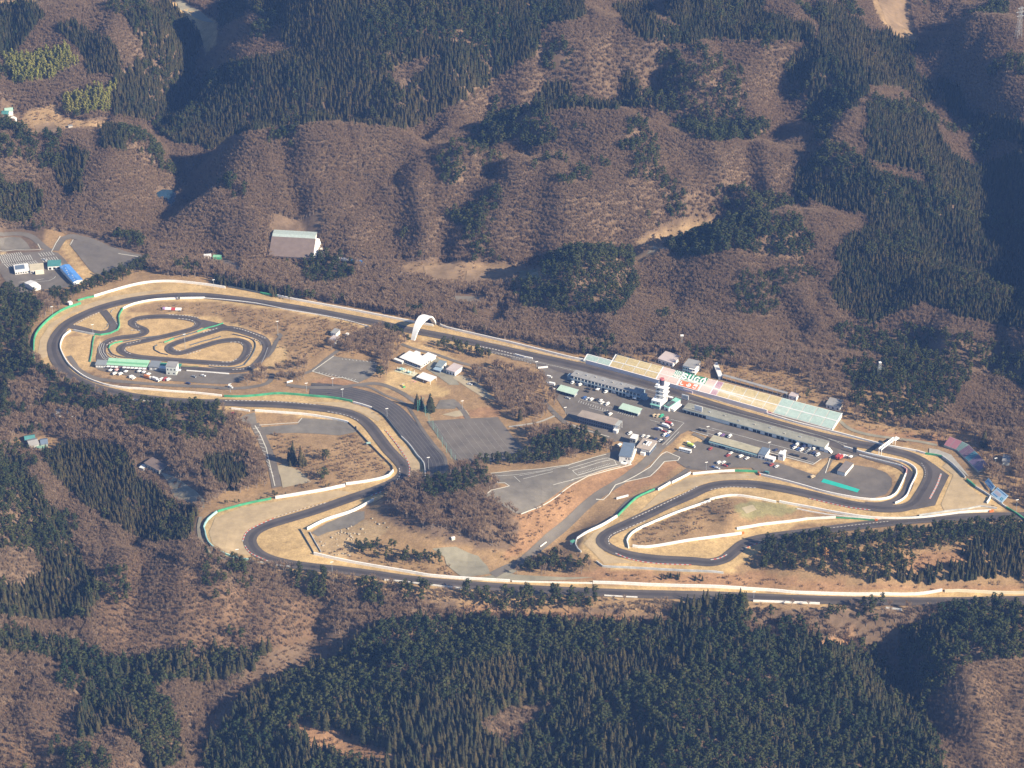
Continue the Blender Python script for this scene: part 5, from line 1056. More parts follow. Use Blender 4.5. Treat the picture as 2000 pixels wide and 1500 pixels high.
# sign boards lying back against the slope
M_BOARD = mat("pale_blue_board",(.42,.58,.70),.5); M_PRINT = mat("blue_print",(.08,.22,.45),.5); M_PRINT2 = mat("pink_print",(.62,.50,.48),.5); M_PRINT3 = mat("teal_print",(.05,.30,.40),.5)
def board(label, bl, br, tl, tr, marks):
    z = float(np.mean(G([bl, br])[:, 2])); P = list(at_z([bl[0], br[0]], [bl[1], br[1]], z+1.2))+list(at_z([tr[0], tl[0]], [tr[1], tl[1]], z+5.2))
    o0 = P[0]; e = P[1]-o0; u = P[3]-o0; nn = np.cross(e, u); nn /= np.linalg.norm(nn)
    t = empty("sign_board", tuple(o0), 0, label, "sign board", "pale blue sign boards")
    f = lambda s, r, d: tuple(e*s+u*r+(P[2]-P[1]-u)*s*r+nn*d)
    V = [f(0,0,0),f(1,0,0),f(1,1,0),f(0,1,0),f(0,0,-.4),f(1,0,-.4),f(1,1,-.4),f(0,1,-.4)]
    obj("panel", V, [(0,1,2,3),(7,6,5,4),(0,4,5,1),(1,5,6,2),(2,6,7,3),(3,7,4,0)], M_BOARD, t)
    for k in (.15, .5, .85):
        a = f(k, .9, -.4); MB().box(a[0]-.15, a[0]+.15, a[1]-.15, a[1]+.15, a[2]-9, a[2]).build("strut", M_STEEL, t)
    for s0, s1, r0, r1, mm in marks:
        obj("printed_mark", [f(s0,r0,.06),f(s1,r0,.06),f(s1,r1,.06),f(s0,r1,.06)], [(0,1,2,3)], mm, t)
    for s in (0,.25,.5,.75,1):
        q = np.array(o0)+np.array(f(s,.5,0)); block_disc(q[0], q[1], 6)
def zs(l): return [(1820+x/9.375, 840+y/9.375) for x, y in l]
mk = [(.04+.11*k, .04+.11*k+.085, .80, .90, M_PRINT) for k in range(8)]+[(.10,.62,.46,.54,M_PRINT2),(.10,.58,.58,.66,M_PRINT2),(.10,.6,.34,.42,M_PRINT2),(.10,.5,.14,.24,M_PRINT),(.72,.9,.16,.46,M_PRINT3),(.78,.85,.24,.38,M_BOARD)]
board("larger of the two pale blue sign boards leaning on the slope by the first corner", *zs([(1075,1165),(1280,1335),(1205,1045),(1400,1200)]), mk)
board("smaller slanting pale blue sign board above the larger one", *zs([(965,950),(1095,1110),(1035,880),(1160,1035)]), [(.12+.11*k, .12+.11*k+.08, .5, .75, M_PRINT) for k in range(7)]+[(.04,.14,.3,.6,M_PRINT),(.45,.8,.16,.34,M_PRINT)])

# ------------------------------------------------------------------ masts, pylons, small signs
def mast(u, v, h, label, name="lamp_mast", r=.18, head=True, m_=None, cat="lamp mast"):
    p = g1(u, v); t = empty(name, (p.x, p.y, p.z), .3, label, cat)
    MB().tube((0,0,-1), (0,0,h), r*1.3, r*.8, 6).build("pole", m_ or M_STEEL, t)
    if head: MB().box(-1.4, 1.4, -.2, .2, h, h+.5).build("lamp_head", M_WHITE, t)
for u, v, h, lab in ((543,655,16,"tall lamp mast right of the kart circuit"),(362,682,17,"tall lamp mast over a green base inside the kart circuit"),(182,653,11,"thin mast where the link road meets the kart fence"),(450,766,9,"mast on the verge above the middle straight"),(599,766,10,"mast by the start of the paved terrace"),(669,776,9,"mast with a lamp at the top of the paved terrace"),(756,814,9,"mast beside the dark rail on the paved terrace"),(837,917,13,"mast at the lower end of the paved terrace"),(1104,810,8,"mast at the left corner of the paddock"),(1382,851,10,"mast above the tan roofed garages"),(1379,921,10,"mast beside the white wall under the parked cars"),(418,565,11,"mast at the top of the upper left bend"),(103,616,10,"mast outside the far left green barrier"),(1502,880,9,"mast on the paddock edge by the white block"),(1943,913,10,"mast beside the end of the small grandstand"),(1984,1000,13,"mast right of the sign boards"),(650,755,9,"mast on the red verge below the infield lot"),(1048,717,6,"short mast at the paddock entrance"),(649,1120,12,"mast behind the pines beside the back straight"),(464,1090,9,"mast outside the lower left hairpin"),(903,799,9,"mast at the corner of the field lot"),(1472,1169,7,"mast on the back straight verge")):
    mast(u, v, h, lab)
p = g1(1331, 682); t = empty("floodlight_mast", (p.x, p.y, p.z), 0, "twin floodlight mast among the trees behind the grandstand", "lamp mast")
for x in (-.9, .9): MB().tube((x,0,-1), (x*.6,0,15), .25, .15, 6).build("pole", M_STEEL, t)
MB().box(-1.6, 1.6, -.5, .5, 15, 16.6).build("lamp_head", M_WHITE, t)
def lattice(u, v, h, wb, wt, label, arms=()):
    p = g1(u, v); t = empty("lattice_tower", (p.x, p.y, p.z), .35, label, "pylon")
    m = MB(); n = 7
    for sx, sy in ((-1,-1),(1,-1),(1,1),(-1,1)): m.tube((sx*wb,sy*wb,-1), (sx*wt,sy*wt,h), .14, .1, 4)
    for k in range(n):
        a = wb+(wt-wb)*k/n; b = wb+(wt-wb)*(k+1)/n; z0 = h*k/n; z1 = h*(k+1)/n
        for (x0,y0,x1,y1) in ((-1,-1,1,-1),(1,-1,1,1),(1,1,-1,1),(-1,1,-1,-1)):
            m.tube((x0*a,y0*a,z0), (x1*b,y1*b,z1), .08, .08, 3); m.tube((x1*a,y1*a,z0), (x0*b,y0*b,z1), .08, .08, 3)
    m.build("lattice", mat("pale_steel",(.36,.38,.40),.5), t)
    for z, l in arms: MB().tube((-l,0,z), (l,0,z), .22, .22, 4).tube((-l,0,z), (0,0,z+2), .1, .1, 3).tube((l,0,z), (0,0,z+2), .1, .1, 3).build("cross_arm", mat("pale_steel",(.36,.38,.40),.5), t)
    if not arms: MB().box(-wt*1.2, wt*1.2, -wt*1.2, wt*1.2, h, h+.5).build("platform", M_WHITE, t)
lattice(1716, 741, 19, 1.5, 1.0, "pale lattice tower on the wooded slope behind the grandstand")
lattice(1988, 78, 42, 3.2, .9, "tall pale lattice pylon at the upper right corner", ((30,5),(35,6),(39.5,4.5)))
p = g1(1669, 886); t = empty("signal_board", (p.x, p.y, p.z), ang0, "dark signal board on a post by the pit exit", "sign")
MB().box(-1.9, 1.9, -.3, .3, 1.6, 7.2).build("panel", M_DARKB, t); MB().tube((0,0,-1),(0,0,1.6), .25, .25, 6).build("post", M_STEEL, t)
p = g1(1338, 782); t = empty("gantry_screen", (p.x, p.y, p.z), ang0, "grey white board standing on the pit wall near the start line", "sign")
MB().box(-3.6, 3.6, -.35, .35, 1.5, 6.2).build("panel", mat("pale_grey_panel",(.60,.61,.62),.6), t); MB().box(-2.6, 2.6, -.42, -.36, 2.6, 4.6).build("print", mat("grey_print",(.36,.37,.38),.6), t)
for x in (-2.8, 2.8): MB().box(x-.2, x+.2, -.2, .2, -1, 1.5).build("post", M_STEEL, t)
p = g1(695, 842); t = empty("signal_board", (p.x, p.y, p.z), ang0, "dark board on a post inside the hairpin by the service lot", "sign")
MB().box(-.9, .9, -.2, .2, 1, 5.4).build("panel", M_DARKB, t); MB().tube((0,0,-1),(0,0,1), .2, .2, 6).build("post", M_STEEL, t)
p = g1(350, 586); t = empty("signal_board", (p.x, p.y, p.z), 0, "dark board on a post at the top of the left bend", "sign")
MB().box(-1.0, 1.0, -.2, .2, 1, 5.6).build("panel", M_DARKB, t); MB().tube((0,0,-1),(0,0,1), .2, .2, 6).build("post", M_STEEL, t)
for (u0, u1, v, lab, cols_) in ((317,334,604.5,"white and pink banner lying on the bank above the kart circuit",((0,.3,"lilac_banner",(.40,.27,.50)),(.3,1,"pinkish_banner",(.74,.62,.64)))), (334,354,605.5,"red and white banner lying on the bank above the kart circuit",((0,.4,"red_banner",(.40,.05,.05)),(.4,1,"white_banner",(.78,.76,.73))))):
    a = g1(u0, v+1.2); b = g1(u1, v+1.8); L_ = (b-a).length; an = math.atan2(b.y-a.y, b.x-a.x)
    t = empty("bank_banner", (a.x, a.y, a.z+.4), an, lab, "banner", "banners on the kart bank")
    for s0, s1, nm, c in cols_: obj("cloth", [(s0*L_+.05,0,.3),(s1*L_,0,.3),(s1*L_,3.2,1.6),(s0*L_+.05,3.2,1.6),(s0*L_+.05,.05,.1),(s1*L_,.05,.1),(s1*L_,3.25,1.4),(s0*L_+.05,3.25,1.4)], [(0,1,2,3),(7,6,5,4),(0,4,5,1),(1,5,6,2),(2,6,7,3),(3,7,4,0)], mat(nm, c, .7), t)
a = g1(566, 748); t = empty("roadside_board", (a.x, a.y, a.z), .5, "small tilted white board beside the infield road", "sign")
MB().box(-3, 3, -.15, .15, .8, 2.6).build("panel", M_WHITE, t); MB().box(-2.5, -2.3, -.1, .1, -1, .8).build("post", M_STEEL, t); MB().box(2.3, 2.5, -.1, .1, -1, .8).build("post", M_STEEL, t)
a = g1(720, 869); t = empty("marshal_post", (a.x, a.y, a.z), .2, "small pale green marshal platform inside the hairpin bend", "platform")
MB().box(-2, 2, -1.5, 1.5, 2.2, 2.5).build("deck", mat("pale_green_deck",(.32,.46,.40),.7), t)
for x in (-1.7, 1.7):
    for y in (-1.2, 1.2): MB().box(x-.12, x+.12, y-.12, y+.12, -1, 2.2).build("post", M_STEEL, t)
a = g1(1119, 1062); t = empty("marshal_post", (a.x, a.y, a.z), .6, "small green and white marshal hut at the tip of the right hand hairpin", "hut")
MB().box(-2, 2, -1.6, 1.6, -1, 2.6).build("wall", M_WHITE, t); MB().box(-2.3, 2.3, -1.9, 1.9, 2.6, 2.9).build("roof", mat("hut_green",(.08,.28,.20),.7), t); MB().box(-.6, .6, -1.66, -1.55, 0, 1.9).build("door", M_DARK, t)
a = g1(885, 1053); t = empty("yard_box", (a.x, a.y, a.z), .4, "small cream box at the edge of the infield wood", "box")
MB().box(-1.6, 1.6, -1, 1, -.5, 2.0).build("case", W_CREAM, t); MB().box(-1.7, 1.7, -1.1, 1.1, 2.0, 2.15).build("lid", M_WHITE, t)
# net fence of tall posts along the field lot
Pn = G([(824,797),(831,812),(838,826),(846,840),(855,856),(864,872),(872,884),(881,896),(890,908)])
t = empty("net_fence", tuple(Pn[0]), 0, "tall green net fence on slender posts along the field lot", "fence")
for q in Pn: MB().tube(tuple(q-Pn[0]-(0,0,1)), tuple(q-Pn[0]+(0,0,11)), .2, .14, 6).build("post", mat("green_post",(.20,.34,.30),.6), t)
m = MB()
for a_, b_ in zip(Pn[:-1], Pn[1:]):
    for k in range(9): z = 1+k*1.2; m.tube(tuple(a_-Pn[0]+(0,0,z)), tuple(b_-Pn[0]+(0,0,z)), .035, .035, 3)
m.build("net", mat("green_net",(.12,.30,.25),.8), t)
a = g1(822, 800); t = empty("climbing_net", (a.x, a.y, a.z), .8, "green climbing net frame at the top corner of the field lot", "frame")
for x in (-4, -1.4, 1.4, 4): MB().tube((x,0,-1),(x,0,12), .22, .16, 6).build("post", mat("teal_post",(.10,.38,.34),.6), t)
m = MB()
for k in range(6): m.tube((-4,0,1+k*2.1),(4,0,1+k*2.1), .08, .08, 3)
m.build("net", mat("green_net",(.12,.30,.25),.8), t)
# playground bits below the pavilion
a = g1(793, 727); t = empty("climbing_gym", (a.x, a.y, a.z), ang0, "white and cream climbing frame on a pale pad below the pavilion", "play frame")
MB().box(-11, 11, -4, 4, -.6, .3).build("pad", mat("pale_pad",(.52,.49,.34),.9,.1,.3), t)
for k in range(7): MB().tube((-9+k*3, random.uniform(-2,2), .3), (-9+k*3, random.uniform(-2,2), 4.2), .2, .2, 6).build("post", M_WHITE, t)
MB().box(-7, -2, -2, 2, 2.4, 2.7).box(2, 6, -2, 1, 1.6, 1.9).build("deck", M_CYANB, t)
a = g1(788, 755); t = empty("play_tower", (a.x, a.y, a.z), .4, "small yellow and green play tower on the tan lawn", "play tower")
MB().box(-1, 1, -1, 1, 1.6, 1.9).build("deck", mat("play_yellow",(.60,.50,.12),.6), t); MB().box(-1.1, 1.1, -2.8, -1.05, 0, 1.4).build("slide", mat("play_green",(.10,.35,.12),.6), t)
for x in (-.8, .8): MB().box(x-.12, x+.12, .6, .84, -.6, 3.6).build("post", M_WHITE, t)
a = g1(806, 747); t = empty("swing_set", (a.x, a.y, a.z), .4, "pinkish play frame left of the picnic canopy", "play frame")
MB().tube((-2,0,-.5),(-1.2,0,2.4),.15,.15,5).tube((2,0,-.5),(1.2,0,2.4),.15,.15,5).tube((-1.2,0,2.4),(1.2,0,2.4),.15,.15,5).build("bars", mat("play_pink",(.52,.26,.26),.6), t); MB().box(1.4, 3.6, -.5, .5, .2, .6).build("slide", mat("play_pink",(.52,.26,.26),.6), t)
# blue tarpaulin-covered stacks near the hall
for i, (u, v, s_, lab) in enumerate(((691,511,1.0,"left blue tarpaulin covered stack beside the big hall"),(702,513,1.0,"right blue tarpaulin covered stack beside the big hall"),(707,519,.9,"blue covered stack nearest the camera beside the big hall"))):
    a = g1(u, v); t = empty("covered_stack", (a.x, a.y, a.z), -.2, lab, "stack", "blue covered stacks")
    MB().taper(-3.4*s_, 3.4*s_, -2, 2, -.5, 2.4, .5, .5, .5).build("tarpaulin", mat("blue_tarpaulin",(.05,.20,.52),.5,.15,.5), t); MB().box(-3.2*s_, 3.2*s_, -1.6, 1.6, -.8, -.4).build("pallet", M_CONC, t)
for i, (u, v) in enumerate(((668,507),(676,508.5))):
    a = g1(u, v); t = empty("covered_stack", (a.x, a.y, a.z), -.2, ("left" if i == 0 else "right")+" pale stack of boxes beside the blue covered stacks", "stack")
    MB().taper(-3.4, 3.4, -1.6, 1.6, -.5, 1.8, .2, .2, .2).build("boxes", M_WWALL, t); MB().box(-3.2, 3.2, -1.4, 1.4, -.8, -.4).build("pallet", M_CONC, t)

# ------------------------------------------------------------------ vehicles
PAINT = {"white": (.78,.78,.77), "silver": (.48,.50,.52), "dark": (.03,.032,.04), "navy": (.03,.045,.13), "blue": (.06,.14,.38), "red": (.40,.06,.05), "green": (.04,.42,.24), "tan": (.60,.47,.30), "pink": (.66,.36,.34), "lime": (.50,.62,.10), "teal": (.08,.25,.25), "orange": (.52,.20,.06), "purple": (.22,.12,.30), "grey": (.25,.26,.27)}
VM = {}
def vmesh(kind, colour):
    key = (kind, colour)
    if key in VM: return VM[key]
    p = mat(colour+"_car_paint", PAINT[colour], .35, spec=.5); m = MB()
    if kind == "car":
        Lh, Wh = 2.2, .88
        m.taper(-Lh, Lh, -Wh, Wh, .3, .95, .05, .05, .05, 0); m.taper(-1.5, 1.2, -Wh+.05, Wh-.05, .953, 1.38, .45, .55, .12, 1); m.taper(-1.06, .66, -Wh+.2, Wh-.2, 1.383, 1.45, .06, .06, .05, 0)
        wx, wr = 1.35, .32
    elif kind == "van":
        Lh, Wh = 2.4, .92
        m.taper(-Lh, Lh, -Wh, Wh, .35, 1.15, .03, .05, .03, 0); m.taper(-Lh+.05, Lh-.55, -Wh+.03, Wh-.03, 1.153, 1.65, .1, .5, .08, 1); m.taper(-Lh+.15, Lh-1.08, -Wh+.1, Wh-.1, 1.653, 1.95, .05, .1, .06, 0)
        wx, wr = 1.5, .34
    elif kind == "truck":
        Lh, Wh = 3.6, 1.05
        m.box(-Lh, 1.7, -Wh, Wh, .85, 3.0, 0); m.taper(1.8, Lh, -Wh+.05, Wh-.05, .5, 2.3, .0, .35, .08, 3); m.box(Lh-.32, Lh-.02, -Wh+.2, Wh-.2, 1.45, 2.05, 1); m.box(-Lh, Lh-.2, -.7, .7, .5, .8, 2)
        wx, wr = 2.4, .45
    else:
        Lh, Wh = 5.4, 1.25
        m.taper(-Lh, Lh, -Wh, Wh, .45, 1.6, .03, .05, .03, 0); m.box(-Lh+.08, Lh-.1, -Wh+.02, Wh-.02, 1.603, 2.45, 1); m.taper(-Lh+.03, Lh-.05, -Wh+.01, Wh-.01, 2.453, 3.1, .1, .1, .1, 0)
        for k in range(6): m.box(-Lh+.9+k*1.75, -Lh+1.05+k*1.75, -Wh, Wh, 1.603, 2.449, 0)
        wx, wr = 3.4, .5
    for sx in (-wx, wx):
        for sy in (-1, 1):
            m.tube((sx, sy*(Wh-.22), wr), (sx, sy*(Wh+.02), wr), wr, wr, 10, 2)
    me = bpy.data.meshes.new(kind); me.from_pydata(m.V, [], m.F)
    for q in (p, M_GLASS, M_TYRE, mat("white_car_paint", PAINT["white"], .35, spec=.5)): me.materials.append(q)
    me.polygons.foreach_set("material_index", np.array(m.M, np.int32)); me.update(); VM[key] = me; return me
AX = ang0; PX = ang0+math.pi/2
VEH = """
1291.7 814.3 B van green|bright green van in the paddock row facing the control tower
1278 813.5 B van tan|tan van at the left end of the row with a bright green van
1284.5 814.5 B van tan|tan van squeezed between a tan van and the bright green van
1301.6 820 B van pink|pinkish van right of the bright green van
1281 840 A van navy|navy vehicle at the left of the crowded group in mid paddock
1288.5 839.6 A van white|cream white van beside the navy vehicle in the crowded group
1300.5 835 A truck white|white box truck at the top of the crowded group
1296.5 844 A car red|red car in the middle of the crowded group
1306.5 845.5 B car white|white car on the right of the crowded group
1298 851.5 B van white|white van at the front of the crowded group
1303.5 852.5 B car blue|blue car beside the white van at the front of the crowded group
1307 830.5 A truck red|red crane truck above the crowded group
1312 841 A car dark|dark car at the right edge of the crowded group
1230 848.5 B van white|white van left of the tall white roofed block
1256 853 B car white|white car behind the beige roofed office, left of a white neighbour
1265 854.5 B car white|white car behind the beige roofed office, right of its white neighbour
1272 857.5 B car dark|dark car behind the beige roofed office, left of a navy car
1280 859.5 B car navy|navy car behind the beige roofed office next to a white car
1289.5 862 B car white|white car at the right corner behind the beige roofed office
1294 864 B car dark|dark car at the very corner behind the beige roofed office
1350 873 A truck lime|lime yellow truck above the bus
1345.5 867.5 A van white|white camper van behind the lime truck
1338 883 A bus white|white bus parked under the tan bank
1387.5 878 B car red|red car in front of the tan roofed garages
1410 873.5 A car dark|dark car against the tan roofed garages near their left end
1415 875 A van blue|blue grey van against the tan roofed garages
1210 871 B van white|white round-topped van behind the white two storey block
1367 841 A car dark|left dark car on the paddock edge above the tan bank
1376 843 A car dark|right dark car on the paddock edge above the tan bank
1405 850 B van white|white van on the paddock above the tan roofed garages, left of a purple car
1425 854 B van white|white van on the paddock above the tan roofed garages, right of a purple car
1411.5 851.5 B car purple|small purple car between two white vans above the tan roofed garages
1422 891 B car red|red car with a white vehicle behind it in the lower paddock
1427 886.5 B car white|white car directly behind a red car in the lower paddock
1447 893 B van white|white van with a dark front standing alone in the lower paddock
1459 896.5 B car white|small white car right of the lone white van in the lower paddock
1404 905.5 B van white|white van at the left of the group by the curved white wall
1413 904.5 B car white|white car at the top of the group by the curved white wall
1416 911 A car red|red car at the front of the group by the curved white wall
1423 908.5 B car dark|dark car at the right of the group by the curved white wall
1394 914 A car blue|bluish car at the left front of the group by the curved white wall
1401 916 A car white|white car lowest of the group by the curved white wall
1498 906.5 A car navy|navy car at the left of a row of three in the lower paddock
1507 909.5 B car red|red car in the middle of a row of three in the lower paddock
1517 912.5 B car white|white car at the right of a row of three in the lower paddock
1496.5 925 A van teal|teal van by the end of the green barrier
1587 933 B van tan|tan white van alone left of the turquoise sheet
1515 880.5 B car navy|navy car on the paddock above the white cube cabin
1532 884 B van white|white van on the paddock just above the white cube cabin
1548 889.5 A car dark|leftmost of three dark cars on the lower paddock terrace
1556.5 891.5 A car dark|middle of three dark cars on the lower paddock terrace
1572 897 A car dark|rightmost of three dark cars on the lower paddock terrace
1557 870 B van white|white van at the top left of the cluster by the garages' right end
1550 871.5 B car navy|navy car at the left edge of the cluster by the garages' right end
1551.5 876 B car white|white car at the lower left of the cluster by the garages' right end
1559 878.5 B car blue|blue car in the front row of the cluster by the garages' right end
1565 880.5 B van white|white van in the front row of the cluster by the garages' right end
1570 874 B van navy|tall navy van in the middle of the cluster by the garages' right end
1576 883.5 B car grey|grey car in the front row of the cluster by the garages' right end
1582 878.5 B car silver|silver car in the back row of the cluster by the garages' right end
1591 877.5 B van white|white van at the right top of the cluster by the garages' right end
1589 886 B car navy|navy car in the lower right of the cluster by the garages' right end
1597 890 B van white|white van at the far lower right corner of the cluster by the garages
1583 886 B car dark|dark car in the front row of the cluster by the garages' right end
1637 894.5 B truck red|left red and white truck by the pit exit
1643 895.5 B truck red|right red and white truck by the pit exit
1650 892.5 A van white|white van right of the two red trucks by the pit exit
1657 893.5 A van tan|tan van right of the two red trucks by the pit exit
1118.5 749 B van white|white van at the left end of the left pit garages
1133.4 753 B van white|white van with a red car behind it at the left pit garages
1136 747 B car red|red car behind a white van at the left pit garages
1107 747.5 A car dark|dark car at the top left corner of the paddock
1146 766 A car dark|lower of two dark cars in front of the left pit garages
1149 761 A car dark|upper of two dark cars in front of the left pit garages
1183.4 767 B van white|white van alone in front of the left pit garages
1109 779 A car silver|silver car below the left green roofed shed
1141.6 778 B car blue|blue car at the left end of the marked bays
1148 780.5 B car white|first white car from the left in the marked bays
1155.4 782 B van white|white van in the left half of the marked bays
1166 782.5 B car dark|dark car in the middle of the marked bays
1173 784 B car white|white car right of the dark car in the marked bays
1176 788 B car white|white car nearest the camera in the marked bays
1186 791 B van white|white van at the right end of the marked bays
1228.5 780 A car dark|dark car near the right end of the left pit garages
1185.6 807 B car dark|dark car above the dark two storey block, left of a white one
1191.7 811 B van white|white van above the dark two storey block
1073 738 A van white|long white van near the paddock entrance
1076 753 A truck white|white box truck below the paddock entrance
1086 761 B truck dark|dark truck with a white cab left of a green roofed shed
922 750 A car dark|dark car with a white neighbour on the gravel yard
918 752 A car white|white car with a dark neighbour on the gravel yard
224 731.5 B van white|leftmost white van in the kart paddock
235.5 732 B van white|second white van from the left in the kart paddock
256.5 737.5 B van white|left van of a close white pair in the kart paddock
261 740 B car white|right car of a close white pair in the kart paddock
289 739.5 A truck orange|orange box truck in the kart paddock
304.5 744 A truck white|white truck right of the orange truck in the kart paddock
316 742.5 B van white|white van left of a red van in the kart paddock
322 742.5 B van red|red van between two white vans in the kart paddock
329 743 B van white|white van right of a red van in the kart paddock
367.5 750 A car navy|dark blue car at the edge of the kart paddock
379 737 A car grey|grey car under the bare trees right of the kart tower
397 735 A car white|white car beside a bush right of the kart tower
450 757.5 A van white|white van driving on the service road below the kart circuit
457 808.5 A car red|red car at the gate above the service lot
87 509 A car silver|silver car alone in the marked car park at far left
238 725 B van dark|dark blue van against the kart garage awnings
290 733 B van white|white van in front of the dark grey kart block
"""
for line in VEH.strip().split("\n"):
    a, lab = line.split("|"); u, v, hd, kind, colour = a.split()
    p = g1(float(u), float(v)); me_ = vmesh(kind, colour)
    nm = {"car": "parked_car", "van": "parked_van", "truck": "parked_truck", "bus": "parked_bus"}[kind]
    o = bpy.data.objects.new(nm, me_); COL.objects.link(o)
    o.location = (p.x, p.y, p.z+.36); o.rotation_euler = (0, 0, (AX if hd == "A" else PX-.25)+random.uniform(-.12, .12)+(math.pi if random.random() < .4 else 0)); o.scale = (1.12, 1.12, 1.1)
    tag(o, lab, kind if kind != "car" else "car", "vehicles parked around the circuit"); block_disc(p.x, p.y, 5)

# pop-up tents beside the kart pits and pit garages
for u, v, col, lab in ((216,726.5,"white","white pop-up tent at the left end of the kart garage awnings"),(246,729,"white","white pop-up tent in front of the middle of the kart garage"),(272,728.5,"white","left of two white tents by the dark grey kart block"),(281,730,"white","right of two white tents by the dark grey kart block"),(228,726,"pink","pink pop-up tent in front of the kart garage"),(1240,781,"white","small white tent at the right end of the left pit garages"),(1167,764,"white","small white tent against the middle of the left pit garages"),(1661,895.5,"white","white tent by the pit exit beside the two red trucks")):
    p = g1(u, v); t = empty("tent", (p.x, p.y, p.z+.3), ang0, lab, "tent", "pop-up tents")
    MB().add([(-1.8,-1.8,2.2),(1.8,-1.8,2.2),(1.8,1.8,2.2),(-1.8,1.8,2.2),(0,0,3.2)], [(0,1,4),(1,2,4),(2,3,4),(3,0,4)]).build("canopy", mat(col+"_canvas", PAINT[col], .8), t)
    for x in (-1.7, 1.7):
        for y in (-1.7, 1.7): MB().box(x-.06, x+.06, y-.06, y+.06, -.3, 2.25).build("leg", M_STEEL, t)
# rocks in the stone yard
def rock_mesh(seed):
    r = np.random.default_rng(seed); bm = bmesh.new(); bmesh.ops.create_icosphere(bm, subdivisions=2, radius=1)
    for v in bm.verts: v.co = Vector((v.co.x*1.2, v.co.y, v.co.z*.8))*(1+.32*(r.random()-.5)) + Vector(r.normal(0, .05, 3))
    me_ = bpy.data.meshes.new("boulder"); bm.to_mesh(me_); bm.free(); me_.materials.append(mat("boulder_stone",(.34,.29,.22),.9,.3,.4)); return me_
RM = [rock_mesh(k) for k in range(5)]
ROCK = []
for k in range(46):
    if k < 26: u, v = random.uniform(648,720), random.uniform(1028,1056)
    else: u, v = random.uniform(622,690), random.uniform(1050,1086)
    if inside(np.array([u]), np.array([v]), [(640,1046),(690,1024),(718,1020),(724,1040),(690,1058),(650,1056)] if k < 26 else [(618,1050),(640,1050),(668,1064),(690,1086),(660,1088),(632,1080)])[0]: ROCK.append((u, v))
for u, v in ROCK+[(727,1013),(733,1020),(740,1024),(751,1022),(757,1030),(765,1062+0)][:5]:
    p = g1(u, v); o = bpy.data.objects.new("boulder", RM[random.randrange(5)]); COL.objects.link(o); s_ = random.uniform(.4, 1.15)
    o.location = (p.x, p.y, p.z+.2*s_); o.rotation_euler = (0, 0, random.uniform(0, 6.3)); o.scale = (s_, s_, s_)
    tag(o, "pale boulder lying among others in the stone yard inside the hairpin", "boulder", "boulders in the stone yard")
# ------------------------------------------------------------------ trees
def leafmat(name, c1, c2, var=.35, rough=.9, trans=0.0, patch=.012):
    m = bpy.data.materials.new(name); m.use_nodes = True; t = m.node_tree; b = t.nodes["Principled BSDF"]; b.inputs["Roughness"].default_value = rough; b.inputs["Specular IOR Level"].default_value = .12
    oi = t.nodes.new("ShaderNodeObjectInfo"); no = t.nodes.new("ShaderNodeTexNoise"); no.inputs["Scale"].default_value = patch; no.inputs["Detail"].default_value = 3
    t.links.new(oi.outputs["Location"], no.inputs["Vector"])
    ad = t.nodes.new("ShaderNodeMath"); ad.operation = 'MULTIPLY_ADD'; ad.inputs[1].default_value = .55; t.links.new(oi.outputs["Random"], ad.inputs[0])
    mr = t.nodes.new("ShaderNodeMapRange"); mr.inputs[1].default_value = .3; mr.inputs[2].default_value = .7; mr.inputs[3].default_value = 0; mr.inputs[4].default_value = .45
    t.links.new(no.outputs[0], mr.inputs[0]); t.links.new(mr.outputs[0], ad.inputs[2])
    mx = t.nodes.new("ShaderNodeMix"); mx.data_type = 'RGBA'; mx.inputs["A"].default_value = (*c1, 1); mx.inputs["B"].default_value = (*c2, 1); t.links.new(ad.outputs[0], mx.inputs["Factor"])
    # leaf clumps differ in tone
    ge = t.nodes.new("ShaderNodeNewGeometry"); n2 = t.nodes.new("ShaderNodeTexNoise"); n2.inputs["Scale"].default_value = .55; n2.inputs["Detail"].default_value = 2; t.links.new(ge.outputs["Position"], n2.inputs["Vector"])
    m2 = t.nodes.new("ShaderNodeMapRange"); m2.inputs[1].default_value = .3; m2.inputs[2].default_value = .7; m2.inputs[3].default_value = 1-var; m2.inputs[4].default_value = 1+var; t.links.new(n2.outputs[0], m2.inputs[0])
    vm = t.nodes.new("ShaderNodeVectorMath"); vm.operation = 'SCALE'; t.links.new(mx.outputs["Result"], vm.inputs[0]); t.links.new(m2.outputs[0], vm.inputs["Scale"])
    t.links.new(vm.outputs[0], b.inputs["Base Color"])
    if trans > 0:      # thin twigs pass light on round their sides
        tr = t.nodes.new("ShaderNodeBsdfTranslucent"); t.links.new(vm.outputs[0], tr.inputs["Color"]); ms = t.nodes.new("ShaderNodeMixShader"); ms.inputs[0].default_value = trans
        t.links.new(b.outputs[0], ms.inputs[1]); t.links.new(tr.outputs[0], ms.inputs[2]); t.links.new(ms.outputs[0], t.nodes["Material Output"].inputs["Surface"])
    return m
M_CEDAR = leafmat("cedar_foliage", (.013,.025,.013), (.074,.057,.026)); M_PINE = leafmat("pine_foliage", (.016,.032,.013), (.070,.072,.025)); M_BAMBOO = leafmat("bamboo_foliage", (.13,.15,.035), (.24,.21,.06))
M_TWIG = leafmat("bare_twigs", (.285,.196,.130), (.375,.275,.185), .15, trans=.45); M_SCRUB = leafmat("dry_scrub", (.24,.14,.075), (.36,.225,.115), .2, trans=.4)
M_BARK = mat("grey_bark", (.22,.18,.155), .9); M_CBARK = mat("cedar_bark", (.13,.085,.06), .9)
M_RUSTY = leafmat("rusty_foliage", (.26,.13,.045), (.32,.17,.06))

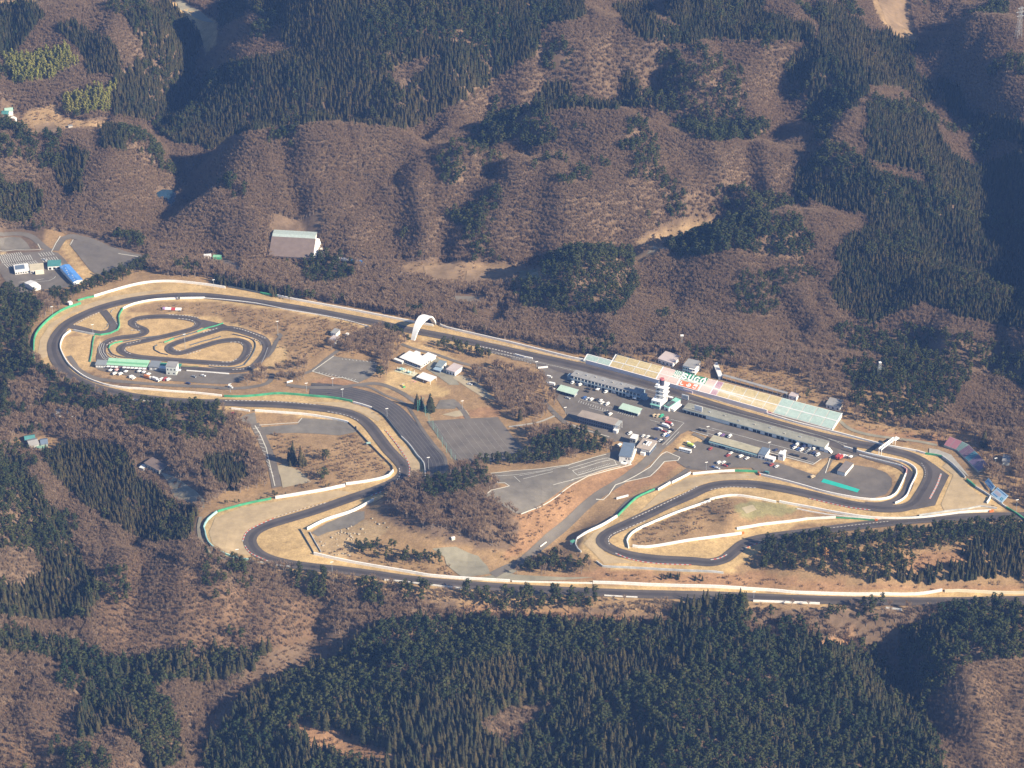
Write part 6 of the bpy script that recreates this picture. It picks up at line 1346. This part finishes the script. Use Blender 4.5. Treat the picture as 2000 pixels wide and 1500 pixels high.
def cedar(seed, h=12.0, R=2.15, lo=.10):
    r = np.random.default_rng(seed); T = MB(); T.tube((0,0,-.8), (0,0,h*.97), .32, .05, 5)
    C = MB(); nw = 12
    for k in range(nw):
        f = k/(nw-1); z = h*(lo+(1-lo-.03)*f); rad = R*(1-f**1.9)*(.82+.18*(1-f))+.3; nb = 7 if f < .8 else 5
        for j in range(nb):
            a = 2*math.pi*(j+.5*(k % 2))/nb+r.normal(0, .18); q = rad*r.uniform(.72, 1.15); w_ = q*.42+.25; zz = z+r.normal(0, .3)
            ca, sa = math.cos(a), math.sin(a); drop = q*r.uniform(.25, .6)
            C.add([(0,0,zz+.9), (ca*q*.55-sa*w_, sa*q*.55+ca*w_, zz-drop*.35), (ca*q, sa*q, zz-drop), (ca*q*.55+sa*w_, sa*q*.55-ca*w_, zz-drop*.35)], [(0,1,2),(0,2,3)])
    C.add([(0,0,h*1.0+.1),(.35,.2,h*.93),(-.35,.2,h*.93),(0,-.4,h*.93)], [(0,1,2),(0,2,3),(0,3,1)])
    return T, C
def leafy(seed, h=12.0, R=3.6, lo=.35, n=9, per=16, sz=1.15, upright=1.0):
    r = np.random.default_rng(seed); T = MB(); T.tube((0,0,-.8), (r.normal(0,.3), r.normal(0,.3), h*.8), .3, .08, 5); C = MB()
    for k in range(n):
        f = (k+.5)/n; z = h*(lo+(1-lo)*f*.93); a = k*2.4+r.normal(0,.4); prof = math.sin(math.pi*min(.98, .18+.82*f*.98))**.7
        q = R*prof*r.uniform(.25, .75); c = np.array([math.cos(a)*q, math.sin(a)*q, z]); T.tube((0,0,z*.72), tuple(c), .12, .04, 3)
        cr = R*r.uniform(.38, .55)
        for j in range(per):
            d = r.normal(0, 1, 3); d /= np.linalg.norm(d); d[2] = abs(d[2])*.8+d[2]*.2
            p = c+d*cr*r.uniform(.55, 1.05)*np.array([1,1,.8*upright]); u_ = np.cross(d, r.normal(0,1,3)); u_ /= np.linalg.norm(u_); v_ = np.cross(d, u_); s_ = sz*r.uniform(.6, 1.2)
            C.add([tuple(p-u_*s_*.6), tuple(p+v_*s_*.45-d*.15), tuple(p+u_*s_*.7+d*.1), tuple(p-v_*s_*.45-d*.15)], [(0,1,2),(0,2,3)])
    return T, C
def bare(seed, h=7.2, R=1.95, n=72, wd=.125):
    r = np.random.default_rng(seed); T = MB(); T.tube((0,0,-.8), (0,0,h*.55), .2, .1, 4); C = MB(); ends = []
    for k in range(7):
        a = k*2.4+r.normal(0,.3); z0 = h*r.uniform(.25,.5); q = R*r.uniform(.35,.8); e = np.array([math.cos(a)*q, math.sin(a)*q, h*r.uniform(.6,.85)])
        T.tube((0,0,z0), tuple(e), .09, .04, 3); ends.append((np.array([0,0,z0]), e))
    for k in range(n):
        s0, e = ends[r.integers(7)]; p = s0+(e-s0)*r.uniform(.3,1.0); d = r.normal(0,1,3)*np.array([.6,.6,.4])+np.array([p[0]*.16,p[1]*.16,.85]); d /= np.linalg.norm(d)
        l = h*r.uniform(.14,.30); q = p+d*l; s_ = np.cross(d, r.normal(0,1,3)); s_ /= np.linalg.norm(s_)
        if q[2] > h: q[2] = h-r.uniform(0,.6)
        C.add([tuple(p-s_*wd), tuple(p+s_*wd), tuple(q)], [(0,1,2)])
    return T, C
def two(T, C, tm_, cm_, name):
    m = MB(); m.add(T.V, T.F, 0); m.add(C.V, C.F, 1)
    me_ = bpy.data.meshes.new(name); me_.from_pydata(m.V, [], m.F); me_.materials.append(tm_); me_.materials.append(cm_); me_.polygons.foreach_set("material_index", np.array(m.M, np.int32)); me_.update(); return me_
def single(T, mm, name):
    me_ = bpy.data.meshes.new(name); me_.from_pydata(T.V, [], T.F); me_.materials.append(mm); me_.update(); return me_
KINDS = {}
def reg(key, builders, barkm, leafm, tname):
    L_ = []
    for k, (T, C) in enumerate(builders): L_.append((two(T, C, barkm, leafm, tname), single(T, barkm, "trunk"), single(C, leafm, "crown")))
    KINDS[key] = L_
reg("cedar", [cedar(1), cedar(2, 11, 2.1), cedar(3, 13, 2.4), cedar(4, 11.5, 1.9, .16)], M_CBARK, M_CEDAR, "cedar")
reg("pine", [leafy(11), leafy(12, 13.5, 3.3, .4), leafy(13, 11, 4.0, .3), leafy(14, 14, 3.4, .45)], M_CBARK, M_PINE, "pine")
reg("bare", [bare(21), bare(22, 7.8, 1.8), bare(23, 6.6, 2.1), bare(24, 7.4, 1.9)], M_BARK, M_TWIG, "bare_tree")
reg("bamboo", [leafy(31, 13, 2.4, .3, 9, 13, 1.0, 1.6), leafy(32, 14, 2.2, .3, 9, 13, 1.0, 1.6)], mat("bamboo_culm",(.25,.26,.08),.7), M_BAMBOO, "bamboo")
reg("scrub", [bare(41, 2.6, 1.6, 60, .16), bare(42, 2.0, 1.8, 60, .16), bare(43, 3.4, 1.7, 60, .15)], M_BARK, M_SCRUB, "scrub")

# which plants stand where: (kind, density 0..1, region); later regions win
VEG = [
 ("none",1,[(0,450),(60,450),(110,458),(145,458),(285,505),(262,520),(330,540),(420,545),(560,575),(640,590),(840,632),(1000,665),(1140,695),(1420,735),(1640,800),(1720,855),(1850,865),(1960,960),(2010,1000),(2010,1190),(1300,1180),(900,1160),(600,1125),(480,1098),(395,1060),(385,1010),(440,960),(440,800),(330,790),(230,778),(150,755),(90,720),(60,690),(66,640),(100,610),(150,588),(100,580),(0,590)]),
 ("scrub",.75,[(440,805),(520,870),(530,940),(600,955),(680,945),(765,915),(690,840),(640,880),(560,850)]),
 ("scrub",.55,[(430,600),(740,640),(760,690),(700,700),(640,690),(560,720),(545,680),(480,640)]),
 ("scrub",.18,[(270,595),(430,600),(480,640),(560,660),(550,700),(530,680),(440,622),(330,612)]),
 ("scrub",.6,[(740,970),(800,925),(930,905),(1000,980),(1020,1010),(1060,985),(1120,950),(1110,1010),(1040,1070),(1000,1100),(930,1066),(800,1040),(735,1000)]),
 ("scrub",.6,[(1240,1060),(1260,1032),(1390,982),(1430,974),(1440,1010),(1380,1035),(1330,1052),(1265,1062)]),
 ("scrub",.5,[(1180,1122),(1300,1125),(1480,1125),(1560,1140),(1990,1142),(1990,1150),(1560,1152),(1200,1135)]),
 ("scrub",.4,[(1130,700),(1200,690),(1290,700),(1320,715),(1200,690)]),
 ("scrub",.6,[(1420,720),(1560,730),(1640,780),(1600,790),(1540,765),(1430,738)]),
 ("scrub",.5,[(1650,825),(1850,850),(1900,850),(1990,930),(1980,960),(1930,900),(1850,862),(1720,850)]),
 ("scrub",.6,[(1000,1190),(820,1185),(760,1160),(1000,1195),(1320,1222),(1680,1200),(1640,1185),(1250,1178)]),
 ("scrub",.5,[(630,1075),(740,1060),(860,1085),(900,1128),(830,1118),(740,1102),(650,1088)]),
 ("bare",.9,[(745,640),(800,665),(770,690),(760,740),(735,700),(690,690),(640,680),(700,660)]),
 ("bare",.9,[(910,720),(960,715),(1060,740),(1090,790),(1060,818),(1010,822),(985,800),(960,775),(930,745)]),
 ("bare",.85,[(470,735),(530,720),(600,705),(600,735),(560,748),(480,752)]),
 ("bare",1,[(440,800),(480,830),(520,870),(532,945),(470,965),(430,962),(350,930),(280,880),(320,850),(420,860)]),
 ("bare",.9,[(745,980),(800,935),(850,925),(935,910),(985,960),(1010,1000),(1010,1070),(930,1060),(860,1035),(800,1020)]),
 ("bare",.7,[(1010,1100),(1075,1085),(1160,1097),(1155,1120),(1060,1128),(1000,1128)]),
 ("bare",.8,[(1020,840),(1100,835),(1180,862),(1200,880),(1100,900),(1040,880)]),
 ("bare",.8,[(1180,1185),(1320,1180),(1330,1210),(1220,1205),(1000,1190)]),
 ("bare",.8,[(1560,740),(1650,700),(1700,720),(1640,780),(1600,770)]),
 ("bare",1,[(560,520),(640,500),(720,530),(860,585),(870,560),(890,560),(890,600),(960,605),(990,640),(985,668),(860,630),(780,620),(640,590),(560,572)]),
 ("none",1,[(890,575),(950,580),(955,594),(920,600),(890,598)]),
 ("scrub",.4,[(930,610),(985,600),(990,640),(960,640)]),
 ("bare",.9,[(640,1200),(720,1195),(700,1240),(640,1250)]),
 ("cedar",1,[(300,248),(310,208),(340,185),(372,150),(450,130),(560,106),(545,60),(490,30),(430,58),(418,-20),(1150,-20),(1140,40),(1062,58),(1045,110),(960,165),(850,240),(790,258),(700,250),(600,247),(482,262),(400,300),(320,280)]),
 ("bare",1,[(380,160),(400,130),(520,85),(580,95),(560,110),(450,132),(390,165)]),
 ("pine",.8,[(720,50),(760,45),(900,60),(960,90),(950,100),(840,80),(730,75)]),
 ("bare",.7,[(760,150),(830,110),(870,115),(830,150),(780,175)]),
 ("cedar",1,[(240,32),(335,5),(400,75),(397,112),(350,172),(325,195),(300,160),(270,80)]),
 ("cedar",1,[(-20,20),(60,12),(100,30),(60,70),(25,115),(-20,110)]),
 ("cedar",1,[(118,62),(150,50),(220,95),(240,150),(170,150),(160,110)]),
 ("cedar",.9,[(225,150),(300,110),(330,190),(290,240),(230,230),(210,180)]),
 ("cedar",1,[(1195,18),(1260,12),(1290,50),(1400,82),(1340,92),(1250,82)]),
 ("cedar",1,[(1300,-20),(1480,-20),(1500,30),(1580,60),(1600,90),(1380,85),(1300,45)]),
 ("cedar",1,[(1600,10),(1640,18),(1700,70),(1790,62),(1795,105),(1720,125),(1680,205),(1655,225),(1590,225),(1560,180),(1530,130),(1590,95)]),
 ("cedar",1,[(1690,120),(1770,110),(1830,190),(1800,220),(1750,175),(1690,178)]),
 ("pine",.8,[(1040,95),(1100,85),(1125,120),(1090,145),(1050,140)]),
 ("cedar",1,[(1040,203),(1060,165),(1112,150),(1122,208),(1200,203),(1212,155),(1232,140),(1252,198),(1295,204),(1290,216),(1120,224),(1040,226)]),
 ("pine",1,[(1310,240),(1335,232),(1450,240),(1505,258),(1480,280),(1360,282)]),
 ("pine",.8,[(960,225),(1060,215),(1080,250),(1090,290),(1040,300),(980,270),(930,270)]),
 ("pine",.7,[(840,330),(880,290),(910,310),(900,360),(870,370),(850,350)]),
 ("pine",.8,[(860,430),(960,400),(990,385),(960,420),(900,450)]),
 ("pine",.7,[(1090,350),(1150,330),(1150,360),(1100,370)]),
 ("cedar",1,[(1690,210),(1760,205),(1810,230),(1860,310),(1920,335),(2020,290),(2020,660),(1930,640),(1800,600),(1700,640),(1620,590),(1640,480),(1700,450),(1690,430),(1560,392),(1550,345),(1620,290),(1700,318)]),
 ("pine",.9,[(1600,300),(1650,290),(1700,330),(1620,350),(1560,350)]),
 ("bare",.8,[(1700,320),(1790,340),(1820,370),(1720,345)]),
 ("cedar",.8,[(1830,160),(1870,180),(1900,225),(2020,250),(2020,295),(1920,275),(1840,210)]),
 ("pine",.9,[(1280,492),(1380,452),(1470,430),(1560,440),(1600,490),(1560,512),(1430,500),(1330,512)]),
 ("pine",.75,[(1650,720),(1750,700),(1900,735),(1862,800),(1800,826),(1700,835),(1652,795)]),
 ("pine",.6,[(1640,690),(1760,640),(1990,690),(2010,760),(1850,720)]),
 ("pine",.95,[(1000,570),(1040,522),(1100,496),(1230,494),(1250,570),(1200,618),(1090,618),(1010,605)]),
 ("pine",.5,[(1330,680),(1420,690),(1430,715),(1350,712)]),
 ("pine",.9,[(-20,560),(60,570),(85,600),(62,660),(62,700),(100,740),(200,775),(240,800),(180,815),(100,800),(-20,830)]),
 ("bare",.8,[(20,760),(60,730),(110,770),(90,800),(30,800)]),
 ("pine",1,[(85,575),(160,560),(240,522),(290,512),(285,528),(180,570),(110,592)]),
 ("cedar",1,[(-20,372),(60,370),(92,400),(60,442),(-20,432)]),
 ("cedar",1,[(90,322),(130,290),(170,310),(165,385),(130,385)]),
 ("cedar",1,[(200,252),(260,262),(250,292),(190,292)]),
 ("cedar",1,[(18,250),(40,240),(52,272),(22,276)]),
 ("bamboo",1,[(15,122),(130,97),(150,130),(110,162),(30,172)]),
 ("bamboo",1,[(120,192),(230,172),(222,222),(130,228)]),
 ("pine",.5,[(570,525),(640,503),(690,520),(690,555),(610,560)]),
 ("cedar",1,[(428,546),(480,556),(560,574),(560,580),(470,564),(428,555)]),
 ("pine",.8,[(560,572),(620,585),(610,592),(560,584)]),
 ("pine",.75,[(230,800),(330,775),(435,782),(448,835),(420,868),(330,858),(240,838)]),
 ("cedar",1,[(405,900),(480,890),(492,930),(470,958),(430,955),(400,930)]),
 ("cedar",1,[(80,885),(150,868),(250,885),(270,935),(300,950),(340,985),(385,1000),(388,1035),(370,1065),(280,1065),(180,1005),(110,940)]),
 ("cedar",.9,[(-20,885),(40,905),(90,965),(140,1055),(190,1145),(185,1215),(-20,1215)]),
 ("pine",.9,[(-20,900),(30,930),(70,1000),(120,1080),(60,1100),(-20,1060)]),
 ("bare",.7,[(0,1080),(60,1080),(90,1120),(20,1150),(-10,1130)]),
 ("cedar",1,[(-20,1245),(140,1257),(190,1292),(260,1302),(420,1272),(515,1242),(528,1292),(420,1345),(330,1335),(285,1325),(350,1400),(362,1495),(300,1520),(240,1425),(150,1450),(170,1335),(110,1295),(-20,1272)]),
 ("pine",.8,[(225,1340),(290,1330),(350,1400),(360,1480),(310,1490),(260,1400)]),
 ("cedar",1,[(400,1525),(398,1470),(470,1385),(570,1295),(700,1252),(760,1222),(1000,1216),(1300,1228),(1640,1262),(1715,1292),(1780,1352),(1825,1450),(1850,1525)]),
 ("pine",1,[(640,1300),(760,1225),(1000,1220),(1290,1235),(1230,1290),(1000,1300),(820,1330),(640,1400),(540,1450),(480,1440)]),
 ("pine",1,[(1150,1390),(1250,1330),(1420,1310),(1560,1320),(1500,1400),(1300,1430),(1150,1440)]),
 ("pine",.9,[(560,1360),(640,1340),(650,1400),(560,1420)]),
 ("pine",.9,[(1250,1470),(1450,1440),(1560,1480),(1500,1520),(1250,1520)]),
 ("bare",.6,[(930,1420),(1020,1380),(1100,1390),(1040,1430),(980,1470)]),
 ("scrub",.7,[(580,1425),(660,1430),(760,1468),(790,1492),(700,1495),(620,1470)]),
 ("scrub",.6,[(1600,1250),(1662,1255),(1660,1276),(1600,1272)]),
 ("bare",.6,[(1560,1185),(1700,1200),(1690,1250),(1620,1240),(1540,1220)]),
 ("pine",.4,[(1600,1190),(1700,1195),(1700,1225),(1610,1220)]),
 ("pine",1,[(1745,1245),(1850,1195),(2020,1180),(2020,1295),(1900,1295),(1800,1375),(1762,1335)]),
 ("cedar",.9,[(1750,1260),(1820,1230),(1860,1270),(1800,1330),(1765,1330)]),
 ("bare",.9,[(1830,1345),(1910,1305),(2020,1300),(2020,1520),(1850,1520),(1835,1430)]),
 ("pine",1,[(1482,1112),(1500,1068),(1560,1048),(1700,1052),(1850,1034),(1975,1025),(2010,1040),(2010,1130),(1700,1142),(1560,1122)]),
 ("cedar",1,[(1700,1142),(1760,1110),(1860,1105),(1900,1060),(2010,1050),(2010,1130)]),
 ("scrub",.6,[(1770,1092),(1880,1072),(1892,1097),(1780,1118)]),
 ("pine",.8,[(905,1156),(1000,1160),(1165,1165),(1172,1192),(1000,1197),(905,1182)]),
 ("cedar",1,[(1375,1178),(1455,1185),(1480,1222),(1330,1232),(1300,1215)]),
 ("pine",1,[(565,1118),(628,1122),(640,1170),(575,1172)]),
 ("pine",1,[(695,1140),(745,1146),(752,1190),(700,1185)]),
 ("pine",1,[(792,1152),(838,1158),(842,1182),(785,1180)]),
 ("pine",.6,[(830,940),(930,915),(965,950),(900,972),(840,985)]),
 ("pine",.9,[(1180,862),(1120,845),(1045,868),(1035,890),(1180,890)]),
 ("pine",.9,[(930,905),(1030,893),(1100,892),(1100,903),(1000,912),(940,915)]),
 ("pine",.7,[(1015,1108),(1075,1092),(1160,1100),(1150,1116),(1020,1122)]),
 ("pine",.5,[(670,1068),(740,1062),(850,1085),(870,1102),(760,1100),(690,1082)]),
 ("cedar",1,[(1275,1126),(1372,1129),(1372,1135),(1275,1133)]),
 ("pine",.9,[(860,670),(945,690),(950,700),(880,690),(850,680)]),
 ("pine",.8,[(740,632),(765,645),(800,660),(795,668),(760,655),(738,640)]),
 ("pine",.8,[(480,985),(530,968),(640,952),(660,947),(650,955),(540,974),(450,993),(430,985)]),
 ("cedar",1,[(568,900),(596,905),(594,914),(570,912)]),
 ("bare",1,[(200,1030),(235,1062),(330,1100),(420,1140),(560,1150),(640,1190),(620,1240),(540,1275),(420,1268),(200,1265),(190,1200),(205,1110)]),
 ("none",1,[(1700,0),(1775,-20),(1785,55),(1800,85),(1780,92),(1745,75),(1715,40)]),
 ("none",1,[(305,-20),(330,-20),(395,28),(425,45),(427,95),(400,112),(390,70),(350,30)]),
 ("none",1,[(-20,-20),(90,-20),(80,14),(-20,12)]),
 ("scrub",.4,[(45,225),(110,205),(125,235),(225,232),(215,255),(60,268),(25,245)]),
 ("none",1,[(70,248),(120,240),(118,262),(70,264)]),
 ("scrub",.25,[(780,515),(840,512),(1060,520),(1060,552),(900,560),(795,545)]),
 ("scrub",.35,[(1230,505),(1250,470),(1320,438),(1430,426),(1437,436),(1340,462),(1285,500),(1250,520)]),
 ("scrub",.3,[(20,855),(100,850),(135,870),(90,885),(20,880)]),
 ("none",1,[(262,905),(290,895),(320,915),(345,935),(400,980),(398,996),(370,990),(330,960),(300,935)]),
 ("scrub",.8,[(530,1270),(620,1235),(700,1245),(640,1300),(540,1340),(470,1375),(420,1440),(395,1440),(440,1360)]),
]
CODE = {"bare": 0, "cedar": 1, "pine": 2, "bamboo": 3, "scrub": 4, "none": 5}
step = 2.6
qx, qy = np.meshgrid(np.arange(-880, 880, step), np.arange(-750, 1400, step)); qx = qx.ravel(); qy = qy.ravel()
qx = qx+RNG.uniform(-.48, .48, len(qx))*step; qy = qy+RNG.uniform(-.48, .48, len(qy))*step
qz = height(qx, qy); u, v = to_px(np.stack([qx, qy, qz], -1))
ok = (u > -330) & (u < 2360) & (v > -110) & (v < 1740); qx, qy, qz, u, v = qx[ok], qy[ok], qz[ok], u[ok], v[ok]
ju = u+(fbm(qx, qy, 22, 41, 2)-.5)*26; jv = v+(fbm(qx, qy, 22, 42, 2)-.5)*13
kind = np.zeros(len(qx), int); dens = np.ones(len(qx))
for kd, dn, poly in VEG:
    uu, vv = (u, v) if kd == "none" else (ju, jv)
    k = inside(uu, vv, poly); kind[k] = CODE[kd]; dens[k] = dn
# stray evergreens in the bare woods and the other way round
cl = fbm(qx, qy, 55, 77, 3); r1 = RNG.random(len(qx))
kind[(kind == 0) & (dens > .95) & (cl > .66) & (r1 < .55)] = 2
kind[(kind == 1) & (cl < .30) & (r1 < .12)] = 0
kind[(kind == 1) & (cl > .55) & (r1 < .45)] = 2
k = (kind == 1) & (v > 1205) & (cl > .44) & (RNG.random(len(qx)) < .55); kind[k] = 2
spacing = np.array([2.6, 3.1, 4.3, 3.4, 3.6, 9.0])
infield = inside(u, v, CIRCUIT) & (kind == 0); spc = spacing[kind]*np.where((v > 1180) & (kind < 2), 1.22, 1.0)*np.where(infield, 1.42, 1.0); keepp = np.minimum(1, (step/spc)**2)*dens
ii = np.clip(((qx-GX0)/MS+.5).astype(int), 0, mw-1); jj = np.clip(((qy-GY0)/MS+.5).astype(int), 0, mh-1)
sel = (RNG.random(len(qx)) < keepp) & (kind != 5) & ~BLOCK[jj, ii]
qx, qy, qz, u, v, kind = qx[sel], qy[sel], qz[sel], u[sel], v[sel], kind[sel]
scl = RNG.uniform(.78, 1.18, len(qx)); scl[kind == 0] = 1.08+(scl[kind == 0]-.98)*.55+(fbm(qx, qy, 18, 91, 2)[kind == 0]-.5)*.4; rot = RNG.uniform(0, 6.283, len(qx)); var = RNG.integers(0, 4, len(qx))
k = kind == 1; scl[k] = 1+(scl[k]-1)*.7; scl[k & (v > 1180)] *= 1.3; scl[(kind == 0) & (v > 1180)] *= 1.15; scl[(kind == 2)] = 1+(scl[kind == 2]-1)*1.4
# lower, younger growth in the small plantations inside the circuit
small = (v > 520) & (v < 1150)
scl[small & (kind == 1)] *= .80; scl[small & (kind == 2)] *= .80; scl[small & (kind == 0)] *= np.where(inside(u, v, CIRCUIT), 1.42, 1.0)[small & (kind == 0)]
for pl in ([(190,1020),(235,1055),(330,1095),(420,1135),(560,1145),(650,1190),(620,1245),(540,1280),(420,1275),(200,1275),(185,1200),(200,1110)], [(1820,1330),(1920,1290),(2050,1275),(2050,1520),(1820,1520)], [(-50,1370),(120,1375),(270,1490),(270,1530),(-50,1530)]): scl[inside(u, v, pl) & (kind == 0)] *= .72
scl[inside(u, v, [(1260,1115),(1390,1120),(1390,1145),(1260,1145)])] *= .62
scl[inside(u, v, [(425,945),(540,960),(670,940),(670,960),(540,985),(420,1005)]) & (kind == 2)] *= .45
scl[inside(u, v, [(850,660),(960,680),(960,705),(850,690)])] *= .9
scl[inside(u, v, [(80,500),(300,500),(300,600),(80,610)]) & (kind == 2)] *= .72
dist = np.sqrt((qx-CAM[0])**2+(qy-CAM[1])**2+(qz-CAM[2])**2)
print("plants", {k: int((kind == c).sum()) for k, c in CODE.items()})

# the nearest three hundred of each tall kind stand as single trees; the rest of each wood is one object
single_mask = np.zeros(len(qx), bool)
IND = {"cedar": ("cedar_tree", "tall narrow dark green cedar in the dense wood along the bottom of the photo", "cedar", "cedars in the nearest wood", 1215),
       "pine": ("pine_tree", "round topped dark green pine in the dense wood along the bottom of the photo", "pine", "pines in the nearest wood", 1215),
       "bare": ("bare_tree", "leafless grey brown tree on the slopes along the bottom of the photo", "bare tree", "bare trees on the nearest slopes", 1215)}
for kd, (nm, lab, cat_, grp, vmin) in IND.items():
    c = np.where((kind == CODE[kd]) & (v > vmin) & (v < 1510) & (u > 5) & (u < 1995))[0]
    c = c[np.argsort(dist[c]-scl[c]*20)][:300]; single_mask[c] = True
    for i in c:
        _, tme, cme = KINDS[kd][var[i] % len(KINDS[kd])]
        t = empty(nm, (qx[i], qy[i], qz[i]), rot[i], lab, cat_, grp); t.scale = (scl[i], scl[i], scl[i])
        for part, me_ in (("trunk", tme), ("crown", cme)):
            o = bpy.data.objects.new(part, me_); COL.objects.link(o); o.parent = t
# landmark trees, each on its own
for u_, v_, kd, vi, s_, nm, lab in (
  (743,738,"pine",2,(1.55,1.2),"round_tree","round dark evergreen at the corner of the infield lot with a long shadow"),
  (815,797,"cedar",0,(1.9,1.3),"fir_tree","left of two dark firs beside the net frame"),
  (823,798,"cedar",1,(1.3,1.25),"fir_tree","slim fir squeezed against the left of two dark firs beside the net frame"),
  (841,803,"cedar",2,(2.2,1.5),"fir_tree","right of two dark firs beside the small paved lot"),
  (573,905,"cedar",2,(1.5,1.9),"cedar_tree","left of two tall cedars standing beside the service road"),
  (588,910,"cedar",0,(1.6,1.8),"cedar_tree","right of two tall cedars standing beside the service road"),
  (636,898,"pine",2,(1.6,1.0),"round_tree","round dark evergreen in the scrub inside the hairpin"),
  (632,935,"pine",2,(1.9,1.0),"round_tree","broad dark evergreen below the scrub inside the hairpin"),
  (1016,822,"cedar",3,(1.4,1.2),"fir_tree","lone dark fir right of the field lot"),
  (926,622,"cedar",1,(1.9,1.5),"fir_tree","lone dark fir in the clearing beyond the main straight"),
  (1921,872,"cedar",2,(1.6,1.4),"cedar_tree","lone dark cedar behind the small grandstand"),
  (820,505,"pine",2,.9,"round_tree","low dark evergreen at the foot of the brown hill"),
  (1093,515,"pine",1,1.1,"round_tree","left dark evergreen by the valley fields at the foot of the brown hill"),
  (1198,512,"pine",2,1.3,"round_tree","large dark evergreen at the mouth of the pale valley"),
  (1286,446,"pine",2,.7,"round_tree","small dark evergreen alone in the pale valley"),
  (1232,492,"pine",2,.8,"round_tree","small dark evergreen at the lower end of the pale valley"),
  (1612,1095,"pine",3,1.0,"rusty_tree","single rusty brown tree on the dark pine hill")):
    p = g1(u_, v_); _, tme, cme = KINDS[kd][vi]
    if nm == "rusty_tree": cme = cme.copy(); cme.materials.clear(); cme.materials.append(M_RUSTY)
    t = empty(nm, (p.x, p.y, p.z), random.uniform(0, 6), lab, "tree"); s_ = s_ if isinstance(s_, tuple) else (s_, s_); t.scale = (s_[0], s_[0], s_[1])
    for part, me_ in (("trunk", tme), ("crown", cme)):
        o = bpy.data.objects.new(part, me_); COL.objects.link(o); o.parent = t

def wood(key, name, mask):   # one object per kind of wood
    pc = bpy.data.collections.new(name+"_kinds")
    for me_, _, _ in KINDS[key]:
        o = bpy.data.objects.new("proto_"+name, me_); pc.objects.link(o)
    n = int(mask.sum())
    me_ = bpy.data.meshes.new(name); me_.vertices.add(n); me_.vertices.foreach_set("co", np.stack([qx[mask], qy[mask], qz[mask]], -1).astype(np.float32).ravel())
    a = me_.attributes.new("turn", 'FLOAT_VECTOR', 'POINT'); tilt = RNG.normal(0, .03, (n, 2)); a.data.foreach_set("vector", np.stack([tilt[:, 0], tilt[:, 1], rot[mask]], -1).astype(np.float32).ravel())
    a = me_.attributes.new("size", 'FLOAT_VECTOR', 'POINT'); w_ = scl[mask]*RNG.uniform(.9, 1.12, n); a.data.foreach_set("vector", np.stack([w_, w_, scl[mask]], -1).astype(np.float32).ravel())
    a = me_.attributes.new("pick", 'INT', 'POINT'); a.data.foreach_set("value", (var[mask] % len(KINDS[key])).astype(np.int32))
    me_.update(); ob = bpy.data.objects.new(name, me_); COL.objects.link(ob); ob["kind"] = "stuff"
    ng = bpy.data.node_groups.new(name, 'GeometryNodeTree'); ng.interface.new_socket("Geometry", in_out='INPUT', socket_type='NodeSocketGeometry'); ng.interface.new_socket("Geometry", in_out='OUTPUT', socket_type='NodeSocketGeometry')
    N = ng.nodes; gi = N.new("NodeGroupInput"); go = N.new("NodeGroupOutput"); ci = N.new("GeometryNodeCollectionInfo"); ip = N.new("GeometryNodeInstanceOnPoints")
    ci.inputs["Collection"].default_value = pc; ci.inputs["Separate Children"].default_value = True; ci.inputs["Reset Children"].default_value = True
    def named(nm, dt):
        q = N.new("GeometryNodeInputNamedAttribute"); q.data_type = dt; q.inputs["Name"].default_value = nm
        return [s for s in q.outputs if s.enabled and s.name == "Attribute"][0]
    ng.links.new(gi.outputs[0], ip.inputs["Points"]); ng.links.new(ci.outputs[0], ip.inputs["Instance"]); ip.inputs["Pick Instance"].default_value = True
    ng.links.new(named("pick", 'INT'), ip.inputs["Instance Index"]); ng.links.new(named("turn", 'FLOAT_VECTOR'), ip.inputs["Rotation"]); ng.links.new(named("size", 'FLOAT_VECTOR'), ip.inputs["Scale"])
    ng.links.new(ip.outputs[0], go.inputs[0])
    md = ob.modifiers.new("wood", 'NODES'); md.node_group = ng
    return ob
for key, name in (("bare", "bare_woodland"), ("cedar", "cedar_forest"), ("pine", "pine_woodland"), ("bamboo", "bamboo_grove"), ("scrub", "dry_scrub")):
    wood(key, name, (kind == CODE[key]) & ~single_mask)

# ------------------------------------------------------------------ haze: one box of air round the camera and everything in it
HAZE = 4.2e-5
if HAZE > 0:
    m = MB(); m.box(-6200, 6200, -2700, 5400, -84, CAM[2]+60)
    hm = bpy.data.materials.new("haze"); hm.use_nodes = True; t = hm.node_tree; t.nodes.remove(t.nodes["Principled BSDF"])
    pv_ = t.nodes.new("ShaderNodeVolumePrincipled"); pv_.inputs["Color"].default_value = (.20,.40,1.0,1); pv_.inputs["Density"].default_value = HAZE; pv_.inputs["Anisotropy"].default_value = 0.0
    t.links.new(pv_.outputs[0], t.nodes["Material Output"].inputs["Volume"])
    hz = m.build("haze", hm); hz["kind"] = "stuff"
